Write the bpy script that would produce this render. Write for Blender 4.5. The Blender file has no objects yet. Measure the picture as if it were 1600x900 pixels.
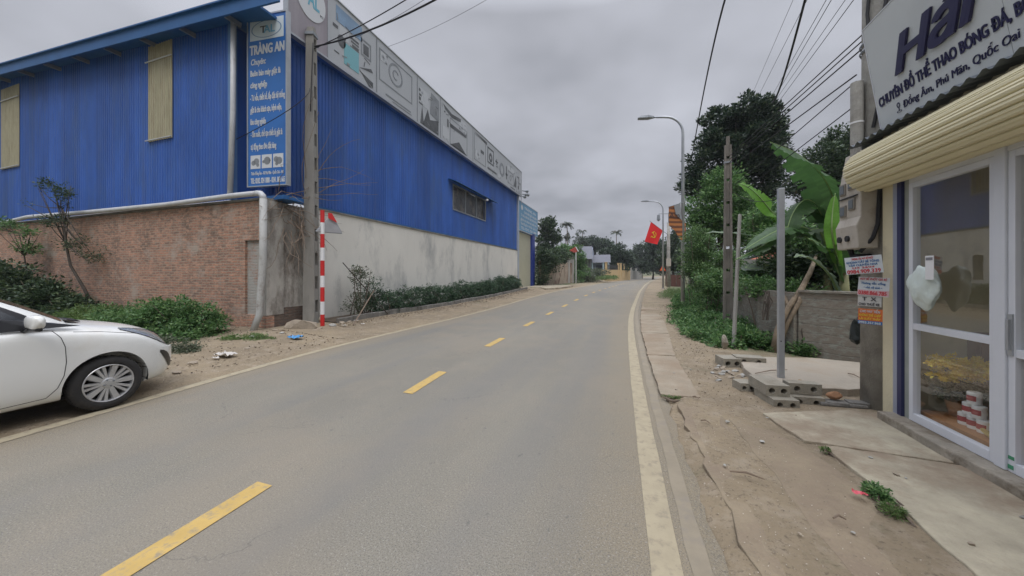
import bpy, bmesh, math, random
import numpy as np
from mathutils import Vector, Matrix

# ------------------------------------------------------------------ camera, world, sun, exposure
S = bpy.context.scene
COL = S.collection
F, CH, HY = 540.0, 1.55, 428.0
YAW = math.atan(185/540)
cam_d = bpy.data.cameras.new('camera'); cam = bpy.data.objects.new('camera', cam_d); COL.objects.link(cam)
cam_d.sensor_fit = 'HORIZONTAL'; cam_d.sensor_width = 36; cam_d.lens = 36*F/1600
cam_d.shift_y = -22/1600; cam_d.clip_start = .05; cam_d.clip_end = 5000
cam.location = (0, 0, CH); cam.rotation_euler = (math.radians(90), 0, YAW)
S.camera = cam
S.view_settings.view_transform = 'Standard'; S.view_settings.look = 'None'
S.view_settings.gamma = 1; S.view_settings.exposure = 0; S.view_settings.use_curve_mapping = False

W = bpy.data.worlds.new('World'); S.world = W; W.use_nodes = True
def world():
    nt = W.node_tree; N = nt.nodes; L = nt.links; N.clear()
    out = N.new('ShaderNodeOutputWorld'); bg = N.new('ShaderNodeBackground'); L.new(bg.outputs[0], out.inputs[0])
    sky = N.new('ShaderNodeTexSky'); sky.sky_type = 'NISHITA'; sky.sun_disc = False
    sky.sun_elevation = math.radians(55); sky.sun_rotation = math.radians(-20)
    tc = N.new('ShaderNodeTexCoord'); sep = N.new('ShaderNodeSeparateXYZ'); L.new(tc.outputs['Generated'], sep.inputs[0])
    def m(op, a, b=None, c=None, clamp=False):
        n = N.new('ShaderNodeMath'); n.operation = op; n.use_clamp = clamp
        for i, v in enumerate((a, b, c)):
            if v is None: continue
            if isinstance(v, (int, float)): n.inputs[i].default_value = v
            else: L.new(v, n.inputs[i])
        return n.outputs[0]
    z = m('MAXIMUM', sep.outputs[2], 0.0)
    zz = m('ADD', z, .22)
    px = m('DIVIDE', sep.outputs[0], zz); py = m('DIVIDE', sep.outputs[1], zz)
    cmb = N.new('ShaderNodeCombineXYZ'); L.new(px, cmb.inputs[0]); L.new(py, cmb.inputs[1])
    n1 = N.new('ShaderNodeTexNoise'); n1.inputs['Scale'].default_value = .95; n1.inputs['Detail'].default_value = 4; n1.inputs['Roughness'].default_value = .5
    L.new(cmb.outputs[0], n1.inputs['Vector'])
    # overcast: horizon dim, zenith brighter (CIE overcast), cloud noise on top
    grad = m('POWER', m('SUBTRACT', z, .60, clamp=True), 1.0)
    br = m('ADD', m('MULTIPLY', grad, 6.8), m('ADD', .405, m('MULTIPLY', z, .10)))
    cl = N.new('ShaderNodeMapRange'); cl.inputs[1].default_value = .38; cl.inputs[2].default_value = .70
    cl.inputs[3].default_value = .84; cl.inputs[4].default_value = 1.5; L.new(n1.outputs[0], cl.inputs[0])
    br = m('MULTIPLY', br, cl.outputs[0])
    ccol = N.new('ShaderNodeMix'); ccol.data_type = 'RGBA'
    ccol.inputs[6].default_value = (.895, .955, 1.12, 1); ccol.inputs[7].default_value = (.94, .97, 1.08, 1)
    L.new(cl.outputs[0], ccol.inputs[0]); 
    sc = N.new('ShaderNodeVectorMath'); sc.operation = 'SCALE'; L.new(ccol.outputs[2], sc.inputs[0]); L.new(br, sc.inputs['Scale'])
    sk = N.new('ShaderNodeVectorMath'); sk.operation = 'SCALE'; L.new(sky.outputs[0], sk.inputs[0]); sk.inputs['Scale'].default_value = .05
    mx = N.new('ShaderNodeMix'); mx.data_type = 'RGBA'; mx.inputs[0].default_value = .96
    L.new(sk.outputs[0], mx.inputs[6]); L.new(sc.outputs[0], mx.inputs[7])
    L.new(mx.outputs[2], bg.inputs[0]); bg.inputs[1].default_value = 1.0
world()
sun_d = bpy.data.lights.new('sun', 'SUN'); sun_d.energy = .9; sun_d.angle = math.radians(25); sun_d.color = (1, .96, .9)
sun = bpy.data.objects.new('sun', sun_d); COL.objects.link(sun)
sun.rotation_euler = (math.radians(35), 0, math.radians(20)); sun.location = (0, 0, 30)

# ------------------------------------------------------------------ pixel helpers (photo measurements -> world points)
def ray(u, v):
    xc = (u-800)/F
    return Vector((xc*math.cos(YAW)-math.sin(YAW), xc*math.sin(YAW)+math.cos(YAW), (HY-v)/F))
def P(u, v, t): return Vector((0, 0, CH)) + ray(u, v)*t
def GR(u, t): r = ray(u, HY)*t; return r.x, r.y
def Gd(u, v, z=0.0):
    r = ray(u, v); t = (z-CH)/r.z; return Vector((r.x*t, r.y*t, z))

# ------------------------------------------------------------------ object helpers
def tag(o, label=None, cat=None, group=None, kind=None):
    if label: o['label'] = label
    if cat: o['category'] = cat
    if group: o['group'] = group
    if kind: o['kind'] = kind
    return o
def thing(name, loc, label, cat, rz=0, group=None):
    o = bpy.data.objects.new(name, None); COL.objects.link(o); o.location = loc; o.rotation_euler = (0, 0, rz)
    o.empty_display_size = .1
    return tag(o, label, cat, group)
def wloc(o):
    v = Vector((0, 0, 0))
    while o is not None: v = v + Vector(o.location); o = o.parent
    return v
class MB:
    def __init__(s): s.v = []; s.f = []; s.m = []; s.mi = 0
    def add(s, vs, fs):
        b = len(s.v); s.v += [tuple(v) for v in vs]; s.f += [tuple(b+i for i in f) for f in fs]; s.m += [s.mi]*len(fs); return s
    def box(s, x0, x1, y0, y1, z0, z1, M=None):
        vs = [Vector((x, y, z)) for x in (x0, x1) for y in (y0, y1) for z in (z0, z1)]
        if M is not None: vs = [M @ v for v in vs]
        return s.add(vs, [(0,1,3,2),(4,6,7,5),(0,4,5,1),(2,3,7,6),(0,2,6,4),(1,5,7,3)])
    def prism(s, pts, d):   # polygon of 3D points extruded by vector d
        n = len(pts); d = Vector(d); a = [Vector(p) for p in pts]
        return s.add(a+[p+d for p in a], [tuple(range(n))[::-1], tuple(range(n, 2*n))]+[(i, (i+1)%n, n+(i+1)%n, n+i) for i in range(n)])
    def tube(s, pts, r, n=8, cap=True):
        pts = [Vector(p) for p in pts]; rr = r if hasattr(r, '__len__') else [r]*len(pts)
        vs = []; fs = []; ref = None
        for i, p in enumerate(pts):
            d = (pts[min(i+1, len(pts)-1)]-pts[max(i-1, 0)]).normalized()
            if ref is None: ref = Vector((0, 0, 1)) if abs(d.z) < .9 else Vector((1, 0, 0))
            a = d.cross(ref).normalized(); b = a.cross(d).normalized(); ref = b if abs(d.dot(b)) < .9 else ref
            ref = b
            for k in range(n):
                t = 2*math.pi*k/n; vs.append(p+a*(rr[i]*math.cos(t))+b*(rr[i]*math.sin(t)))
        for i in range(len(pts)-1):
            for k in range(n): fs.append((i*n+k, i*n+(k+1)%n, (i+1)*n+(k+1)%n, (i+1)*n+k))
        if cap: fs += [tuple(range(n))[::-1], tuple(range((len(pts)-1)*n, len(pts)*n))]
        return s.add(vs, fs)
    def lathe(s, prof, c=(0,0,0), axis='z', n=24):
        vs = []; fs = []; c = Vector(c)
        for r, h in prof:
            for k in range(n):
                t = 2*math.pi*k/n; a, b = r*math.cos(t), r*math.sin(t)
                vs.append(c+(Vector((a, b, h)) if axis == 'z' else Vector((h, a, b)) if axis == 'x' else Vector((b, h, a))))
        for i in range(len(prof)-1):
            for k in range(n): fs.append((i*n+k, i*n+(k+1)%n, (i+1)*n+(k+1)%n, (i+1)*n+k))
        return s.add(vs, fs)
    def build(s, name, mat, parent=None, smooth=False, origin=None, bevel=0, sub=0):
        me = bpy.data.meshes.new(name)
        off = wloc(parent) if parent is not None else (Vector(origin) if origin else Vector((0,0,0)))
        if parent is not None and getattr(s, 'local', False): off = Vector((0,0,0))
        me.from_pydata([tuple(Vector(v)-off) for v in s.v], [], s.f); 
        for m_ in (mat if isinstance(mat, (list, tuple)) else [mat]): me.materials.append(m_)
        if max(s.m, default=0): me.polygons.foreach_set('material_index', s.m)
        bm = bmesh.new(); bm.from_mesh(me); bmesh.ops.recalc_face_normals(bm, faces=bm.faces); bm.to_mesh(me); bm.free()
        if smooth: me.polygons.foreach_set('use_smooth', [True]*len(me.polygons))
        o = bpy.data.objects.new(name, me); COL.objects.link(o)
        if parent is not None: o.parent = parent
        elif origin: o.location = origin
        if bevel:
            b = o.modifiers.new('b', 'BEVEL'); b.width = bevel; b.segments = 2; b.limit_method = 'ANGLE'; b.angle_limit = math.radians(40)
        if sub: q = o.modifiers.new('s', 'SUBSURF'); q.levels = sub; q.render_levels = sub
        return o
def copy_tree(o, parent=None):
    c = o.copy(); COL.objects.link(c)
    if parent is not None: c.parent = parent
    for ch in list(o.children): copy_tree(ch, c)
    return c

# ------------------------------------------------------------------ materials
MATS = {}
def mat(name, col, rough=.7, metal=0, var=.0, vs=3.0, bump=0, bs=40, dirt=None, ds=1.2, dlo=.5, dhi=.7, coat=0, stretch=None, detail=5, spec=.5):
    if name in MATS: return MATS[name]
    m = bpy.data.materials.new(name); MATS[name] = m; m.use_nodes = True; N = m.node_tree.nodes; L = m.node_tree.links
    b = N['Principled BSDF']; b.inputs['Base Color'].default_value = (*col, 1); b.inputs['Roughness'].default_value = rough; b.inputs['Metallic'].default_value = metal
    b.inputs['Coat Weight'].default_value = coat; b.inputs['Specular IOR Level'].default_value = spec
    g = N.new('ShaderNodeNewGeometry'); vec = g.outputs['Position']
    if stretch:
        mp = N.new('ShaderNodeMapping'); mp.inputs['Scale'].default_value = stretch; L.new(vec, mp.inputs[0]); svec = mp.outputs[0]
    else: svec = vec
    src = None
    if var:
        n = N.new('ShaderNodeTexNoise'); n.inputs['Scale'].default_value = vs; n.inputs['Detail'].default_value = detail; n.inputs['Roughness'].default_value = .65; L.new(svec, n.inputs[0])
        r = N.new('ShaderNodeMapRange'); r.inputs[1].default_value = .3; r.inputs[2].default_value = .7; r.inputs[3].default_value = 1-var; r.inputs[4].default_value = 1+var; L.new(n.outputs[0], r.inputs[0])
        v = N.new('ShaderNodeVectorMath'); v.operation = 'SCALE'; v.inputs[0].default_value = col; L.new(r.outputs[0], v.inputs['Scale']); src = v.outputs[0]
    if dirt:
        n = N.new('ShaderNodeTexNoise'); n.inputs['Scale'].default_value = ds; n.inputs['Detail'].default_value = 8; n.inputs['Roughness'].default_value = .7; L.new(svec, n.inputs[0])
        r = N.new('ShaderNodeMapRange'); r.inputs[1].default_value = dlo; r.inputs[2].default_value = dhi; L.new(n.outputs[0], r.inputs[0])
        x = N.new('ShaderNodeMix'); x.data_type = 'RGBA'; L.new(r.outputs[0], x.inputs[0])
        if src: L.new(src, x.inputs[6])
        else: x.inputs[6].default_value = (*col, 1)
        x.inputs[7].default_value = (*dirt, 1); src = x.outputs[2]
    if src: L.new(src, b.inputs['Base Color'])
    if bump:
        n = N.new('ShaderNodeTexNoise'); n.inputs['Scale'].default_value = bs; n.inputs['Detail'].default_value = 4; L.new(vec, n.inputs[0])
        k = N.new('ShaderNodeBump'); k.inputs['Strength'].default_value = bump; k.inputs['Distance'].default_value = .02; L.new(n.outputs[0], k.inputs['Height']); L.new(k.outputs[0], b.inputs['Normal'])
    return m

def leaf_mat(name, c0, c1, c2=None, trans=.35, rough=.5):
    if name in MATS: return MATS[name]
    m = bpy.data.materials.new(name); MATS[name] = m; m.use_nodes = True; N = m.node_tree.nodes; L = m.node_tree.links
    b = N['Principled BSDF']; out = N['Material Output']; b.inputs['Roughness'].default_value = rough
    a = N.new('ShaderNodeAttribute'); a.attribute_name = 'rnd'
    r = N.new('ShaderNodeValToRGB'); L.new(a.outputs['Fac'], r.inputs[0]); e = r.color_ramp.elements
    e[0].color = (*c0, 1); e[1].color = (*c1, 1); e[1].position = .72
    if c2: q = r.color_ramp.elements.new(.93); q.color = (*c2, 1)
    L.new(r.outputs[0], b.inputs['Base Color'])
    t = N.new('ShaderNodeBsdfTranslucent'); L.new(r.outputs[0], t.inputs[0])
    mx = N.new('ShaderNodeMixShader'); mx.inputs[0].default_value = trans; L.new(b.outputs[0], mx.inputs[1]); L.new(t.outputs[0], mx.inputs[2]); L.new(mx.outputs[0], out.inputs[0])
    return m
def glass(name, tint=(.9, .95, .93), refl=1.0, alpha_col=None):
    m = bpy.data.materials.new(name); m.use_nodes = True; N = m.node_tree.nodes; L = m.node_tree.links
    out = N['Material Output']; N.remove(N['Principled BSDF'])
    t = N.new('ShaderNodeBsdfTransparent'); t.inputs[0].default_value = (*tint, 1); g = N.new('ShaderNodeBsdfGlossy'); g.inputs['Roughness'].default_value = .02
    f = N.new('ShaderNodeFresnel'); f.inputs[0].default_value = 1.45
    mm = N.new('ShaderNodeMath'); mm.operation = 'MULTIPLY'; mm.inputs[1].default_value = refl; L.new(f.outputs[0], mm.inputs[0])
    x = N.new('ShaderNodeMixShader'); L.new(mm.outputs[0], x.inputs[0]); L.new(t.outputs[0], x.inputs[1]); L.new(g.outputs[0], x.inputs[2]); L.new(x.outputs[0], out.inputs[0])
    return m

def brick_mat(name, c1, c2, mortar, sw=.23, sh=.075, ax='x', msize=.012, stain=(.12, .10, .085), stain_lo=.5, white=None, wlo=.6, bump=.6):
    m = bpy.data.materials.new(name); MATS[name] = m; m.use_nodes = True; N = m.node_tree.nodes; L = m.node_tree.links
    b = N['Principled BSDF']; b.inputs['Roughness'].default_value = .9
    g = N.new('ShaderNodeNewGeometry'); sp = N.new('ShaderNodeSeparateXYZ'); L.new(g.outputs['Position'], sp.inputs[0]); cb = N.new('ShaderNodeCombineXYZ')
    if ax == 'xy':
        ad = N.new('ShaderNodeMath'); L.new(sp.outputs[0], ad.inputs[0]); L.new(sp.outputs[1], ad.inputs[1]); L.new(ad.outputs[0], cb.inputs[0])
    else: L.new(sp.outputs[0 if ax == 'x' else 1], cb.inputs[0])
    L.new(sp.outputs[2], cb.inputs[1])
    nz = N.new('ShaderNodeTexNoise'); nz.inputs['Scale'].default_value = 3.5; nz.inputs['Detail'].default_value = 3; L.new(g.outputs['Position'], nz.inputs[0])
    sc = N.new('ShaderNodeVectorMath'); sc.operation = 'SCALE'; sc.inputs['Scale'].default_value = .06; L.new(nz.outputs['Color'], sc.inputs[0])
    ad2 = N.new('ShaderNodeVectorMath'); L.new(cb.outputs[0], ad2.inputs[0]); L.new(sc.outputs[0], ad2.inputs[1])
    br = N.new('ShaderNodeTexBrick'); L.new(ad2.outputs[0], br.inputs[0]); br.inputs['Scale'].default_value = 1
    br.inputs['Brick Width'].default_value = sw; br.inputs['Row Height'].default_value = sh; br.inputs['Mortar Size'].default_value = msize; br.inputs['Mortar Smooth'].default_value = .4
    br.inputs['Color1'].default_value = (*c1, 1); br.inputs['Color2'].default_value = (*c2, 1); br.inputs['Mortar'].default_value = (*mortar, 1)
    src = br.outputs[0]
    def layer(src, col, scale, lo, hi, st, amt=1.0):
        mp = N.new('ShaderNodeMapping'); mp.inputs['Scale'].default_value = st; L.new(g.outputs['Position'], mp.inputs[0])
        n = N.new('ShaderNodeTexNoise'); n.inputs['Scale'].default_value = scale; n.inputs['Detail'].default_value = 7; n.inputs['Roughness'].default_value = .7; L.new(mp.outputs[0], n.inputs[0])
        r = N.new('ShaderNodeMapRange'); r.inputs[1].default_value = lo; r.inputs[2].default_value = hi; r.inputs[4].default_value = amt; L.new(n.outputs[0], r.inputs[0])
        x = N.new('ShaderNodeMix'); x.data_type = 'RGBA'; L.new(r.outputs[0], x.inputs[0]); L.new(src, x.inputs[6]); x.inputs[7].default_value = (*col, 1); return x.outputs[2]
    src = layer(src, stain, 1.1, stain_lo, stain_lo+.2, (1, 1, .35), .75)
    src = layer(src, (c1[0]*1.35, c1[1]*1.6, c1[2]*1.7), 7, .48, .62, (1, 1, 2.2), .75); src = layer(src, (c1[0]*.45, c1[1]*.5, c1[2]*.55), 11, .56, .66, (1, 1, 2.5), .7)
    if white: src = layer(src, white, 1.5, wlo, wlo+.12, (1, 1, 1), .8)
    L.new(src, b.inputs['Base Color'])
    n2 = N.new('ShaderNodeTexNoise'); n2.inputs['Scale'].default_value = 30; L.new(g.outputs['Position'], n2.inputs[0])
    a3 = N.new('ShaderNodeMath'); a3.operation = 'MULTIPLY_ADD'; L.new(n2.outputs[0], a3.inputs[0]); a3.inputs[1].default_value = .6
    inv = N.new('ShaderNodeMath'); inv.operation = 'SUBTRACT'; inv.inputs[0].default_value = 1; L.new(br.outputs['Fac'], inv.inputs[1]); L.new(inv.outputs[0], a3.inputs[2])
    k = N.new('ShaderNodeBump'); k.inputs['Strength'].default_value = bump; k.inputs['Distance'].default_value = .015; L.new(a3.outputs[0], k.inputs['Height']); L.new(k.outputs[0], b.inputs['Normal'])
    return m

M_blue = mat('blue_sheet', (.034, .105, .37), .5, 0, .22, 1.3, dirt=(.05, .11, .27), ds=.9, stretch=(1, 1, .3), spec=.35)
def sheet_vary(m):
    N = m.node_tree.nodes; L = m.node_tree.links; b = N['Principled BSDF']; src = b.inputs['Base Color'].links[0].from_socket
    g = N.new('ShaderNodeNewGeometry'); sp = N.new('ShaderNodeSeparateXYZ'); L.new(g.outputs['Position'], sp.inputs[0])
    a = N.new('ShaderNodeMath'); a.operation = 'ADD'; L.new(sp.outputs[0], a.inputs[0]); L.new(sp.outputs[1], a.inputs[1]); d = N.new('ShaderNodeMath'); d.operation = 'DIVIDE'; d.inputs[1].default_value = 1.07; L.new(a.outputs[0], d.inputs[0])
    f = N.new('ShaderNodeMath'); f.operation = 'FLOOR'; L.new(d.outputs[0], f.inputs[0]); w = N.new('ShaderNodeTexWhiteNoise'); w.noise_dimensions = '1D'; L.new(f.outputs[0], w.inputs['W'])
    r = N.new('ShaderNodeMapRange'); r.inputs[3].default_value = .88; r.inputs[4].default_value = 1.14; L.new(w.outputs[0], r.inputs[0])
    fr = N.new('ShaderNodeMath'); fr.operation = 'FRACT'; L.new(d.outputs[0], fr.inputs[0]); lp = N.new('ShaderNodeMath'); lp.operation = 'LESS_THAN'; lp.inputs[1].default_value = .018; L.new(fr.outputs[0], lp.inputs[0])
    s = N.new('ShaderNodeVectorMath'); s.operation = 'SCALE'; L.new(src, s.inputs[0]); L.new(r.outputs[0], s.inputs['Scale'])
    mp = N.new('ShaderNodeMapping'); mp.inputs['Scale'].default_value = (5, 5, .25); L.new(g.outputs['Position'], mp.inputs[0]); n = N.new('ShaderNodeTexNoise'); n.inputs['Scale'].default_value = 1.2; n.inputs['Detail'].default_value = 6; L.new(mp.outputs[0], n.inputs[0])
    q = N.new('ShaderNodeMapRange'); q.inputs[1].default_value = .52; q.inputs[2].default_value = .75; q.inputs[4].default_value = .45; L.new(n.outputs[0], q.inputs[0])
    x = N.new('ShaderNodeMix'); x.data_type = 'RGBA'; L.new(q.outputs[0], x.inputs[0]); L.new(s.outputs[0], x.inputs[6]); x.inputs[7].default_value = (.075, .115, .25, 1)
    y = N.new('ShaderNodeMix'); y.data_type = 'RGBA'; z = N.new('ShaderNodeMath'); z.operation = 'MULTIPLY'; z.inputs[1].default_value = .5; L.new(lp.outputs[0], z.inputs[0]); L.new(z.outputs[0], y.inputs[0]); L.new(x.outputs[2], y.inputs[6]); y.inputs[7].default_value = (.015, .04, .16, 1); L.new(y.outputs[2], b.inputs['Base Color'])
sheet_vary(M_blue)
M_blue_trim = mat('blue_trim', (.02, .10, .27), .45, 0, .12, 2, spec=.35)
M_blue_lt = mat('blue_post', (.11, .22, .42), .5, 0, .1, 2)
M_conc = mat('concrete', (.33, .32, .29), .9, 0, .22, 5, .4, 60, (.16, .145, .12), 1.6, .5, .75)
M_conc_dk = mat('concrete_aged', (.21, .20, .18), .95, 0, .25, 3, .5, 50, (.08, .075, .065), 1.2, .45, .7)
M_pole = mat('pole_concrete', (.28, .27, .245), .9, 0, .2, 6, .3, 80, (.15, .14, .12), 3, .5, .8, stretch=(1, 1, .3))
M_pvc = mat('pvc_pipe', (.52, .53, .54), .45, 0, .1, 3, dirt=(.3, .29, .26), ds=4, dlo=.55, dhi=.8)
M_cable = mat('cable_black', (.012, .012, .014), .6)
M_white = mat('white_paint', (.72, .72, .72), .4, 0, .04, 5)
M_red = mat('red_paint', (.55, .02, .02), .45, 0, .08, 6)
M_galv = mat('galvanised_steel', (.40, .42, .44), .4, .5, .08, 4)
M_steel_gr = mat('grey_steel', (.24, .26, .28), .5, .3, .08, 4)
M_bark = mat('bark', (.16, .125, .095), .95, 0, .3, 8, .8, 25)
M_bark_dk = mat('bark_dark', (.075, .062, .05), .95, 0, .3, 8, .8, 25)
M_twig = mat('dry_twig', (.2, .15, .11), .95, 0, .2, 9)
M_black = mat('black_rubber', (.018, .018, .019), .75, 0, .2, 20)

# ------------------------------------------------------------------ terrain and road curves
def ss(a, b, x):
    t = np.clip((np.asarray(x, float)-a)/(b-a), 0, 1); return t*t*(3-2*t)
LY = [-60, -8, 1.45, 2.86, 4.6, 7.3, 10, 19, 25.7, 45, 61, 90, 125, 151, 190, 250, 330]
LX = [-5.2, -5.3, -5.42, -5.7, -6.0, -5.93, -5.82, -5.72, -5.3, -4.2, -2.5, .2, 3.1, 7.4, 18, 45, 95]
RY = [-60, -8, 1.9, 4.2, 9.6, 14, 17.7, 27.7, 44, 63, 90, 125, 151, 190, 250, 330]
RX = [.4, .3, .19, .1, .0, .02, .18, .68, 1.66, 3.1, 5.9, 9.2, 13.4, 24.5, 53, 104]
def smooth_interp(X, Y):
    xs = np.linspace(X[0], X[-1], 1600); ys = np.interp(xs, X, Y)
    for _ in range(3):
        k = 11; ys2 = np.convolve(np.pad(ys, k//2, 'edge'), np.ones(k)/k, 'valid'); ys = ys2
    return lambda y: np.interp(y, xs, ys)
lx = smooth_interp(LY, LX); rx = smooth_interp(RY, RX)
def rz(y): return .25*ss(12, 28, y)
rs = np.random.RandomState(5)
_k = [(rs.uniform(.3, 3.2), rs.uniform(0, 6.3), rs.uniform(0, 6.3)) for _ in range(16)]
def bumps(x, y):
    z = 0
    for f, a, p in _k: z = z + np.sin(f*2*(x*math.cos(a)+y*math.sin(a))+p)/(1+f)
    return z/6
def gz(x, y):
    x = np.asarray(x, float); y = np.asarray(y, float)
    dl = lx(y)-.12-x; dr = x-rx(y)-.38
    b = rz(y)
    out = np.maximum(dl, dr); out = out+.045*np.sin(5.3*y+1.7*np.sin(2.1*y))+.03*np.sin(13.7*y+x*3)*(np.abs(out) < 2)
    z = b-.05+.065*ss(-.06, .10, out)
    z = z + ss(.1, 1.2, out)*bumps(x, y)*.035
    z = z + .10*ss(.4, 2.4, dl)*ss(0, 8, y) + .75*ss(1.0, 3.2, dl)*ss(50, 62, y) 
    z = z + .25*ss(2.5, 5, dr)*ss(9, 14, y)
    far = np.maximum(np.abs(x)-60, y-150)
    z = z + 3*ss(0, 200, far)
    return z
def gzf(x, y): return float(gz(x, y))

def ground():
    xs = np.concatenate([np.linspace(-900, -60, 22), np.linspace(-57, -14, 40), np.arange(-13.8, 4.4, .13), np.linspace(4.6, 40, 60), np.linspace(44, 900, 30)])
    ys = np.concatenate([np.linspace(-300, -12, 14), np.linspace(-11, -1, 20), np.arange(-.8, 32, .16), np.linspace(32.4, 80, 90), np.linspace(81, 200, 90), np.linspace(210, 1200, 30)])
    X, Y = np.meshgrid(xs, ys); Z = gz(X, Y)
    nx, ny = len(xs), len(ys)
    V = np.stack([X, Y, Z], -1).reshape(-1, 3)
    i = np.arange(nx*ny).reshape(ny, nx)
    Fq = np.stack([i[:-1, :-1], i[:-1, 1:], i[1:, 1:], i[1:, :-1]], -1).reshape(-1, 4)
    me = bpy.data.meshes.new('ground'); me.vertices.add(len(V)); me.vertices.foreach_set('co', V.ravel())
    me.loops.add(Fq.size); me.loops.foreach_set('vertex_index', Fq.ravel().astype(np.int32)); me.polygons.add(len(Fq)); me.polygons.foreach_set('loop_start', np.arange(0, Fq.size, 4, dtype=np.int32))
    me.update(calc_edges=True); me.polygons.foreach_set('use_smooth', [True]*len(Fq))
    m = bpy.data.materials.new('dirt'); m.use_nodes = True; N = m.node_tree.nodes; L = m.node_tree.links; b = N['Principled BSDF']; b.inputs['Roughness'].default_value = .95
    g = N.new('ShaderNodeNewGeometry')
    def noise(s, d=6, r=.6):
        n = N.new('ShaderNodeTexNoise'); n.inputs['Scale'].default_value = s; n.inputs['Detail'].default_value = d; n.inputs['Roughness'].default_value = r; L.new(g.outputs['Position'], n.inputs[0]); return n.outputs[0]
    def mr(s, a, c, lo=0, hi=1):
        r = N.new('ShaderNodeMapRange'); r.inputs[1].default_value = a; r.inputs[2].default_value = c; r.inputs[3].default_value = lo; r.inputs[4].default_value = hi; L.new(s, r.inputs[0]); return r.outputs[0]
    def mix(f, a, c):
        x = N.new('ShaderNodeMix'); x.data_type = 'RGBA'; L.new(f, x.inputs[0])
        for i_, q in ((6, a), (7, c)):
            if isinstance(q, tuple): x.inputs[i_].default_value = (*q, 1)
            else: L.new(q, x.inputs[i_])
        return x.outputs[2]
    c = mix(mr(noise(.9, 8, .65), .35, .65), (.285, .225, .145), (.205, .162, .108))
    c = mix(mr(noise(4, 8, .7), .5, .72), c, (.33, .275, .205))
    c = mix(mr(noise(30, 3, .7), .56, .72), c, (.13, .10, .07))
    c = mix(mr(noise(.45, 8, .75), .56, .66, 0, .35), c, (.10, .12, .045))
    at = N.new('ShaderNodeAttribute'); at.attribute_name = 'grass'
    mm = N.new('ShaderNodeMath'); mm.operation = 'MULTIPLY'; L.new(at.outputs['Fac'], mm.inputs[0]); L.new(mr(noise(2.5, 7, .7), .3, .55), mm.inputs[1])
    c = mix(mm.outputs[0], c, (.06, .085, .03))
    L.new(c, b.inputs['Base Color'])
    k = N.new('ShaderNodeBump'); k.inputs['Strength'].default_value = .75; k.inputs['Distance'].default_value = .03; L.new(noise(22, 8, .7), k.inputs['Height']); L.new(k.outputs[0], b.inputs['Normal'])
    me.materials.append(m)
    dl = lx(Y)-X; dr = X-rx(Y)
    gr = np.maximum(ss(1.5, 3, dr)*ss(6.8, 8.5, Y), ss(1.3, 2.6, dl)*ss(30, 36, Y)); gr = np.maximum(gr, ss(2.6, 3.5, dl)*ss(2, 3, -Y+3))
    gr = np.maximum(gr, ss(30, 60, np.abs(X)))
    a = me.attributes.new('grass', 'FLOAT', 'POINT'); a.data.foreach_set('value', gr.ravel().astype(np.float32))
    o = bpy.data.objects.new('ground', me); COL.objects.link(o); tag(o, kind='structure')
ground()

def strip(name, fx0, fx1, y0, y1, dz, m, step=.5, jag=0):
    ys = np.arange(y0, y1+1e-6, step); mb = MB(); vs = []; r = random.Random(3)
    for y in ys:
        a, b = float(fx0(y)), float(fx1(y)); z = float(rz(y))+dz
        vs += [(a+r.uniform(-jag, jag), y, z), (a*.67+b*.33, y, z), (a*.33+b*.67, y, z), (b+r.uniform(-jag, jag), y, z)]
    fs = []
    for i in range(len(ys)-1):
        for k in range(3): fs.append((i*4+k, i*4+k+1, i*4+5+k, i*4+4+k))
    mb.add(vs, fs); o = mb.build(name, m); return tag(o, kind='structure')

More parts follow.
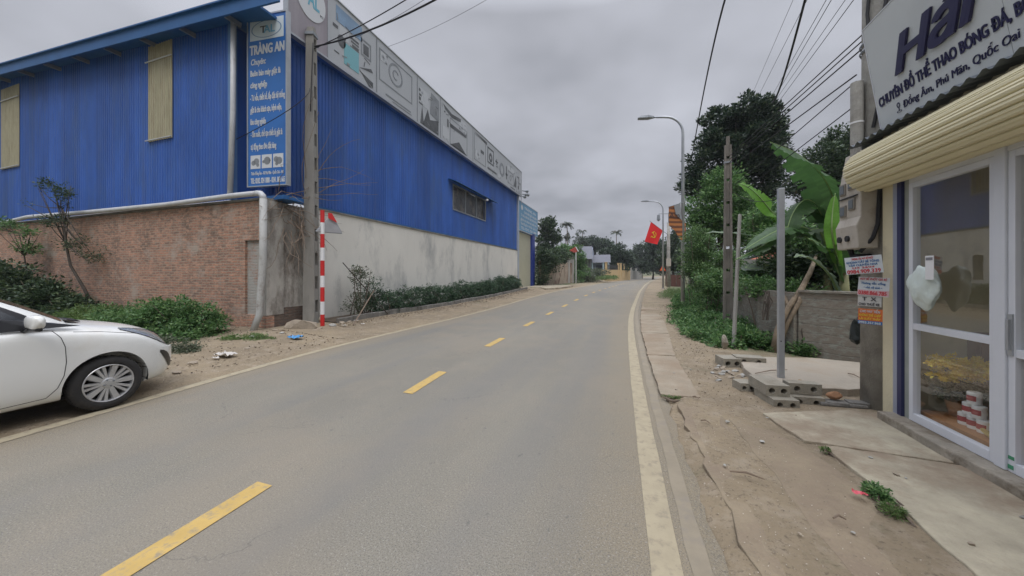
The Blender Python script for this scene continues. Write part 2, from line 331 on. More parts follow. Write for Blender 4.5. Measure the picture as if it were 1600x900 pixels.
def road_material():
    m = bpy.data.materials.new('asphalt'); m.use_nodes = True; N = m.node_tree.nodes; L = m.node_tree.links; b = N['Principled BSDF']; b.inputs['Roughness'].default_value = .75
    b.inputs['Specular IOR Level'].default_value = .35
    g = N.new('ShaderNodeNewGeometry'); sp = N.new('ShaderNodeSeparateXYZ'); L.new(g.outputs['Position'], sp.inputs[0])
    def noise(s, d=6, r=.6, st=(1, 1, 1)):
        mp = N.new('ShaderNodeMapping'); mp.inputs['Scale'].default_value = st; L.new(g.outputs['Position'], mp.inputs[0])
        n = N.new('ShaderNodeTexNoise'); n.inputs['Scale'].default_value = s; n.inputs['Detail'].default_value = d; n.inputs['Roughness'].default_value = r; L.new(mp.outputs[0], n.inputs[0]); return n.outputs[0]
    def mr(s, a, c, lo=0, hi=1):
        r = N.new('ShaderNodeMapRange'); r.inputs[1].default_value = a; r.inputs[2].default_value = c; r.inputs[3].default_value = lo; r.inputs[4].default_value = hi; L.new(s, r.inputs[0]); return r.outputs[0]
    def mix(f, a, c):
        x = N.new('ShaderNodeMix'); x.data_type = 'RGBA'; L.new(f, x.inputs[0])
        for i_, q in ((6, a), (7, c)):
            if isinstance(q, tuple): x.inputs[i_].default_value = (*q, 1)
            else: L.new(q, x.inputs[i_])
        return x.outputs[2]
    c = mix(mr(noise(.8, 6, .6, (1, .25, 1)), .35, .65), (.186, .174, .142), (.222, .206, .166))
    c = mix(mr(noise(1.6, 7, .7), .5, .7, 0, .5), c, (.26, .225, .175))
    # dust carried in from both verges
    dust = N.new('ShaderNodeAttribute'); dust.attribute_name = 'dust'
    mm = N.new('ShaderNodeMath'); mm.operation = 'MULTIPLY'; L.new(dust.outputs['Fac'], mm.inputs[0]); L.new(mr(noise(3, 8, .7), .25, .6, .6, 1), mm.inputs[1])
    c = mix(mm.outputs[0], c, (.245, .203, .137))
    c = mix(mr(noise(110, 2, .8), .50, .60, 0, .7), c, (.09, .088, .085))
    c = mix(mr(noise(75, 2, .8), .58, .68, 0, .6), c, (.38, .36, .33))
    c = mix(mr(noise(1.1, 4, .5), .68, .76, 0, .5), c, (.11, .11, .11))
    c = mix(mr(noise(.55, 3, .5, (2.2, .12, 1)), .5, .68, 0, .45), c, (.15, .148, .142))
    c = mix(mr(noise(14, 4, .7, (1, .5, 1)), .63, .70, 0, .6), c, (.10, .098, .092))
    c = mix(mr(noise(.35, 5, .6), .5, .62, 0, .35), c, (.25, .21, .155))
    vo = N.new('ShaderNodeTexVoronoi'); vo.feature = 'DISTANCE_TO_EDGE'; vo.inputs['Scale'].default_value = .55; va = N.new('ShaderNodeVectorMath'); nn_ = N.new('ShaderNodeTexNoise'); nn_.inputs['Scale'].default_value = 2.5; nn_.inputs['Detail'].default_value = 5; L.new(g.outputs['Position'], nn_.inputs[0])
    vs_s = N.new('ShaderNodeVectorMath'); vs_s.operation = 'SCALE'; vs_s.inputs['Scale'].default_value = .9; L.new(nn_.outputs['Color'], vs_s.inputs[0]); L.new(g.outputs['Position'], va.inputs[0]); L.new(vs_s.outputs[0], va.inputs[1]); L.new(va.outputs[0], vo.inputs['Vector'])
    ck = N.new('ShaderNodeMath'); ck.operation = 'MULTIPLY'; L.new(mr(vo.outputs['Distance'], .0, .0045, 1, 0), ck.inputs[0]); L.new(mr(noise(.6, 2, .5), .52, .60), ck.inputs[1])
    ck2 = N.new('ShaderNodeMath'); ck2.operation = 'MULTIPLY'; ck2.inputs[1].default_value = .55; L.new(ck.outputs[0], ck2.inputs[0]); c = mix(ck2.outputs[0], c, (.085, .08, .075))
    L.new(c, b.inputs['Base Color'])
    k = N.new('ShaderNodeBump'); k.inputs['Strength'].default_value = .35; k.inputs['Distance'].default_value = .008; L.new(noise(130, 3, .7), k.inputs['Height']); L.new(k.outputs[0], b.inputs['Normal'])
    return m
M_road = road_material()
def road():
    ys = np.concatenate([np.arange(-50, -6, 2), np.arange(-6, 40, .25), np.arange(40, 320, 1.0)]); vs = []; fs = []; dust = []
    ts = np.array([0, .02, .05, .1, .2, .35, .5, .65, .8, .9, .95, .98, 1.0]); r = random.Random(3); n = len(ts)
    for y in ys:
        a, b = float(lx(y))-.22, float(rx(y))+.33
        for k, t in enumerate(ts):
            j = r.uniform(-.03, .03) if k in (0, n-1) else 0
            x = a+(b-a)*t+j; vs.append((x, y, float(rz(y)) - (.03 if k in (0, n-1) else 0))); d = min(x-a, (b-x)*.75)
            dust.append(min(1, max(0, 1-d/.8)**.8*1.15 + .12))
    for i in range(len(ys)-1):
        for k in range(n-1): fs.append((i*n+k, i*n+k+1, (i+1)*n+k+1, (i+1)*n+k))
    mb = MB(); mb.add(vs, fs); o = mb.build('road', M_road, smooth=True); tag(o, kind='structure')
    at = o.data.attributes.new('dust', 'FLOAT', 'POINT'); at.data.foreach_set('value', np.array(dust, np.float32))
road()
M_line_w = mat('line_paint', (.345, .295, .20), .8, 0, .10, 6, dirt=(.235, .20, .145), ds=11, dlo=.50, dhi=.66)
M_line_y = mat('line_yellow', (.47, .32, .10), .8, 0, .10, 8, dirt=(.27, .22, .14), ds=16, dlo=.50, dhi=.66)
strip('road_edge_line', lambda y: lx(y)-.075, lambda y: lx(y)+.075, -20, 180, .005, M_line_w, .4, .004)
strip('road_edge_line', lambda y: rx(y)-.075, lambda y: rx(y)+.085, -20, 180, .005, M_line_w, .4, .004)
M_oldline = mat('dusty_edge_strip', (.25, .213, .155), .9, 0, .12, 4, dirt=(.225, .195, .155), ds=5, dlo=.48, dhi=.62)
strip('dusty_edge_strip', lambda y: rx(y)+.13, lambda y: rx(y)+.235, -20, 60, .004, M_oldline, .3, .012)
for k in range(-3, 40):
    y0 = .8+3.0*k
    cx = lambda y: (lx(y)+rx(y))/2+(.15*(1-ss(0, 12, y))) - .12*ss(5, 15, y)*(1-ss(20, 40, y))
    strip('centre_line_dash', lambda y: cx(y)-.075, lambda y: cx(y)+.075, y0, y0+1.02, .005, M_line_y, .255)

# concrete slabs of the right verge
M_slab = mat('verge_slab', (.30, .255, .19), .95, 0, .18, 2.2, .5, 45, (.25, .19, .13), .9, .42, .62)
M_apron = mat('apron_concrete', (.365, .325, .24), .95, 0, .24, 3.2, .5, 45, (.26, .205, .145), 1.3, .45, .60)
def slab(name, pts, z0, z1, m, jag=.012, seed=1):
    r = random.Random(seed); q = []
    for i in range(len(pts)):
        a = Vector(pts[i]); b = Vector(pts[(i+1) % len(pts)]); n = max(1, int((b-a).length/.12))
        for k in range(n):
            p = a.lerp(b, k/n); q.append((p.x+r.uniform(-jag, jag), p.y+r.uniform(-jag, jag), z0))
    mb = MB(); mb.prism(q, (0, 0, z1-z0)); o = mb.build(name, m, bevel=.008); return tag(o, kind='structure')
for i, (y0, y1) in enumerate([(4.75, 7.0), (7.03, 9.6), (9.63, 12.4), (12.43, 15.4), (15.43, 19)]):
    slab('verge_slab', [(.26+.1*ss(8, 18, y0)+float(rx(y0)), y0), (.72+.3*ss(6, 12, y0)+float(rx(y0)), y0+.05), (.72+.3*ss(6, 12, y1)+float(rx(y1)), y1), (.26+.1*ss(8, 18, y1)+float(rx(y1)), y1)], -.1, .03+float(rz(y0)), M_slab, seed=i)
M_dslab = mat('dusty_slab', (.25, .20, .135), .95, 0, .2, 1.6, .6, 40, (.22, .17, .12), 1.4, .45, .62)
slab('dirty_verge_slab', [(.98, 4.15), (1.02, 3.4), (1.06, 2.4), (1.2, -1), (1.58, -1), (1.60, 2.3), (1.60, 2.9), (1.50, 3.6), (1.3, 4.0)], -.1, .020, M_dslab, .02, seed=11)
slab('dirty_verge_slab', [(.50, 4.55), (.56, 3.4), (.62, 2.2), (.7, -1), (1.15, -1), (1.03, 2.4), (.98, 3.4), (.93, 4.45)], -.1, .014, M_dslab, .03, seed=15)
slab('concrete_apron', [(1.64, 2.35), (1.66, 3.1), (1.6, 3.78), (2.62, 3.72), (2.62, -1), (1.7, -1)], -.1, .045, M_apron, seed=12)
slab('concrete_apron', [(1.5, 3.83), (1.36, 4.45), (2.3, 4.85), (2.62, 4.75), (2.62, 3.76)], -.1, .038, M_apron, seed=13)
slab('driveway', [(-7.2, 28.5), (-6.4, 27), (-5.7, 29), (-5.3, 34), (-6.8, 36.5), (-9.0, 36), (-9.0, 28.6)], .1, .40, M_apron, seed=14)

# ------------------------------------------------------------------ foliage generator
def leaf_mesh(name, C, D, size, m, parent=None, origin=None, seed=0, asp=.5, kind=None, droop=.1):
    """C: leaf centres, D: outward directions, size: per-leaf length"""
    r = np.random.RandomState(seed); n = len(C); size = np.broadcast_to(np.asarray(size, float), (n,))*r.uniform(.6, 1.3, n)
    D = D + r.normal(0, .55, (n, 3)); D[:, 2] = D[:, 2]*.6-droop; D /= np.linalg.norm(D, axis=1)[:, None]+1e-9
    U = np.array([0, 0, 1.])+r.normal(0, .55, (n, 3)); A = np.cross(D, U); A /= np.linalg.norm(A, axis=1)[:, None]+1e-9
    B = np.cross(D, A); h = size[:, None]
    p0 = C-D*0; p1 = C+D*h*.45+A*h*asp*.5+B*h*.1; p2 = C+D*h; p3 = C+D*h*.45-A*h*asp*.5+B*h*.1
    V = np.stack([p0, p1, p2, p3], 1).reshape(-1, 3)
    off = np.array(wloc(parent)) if parent is not None else (np.array(origin) if origin is not None else np.zeros(3))
    V = V-off
    me = bpy.data.meshes.new(name); me.vertices.add(4*n); me.vertices.foreach_set('co', V.ravel()); idx = np.arange(4*n, dtype=np.int32)
    me.loops.add(4*n); me.loops.foreach_set('vertex_index', idx); me.polygons.add(n); me.polygons.foreach_set('loop_start', np.arange(0, 4*n, 4, dtype=np.int32)); me.update(calc_edges=True)
    a = me.attributes.new('rnd', 'FLOAT', 'FACE'); a.data.foreach_set('value', r.rand(n).astype(np.float32))
    me.materials.append(m); o = bpy.data.objects.new(name, me); COL.objects.link(o)
    if parent is not None: o.parent = parent
    elif origin is not None: o.location = origin
    if kind: o['kind'] = kind
    return o
def clumps(ells, nclump, per, crad, seed=0, shell=.55, flat=.8):
    """ells: list of (cx,cy,cz,rx,ry,rz).  leaf centres in clumps spread through the outer volume of the ellipsoids"""
    r = np.random.RandomState(seed); w = np.array([(e[3]*e[4]*e[5])**(.67) for e in ells]); w /= w.sum(); C = []; D = []
    ei = r.choice(len(ells), nclump, p=w)
    for k in range(nclump):
        e = np.array(ells[ei[k]]); d = r.normal(0, 1, 3); d /= np.linalg.norm(d); rad = (shell+(1-shell)*r.rand())*r.uniform(.82, 1.12)
        c = e[:3]+d*e[3:]*rad; s = crad*r.uniform(.5, 1.35); q = r.normal(0, 1, (per, 3)); q /= np.linalg.norm(q, axis=1)[:, None]
        rr = r.uniform(.35, 1, per)[:, None]; C.append(c+q*rr*s*np.array([1, 1, flat])); D.append(q*.7+d*.5+np.array([0, 0, .25]))
    return np.concatenate(C), np.concatenate(D)
def limbs(mb, base, top, r0, ells, n, seed, r1=None):
    r = random.Random(seed); base = Vector(base); top = Vector(top); pts = []; K = 6
    for i in range(K+1):
        t = i/K; p = base.lerp(top, t)
        if 0 < i: p += Vector((r.uniform(-1, 1), r.uniform(-1, 1), 0))*r0*.7
        pts.append(p)
    mb.tube(pts, [r0*(1.25 if i == 0 else 1)*(1-.6*i/K) for i in range(K+1)], 10)
    for k in range(n):
        e = ells[k % len(ells)]; s = pts[r.randint(max(1, K-4), K)]; 
        d = Vector((r.gauss(0, 1), r.gauss(0, 1), r.gauss(.2, .8))).normalized(); q = Vector(e[:3])+Vector((d.x*e[3], d.y*e[4], d.z*e[5]))*.8
        mid = s.lerp(q, .5)+Vector((r.uniform(-.2, .2), r.uniform(-.2, .2), r.uniform(-.1, .3)))*e[3]*.5
        mb.tube([s, mid, q], [r0*.32, r0*.18, r0*.06], 6)
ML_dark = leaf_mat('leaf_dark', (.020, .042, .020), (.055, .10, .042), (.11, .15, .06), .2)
ML_mid = leaf_mat('leaf_mid', (.04, .105, .03), (.13, .25, .08), (.2, .3, .11))
ML_light = leaf_mat('leaf_light', (.06, .12, .03), (.14, .23, .065), (.2, .26, .09))
ML_grey = leaf_mat('leaf_greyish', (.05, .07, .04), (.11, .14, .075), (.2, .2, .14))
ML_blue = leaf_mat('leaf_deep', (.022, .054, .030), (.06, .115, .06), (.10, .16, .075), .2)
def tree(name, base, top, ells, label, m, ncl, per, crad, lsize, r0=.15, group=None, seed=0, nl=8, cat='tree', asp=.5, bark=None, shell=.55):
    t = thing(name, base, label, cat, group=group); mb = MB(); limbs(mb, base, top, r0, ells, nl, seed); mb.build('trunk', bark or M_bark_dk, t, smooth=True)
    C, D = clumps(ells, ncl, per, crad, seed, shell); leaf_mesh('crown', C, D, lsize, m, t, seed=seed, asp=asp); return t
def bush(name, base, ells, label, m, ncl, per, crad, lsize, group=None, seed=0, cat='bush', asp=.5, stems=5, shell=.4, bark=None):
    t = thing(name, base, label, cat, group=group); mb = MB(); r = random.Random(seed)
    for k in range(stems):
        e = ells[k % len(ells)]; p = Vector((e[0]+r.uniform(-.5, .5)*e[3], e[1]+r.uniform(-.5, .5)*e[4], base[2]-.05)); q = Vector((e[0]+r.uniform(-.8, .8)*e[3], e[1]+r.uniform(-.8, .8)*e[4], e[2]+r.uniform(0, .9)*e[5]))
        mb.tube([p, p.lerp(q, .5)+Vector((r.uniform(-.08, .08), r.uniform(-.08, .08), 0)), q], [.02, .014, .006], 5)
    mb.build('stem', bark or M_bark, t)
    C, D = clumps(ells, ncl, per, crad, seed, shell); C[:, 2] = np.maximum(C[:, 2], gz(C[:, 0], C[:, 1])+.01)
    leaf_mesh('foliage', C, D, lsize, m, t, seed=seed, asp=asp); return t

# ------------------------------------------------------------------ text helper
def text(s, mtx, h, width=None, m=None, parent=None, shear=0, bold=0, name='lettering', ext=.002, cat=None, align='LEFT'):
    """mtx maps local x (right), y (up), z (out). width: squeeze to this width"""
    c = bpy.data.curves.new('t', 'FONT'); c.body = s; c.size = 1; c.shear = shear; c.extrude = 0
    c.resolution_u = 3
    o = bpy.data.objects.new('t', c); COL.objects.link(o); dg = bpy.context.evaluated_depsgraph_get(); me = bpy.data.meshes.new_from_object(o.evaluated_get(dg))
    bpy.data.objects.remove(o); n = len(me.vertices); co = np.zeros(n*3); me.vertices.foreach_get('co', co); co = co.reshape(-1, 3)
    x0, x1 = co[:, 0].min(), co[:, 0].max(); sx = h*1.35 if width is None else width/(x1-x0); co[:, 0] = (co[:, 0]-x0)*sx; co[:, 1] *= h*1.35; co[:, 2] = 0
    off = wloc(parent) if parent is not None else Vector((0,0,0))
    me2 = bpy.data.meshes.new(name); vs = [tuple(mtx @ Vector(p)-off) for p in co]; fs = [tuple(p.vertices) for p in me.polygons]
    nrm = (mtx.to_3x3() @ Vector((0, 0, 1))).normalized()
    # give the letters a thin body
    bm = bmesh.new(); xd = (mtx.to_3x3() @ Vector((1, 0, 0))).normalized(); yd = (mtx.to_3x3() @ Vector((0, 1, 0))).normalized()
    offs = [(0, 0)] if not bold else [(0, 0), (bold, bold*.4), (-bold, -bold*.4), (bold*.5, -bold*.5), (-bold*.5, bold*.5)]
    for q, (ox, oy) in enumerate(offs):      # heavier strokes: shifted copies, each a hair further out
        dv = xd*(ox*sx)+yd*(oy*h*1.35)+nrm*(q*.0004); bv = [bm.verts.new(Vector(v)+dv) for v in vs]
        for f in fs:
            try: bm.faces.new([bv[i] for i in f])
            except ValueError: pass
    if ext:
        r = bmesh.ops.extrude_face_region(bm, geom=list(bm.faces)); bmesh.ops.translate(bm, verts=[g for g in r['geom'] if isinstance(g, bmesh.types.BMVert)], vec=nrm*ext)
    bmesh.ops.recalc_face_normals(bm, faces=bm.faces); bm.to_mesh(me2); bm.free(); me2.materials.append(m)
    ob = bpy.data.objects.new(name, me2); COL.objects.link(ob); ob.parent = parent; bpy.data.meshes.remove(me); return ob
def frame_mtx(o, x, y):
    x = Vector(x).normalized(); y = Vector(y).normalized(); z = x.cross(y).normalized()
    return Matrix(((x.x, y.x, z.x, o[0]), (x.y, y.y, z.y, o[1]), (x.z, y.z, z.z, o[2]), (0, 0, 0, 1)))


# ================================================================== blue warehouse
FX, EY = -9.2, 6.6          # facade plane x, end wall plane y
def corr(mb, p0, p1, zb, zt, pitch=.12, amp=.02, nrm=(1, 0, 0)):
    p0 = Vector((*p0, 0)); p1 = Vector((*p1, 0)); Ln = (p1-p0).length; d = (p1-p0)/Ln; n = Vector(nrm); vs = []; fs = []; s = 0; prof = []
    while s < Ln:
        for a, o in ((0, 0), (.25, 0), (.38, 1), (.72, 1), (.85, 0)):
            if s+a*pitch <= Ln: prof.append((s+a*pitch, o*amp))
        s += pitch
    prof.append((Ln, 0))
    for q, o in prof:
        b = p0+d*q+n*o; t = q/Ln; zb_ = zb if not callable(zb) else zb(q); zt_ = zt if not callable(zt) else zt(q)
        vs += [(b.x, b.y, zb_), (b.x, b.y, zt_)]
    for i in range(len(prof)-1): fs.append((2*i, 2*i+2, 2*i+3, 2*i+1))
    mb.add(vs, fs)
wh = thing('warehouse', (-20, 17, 0), 'long blue corrugated metal warehouse standing on brick and plaster walls', 'warehouse')
ztop = lambda x: 8.35+(-9.27-x)*.0637
mb = MB(); corr(mb, (-34, EY), (-10.5, EY), 3.62, lambda q: ztop(-34+q)+.1, .125, .02, (0, -1, 0))
corr(mb, (-10.5, 7.2), (FX, 7.2), 3.62, 8.3, .125, .02, (0, -1, 0)); mb.box(-10.55, -10.5, EY+.02, 7.2, 3.62, 8.5)
mb.build('end_wall', M_blue, wh)
mb = MB()
for y0, y1, z0, z1 in ((7.2, 16.8, 3.66, 8.45), (16.8, 21.3, 3.66, 5.1), (16.8, 21.3, 6.45, 8.45), (21.3, 28.2, 3.66, 8.45)):
    corr(mb, (FX, y0), (FX, y1), z0, z1, .125, .02, (1, 0, 0))
mb.box(FX-.05, FX-.01, 16.8, 21.3, 3.66, 5.1)
mb.box(-34, FX-.02, 28.1, 28.2, 3.5, 8.4)
mb.build('facade_wall', M_blue, wh)
mb = MB(); mb.box(-10.62, -10.47, EY-.05, EY+.1, 3.62, 8.6); mb.build('corner_post', M_blue_lt, wh)
mb = MB(); mb.box(-10.5, -8.7, 6.72, 7.3, 3.55, 3.66); mb.box(FX-.04, FX+.03, 7.2, 28.2, 3.6, 3.66); mb.build('base_flashing', M_blue_trim, wh)
# roof with overhanging eave
mb = MB(); q = lambda x, y, dz=0: (x, y, ztop(x)+.1+dz)
mb.prism([q(-34, 6.15), q(-9.05, 6.15), q(-9.05, 28.3), q(-34, 28.3)], (0, 0, .06)); mb.build('roof', M_blue_trim, wh)
mb = MB(); mb.prism([(-34, 6.12, ztop(-34)-.12), (-8.05, 6.12, ztop(-8.05)-.12), (-8.05, 6.12, ztop(-8.05)+.2), (-34, 6.12, ztop(-34)+.2)], (0, -.05, 0))
mb.prism([(-34, 6.00, ztop(-34)+.2), (-8.05, 6.00, ztop(-8.05)+.2), (-8.05, 6.00, ztop(-8.05)+.24), (-34, 6.00, ztop(-34)+.24)], (0, .3, 0)); mb.build('eave_fascia', M_blue_trim, wh)
for x in np.arange(-33, -9.5, 1.9): mb = MB(); mb.box(x, x+.06, 6.2, EY, ztop(x)-.06, ztop(x)+.06); mb.build('rafter', M_steel_gr, wh)
M_fibre = mat('skylight_sheet', (.36, .33, .22), .6, 0, .12, 6, dirt=(.24, .21, .13), ds=2, dlo=.5, dhi=.75, stretch=(3, 3, .5))
for x0, x1, z0, z1 in ((-14.33, -13.12, 5.68, 8.66), (-24.2, -22.68, 5.78, 9.02)):
    mb = MB(); corr(mb, (x0, EY-.035), (x1, EY-.035), z0, z1, .11, .02, (0, -1, 0)); pn = mb.build('translucent_panel', M_fibre, wh)
    for zr in (z0+.03, z1-.5): mb = MB(); mb.tube([(x0-.05, EY-.08, zr), (x1+.02, EY-.08, zr)], .018); mb.build('rail', M_pvc, pn)
wn = MB(); wn.box(FX-.02, FX+.05, 16.78, 21.32, 5.06, 5.12)
for y in (16.78, 18.28, 19.8, 21.26): wn.box(FX-.02, FX+.05, y, y+.06, 5.12, 6.42)
wn.box(FX-.02, FX+.05, 16.78, 21.32, 6.42, 6.48); wn = wn.build('window', M_steel_gr, wh)
mb = MB(); 
for y in np.arange(16.9, 21.2, .14): mb.box(FX-.005, FX+.01, y, y+.015, 5.12, 6.42)
mb.build('window_bars', M_steel_gr, wn)
mb = MB(); mb.box(FX-.14, FX-.12, 16.8, 21.3, 5.1, 6.45); mb.build('pane', mat('dark_pane', (.03, .028, .026), .25, 0, .5, 1.5, dirt=(.16, .13, .10), ds=1.8, dlo=.5, dhi=.6), wn)
mb = MB(); mb.prism([(FX+.02, 16.3, 6.62), (FX+.5, 16.3, 6.46), (FX+.5, 16.3, 6.49), (FX+.02, 16.3, 6.65)], (0, 6.2, 0)); mb.build('canopy', M_blue_trim, wn)
mb = MB(); mb.lathe([(0, 0), (.1, 0), (.1, .1), (0, .14)], (FX+.42, 20.6, 6.28), n=12); mb.build('lamp', M_white, wn)
mb = MB(); mb.tube([(-10.28, EY-.12, 8.55), (-10.30, EY-.12, 6), (-10.42, EY-.12, 3.72)], .065, 10); mb.build('downpipe', M_pvc, wh, smooth=True)

# walls below
M_brick = brick_mat('brick', (.43, .215, .14), (.22, .14, .105), (.37, .315, .25), stain=(.15, .115, .09), stain_lo=.47, white=(.42, .36, .30), wlo=.55, bump=1.0)
mb = MB(); mb.box(-34, -9.86, EY-.1, EY+.12, -.4, 3.50); mb.box(-9.86, -9.06, EY-.1, EY+.12, -.4, .45)
M_brick2 = brick_mat('brick_patch', (.30, .17, .12), (.34, .30, .26), (.36, .34, .31), stain_lo=.5, white=(.36, .36, .33), wlo=.42)
bw = thing('brick_wall', (-20, EY, 0), 'weathered red brick wall under the blue metal end wall', 'wall')
mb.build('brickwork', M_brick, bw)
mb = MB(); mb.box(-9.86, -9.285, EY-.035, EY+.12, .45, 2.45); mb.build('patched_recess', M_brick2, bw)
mb = MB(); mb.box(-9.86, -9.28, EY-.1, EY+.12, 2.45, 3.50); mb.build('brick_head', M_brick, bw)
mb = MB(); mb.box(-34, -9.06, EY-.16, EY+.2, 3.505, 3.56); mb.build('coping', M_conc_dk, bw)
M_plaster = mat('white_plaster', (.66, .64, .58), .95, 0, .06, 1.0, .3, 30, (.36, .36, .345), .55, .50, .68, stretch=(1, 1, .45), detail=8)
pw = thing('plaster_wall', (FX+.1, 18, 0), 'long whitewashed plaster wall with grey damp stains under the blue facade', 'wall')
mb = MB(); mb.box(FX-.12, FX+.10, 8.05, 28.0, -.3, 3.52); mb.build('wall', M_plaster, pw)
mb = MB(); mb.box(FX-.14, FX+.14, 8.05, 20, 3.522, 3.575); mb.box(FX-.14, FX+.12, 20.0, 28.0, 3.522, 3.57); mb.build('coping', M_conc_dk, pw)
M_damp = mat('damp_plaster', (.40, .38, .34), .95, 0, .25, 1.8, .5, 25, (.13, .11, .09), 1.5, .45, .62, stretch=(1, 1, .4))
mb = MB(); mb.box(-9.275, -9.05, EY-.1, 6.98, .45, 3.50); mb.box(-9.4, -9.09, 6.98, 8.045, .62, 3.5); mb.build('damp_pier', M_damp, pw)
mb = MB(); mb.box(-9.4, -9.07, 6.981, 8.046, -.3, .62); mb.box(-9.3, -9.065, EY+.121, 6.98, -.3, .448); mb.build('brick_footing', brick_mat('brick_wet', (.14, .085, .06), (.10, .07, .055), (.12, .105, .09), ax='y', stain_lo=.42), pw)
# drain pipe along the brick top, down at the corner
dp = MB(); pts = [(-26, EY-.24, 3.36+.02), (-21.3, EY-.24, 3.68), (-17, EY-.24, 3.62), (-13, EY-.24, 3.60), (-10.2, EY-.22, 3.66), (-9.25, EY-.2, 3.66)]
dp.tube(pts, .07, 10); dp.tube([(-9.27, EY-.2, 3.66), (-9.12, EY-.2, 3.645), (-9.04, EY-.2, 3.58), (-9.02, EY-.2, 3.45)], .078, 10)
t = thing('drain_pipe', (-9.05, EY-.2, 0), 'white plastic drain pipe lying on top of the brick wall and dropping at its corner', 'pipe')
dp.build('top_run', M_pvc, t, smooth=True)
mb = MB(); mb.tube([(-9.02, EY-.2, 3.5), (-9.0, EY-.22, 2.0), (-9.05, EY-.28, .5), (-9.12, EY-.42, .02)], [.085, .085, .08, .075], 10); mb.build('drop_run', mat('pvc_old', (.42, .42, .40), .6, 0, .15, 3, dirt=(.2, .17, .14), ds=3, dlo=.5, dhi=.7), t, smooth=True)

# ------------------------------------------------------------------ roof billboard along the road
BX = -8.9
bb = thing('billboard', (BX, 17.6, 8.22), 'long pale grey picture billboard above the blue facade', 'billboard')
M_bb = mat('banner_grey', (.40, .42, .44), .6, 0, .05, .8, dirt=(.30, .31, .33), ds=.4, dlo=.5, dhi=.8, stretch=(1, 1, .3))
M_mauve = mat('banner_mauve', (.27, .245, .27), .6, 0, .08, 1.2, dirt=(.36, .34, .36), ds=1, dlo=.5, dhi=.8, stretch=(1, 2, .2))
mb = MB(); mb.box(BX-.1, BX, 8.32, 28.45, 8.26, 10.32); mb.build('banner', M_bb, bb)
mb = MB(); mb.box(BX-.1, BX+.002, 6.98, 8.29, 8.26, 10.32); mb.build('end_banner', M_mauve, bb)
mb = MB(); mb.box(BX-.12, BX+.03, 6.94, 28.48, 8.20, 8.258); mb.box(BX-.12, BX+.03, 6.94, 28.48, 10.322, 10.36); mb.box(BX-.12, BX+.03, 6.94, 6.978, 8.258, 10.322); mb.box(BX-.11, BX+.025, 8.291, 8.318, 8.258, 10.322); mb.box(BX-.12, BX+.03, 28.452, 28.5, 8.258, 10.322)
for y in np.arange(7.5, 28.4, 2.6): mb.box(BX-.6, BX-.1, y, y+.05, 8.3, 8.35); mb.tube([(BX-.14, y, 10.2), (BX-.9, y, 8.5)], .025, 5)
mb.build('frame', M_galv, bb)
mb = MB(); mb.box(FX+.03, BX-.12, 7.2, 28.2, 8.2, 8.24); mb.build('soffit', M_blue, bb)
G_dk = mat('print_dark', (.085, .09, .095), .6, 0, .3, 2.5); G_md = mat('print_mid', (.21, .225, .24), .6, 0, .2, 2.5); G_lt = mat('print_light', (.47, .49, .51), .6, 0, .1, 2); G_cy = mat('print_cyan', (.17, .40, .45), .6); G_bl = mat('print_blue', (.19, .29, .42), .6, 0, .2, 2)
G_wh = mat('print_white', (.56, .58, .60), .6)
BM = lambda s, h, d=.003: (BX+d, 7+s, 8.22+h)
def pic(polys, m, d=.004):
    mb = MB()
    for p in polys: mb.prism([BM(s, h, d) for s, h in p], (.004, 0, 0))
    return mb.build('picture_print', m, bb)
R = lambda s0, s1, h0, h1: [(s0, h0), (s1, h0), (s1, h1), (s0, h1)]
def ring(cs, ch, r0, r1, n=24, a0=0, a1=6.2832, ry=1.0):
    o = []
    for k in range(n):
        a = a0+(a1-a0)*k/n; b = a0+(a1-a0)*(k+1)/n
        o.append([(cs+r0*math.cos(a), ch+r0*ry*math.sin(a)), (cs+r1*math.cos(a), ch+r1*ry*math.sin(a)), (cs+r1*math.cos(b), ch+r1*ry*math.sin(b)), (cs+r0*math.cos(b), ch+r0*ry*math.sin(b))])
    return o
def outline(s0, s1, h0, h1, w=.05): return [R(s0, s1, h0, h0+w), R(s0, s1, h1-w, h1), R(s0, s0+w, h0+w, h1-w), R(s1-w, s1, h0+w, h1-w)]
pic([R(1.62, 2.75, 1.45, 1.95)], G_bl)
pic([R(1.95, 2.6, .25, .95)], G_cy)
pic([[(2.62, .5), (3.3, .65), (3.2, .75)], [(2.62, .4), (3.3, .1), (3.3, .3)], [(2.62, .45), (3.1, -.0+.06), (3.25, .08)], R(1.5, 1.7, 1.2, 1.3), R(2.2, 2.6, 1.25, 1.32), R(2.25, 2.6, 1.15, 1.2), R(2.3, 2.6, 1.02, 1.1)], G_dk)
pic(ring(1.85, .9, 0, .17, 18, ry=1.2), G_dk); pic([R(1.55, 1.75, .42, .46), R(2.2, 2.62, .98, 1.0)], G_dk)
pic(outline(2.7, 3.2, 1.0, 1.6, .06), G_md); pic([R(2.82, 3.08, 1.1, 1.45)], G_dk)
pic([R(3.46, 3.52, .06, 2.05), R(6.05, 6.1, .06, 2.05), R(8.0, 8.06, .06, 2.05), R(11.75, 11.8, .06, 2.05)], G_md)
pic(outline(3.62, 5.7, .62, 1.82, .05), G_md); pic(ring(4.6, 1.28, .36, .44), G_md); pic(ring(4.6, 1.28, .14, .2, 18, .5, 5.2), G_md); pic([R(4.0, 5.6, .22, .28), R(4.4, 5.65, .12, .16)], G_md)
pic([[(6.3, .1), (6.6, .1), (6.45, .9)], R(6.2, 6.35, 1.1, 1.25), R(6.22, 6.4, 1.3, 1.4), R(6.2, 6.32, 1.5, 1.62), R(6.2, 6.5, .95, 1.02), [(6.5, .1), (7.85, .1), (7.85, .8), (7.1, .55), (6.9, .95)]], G_dk)
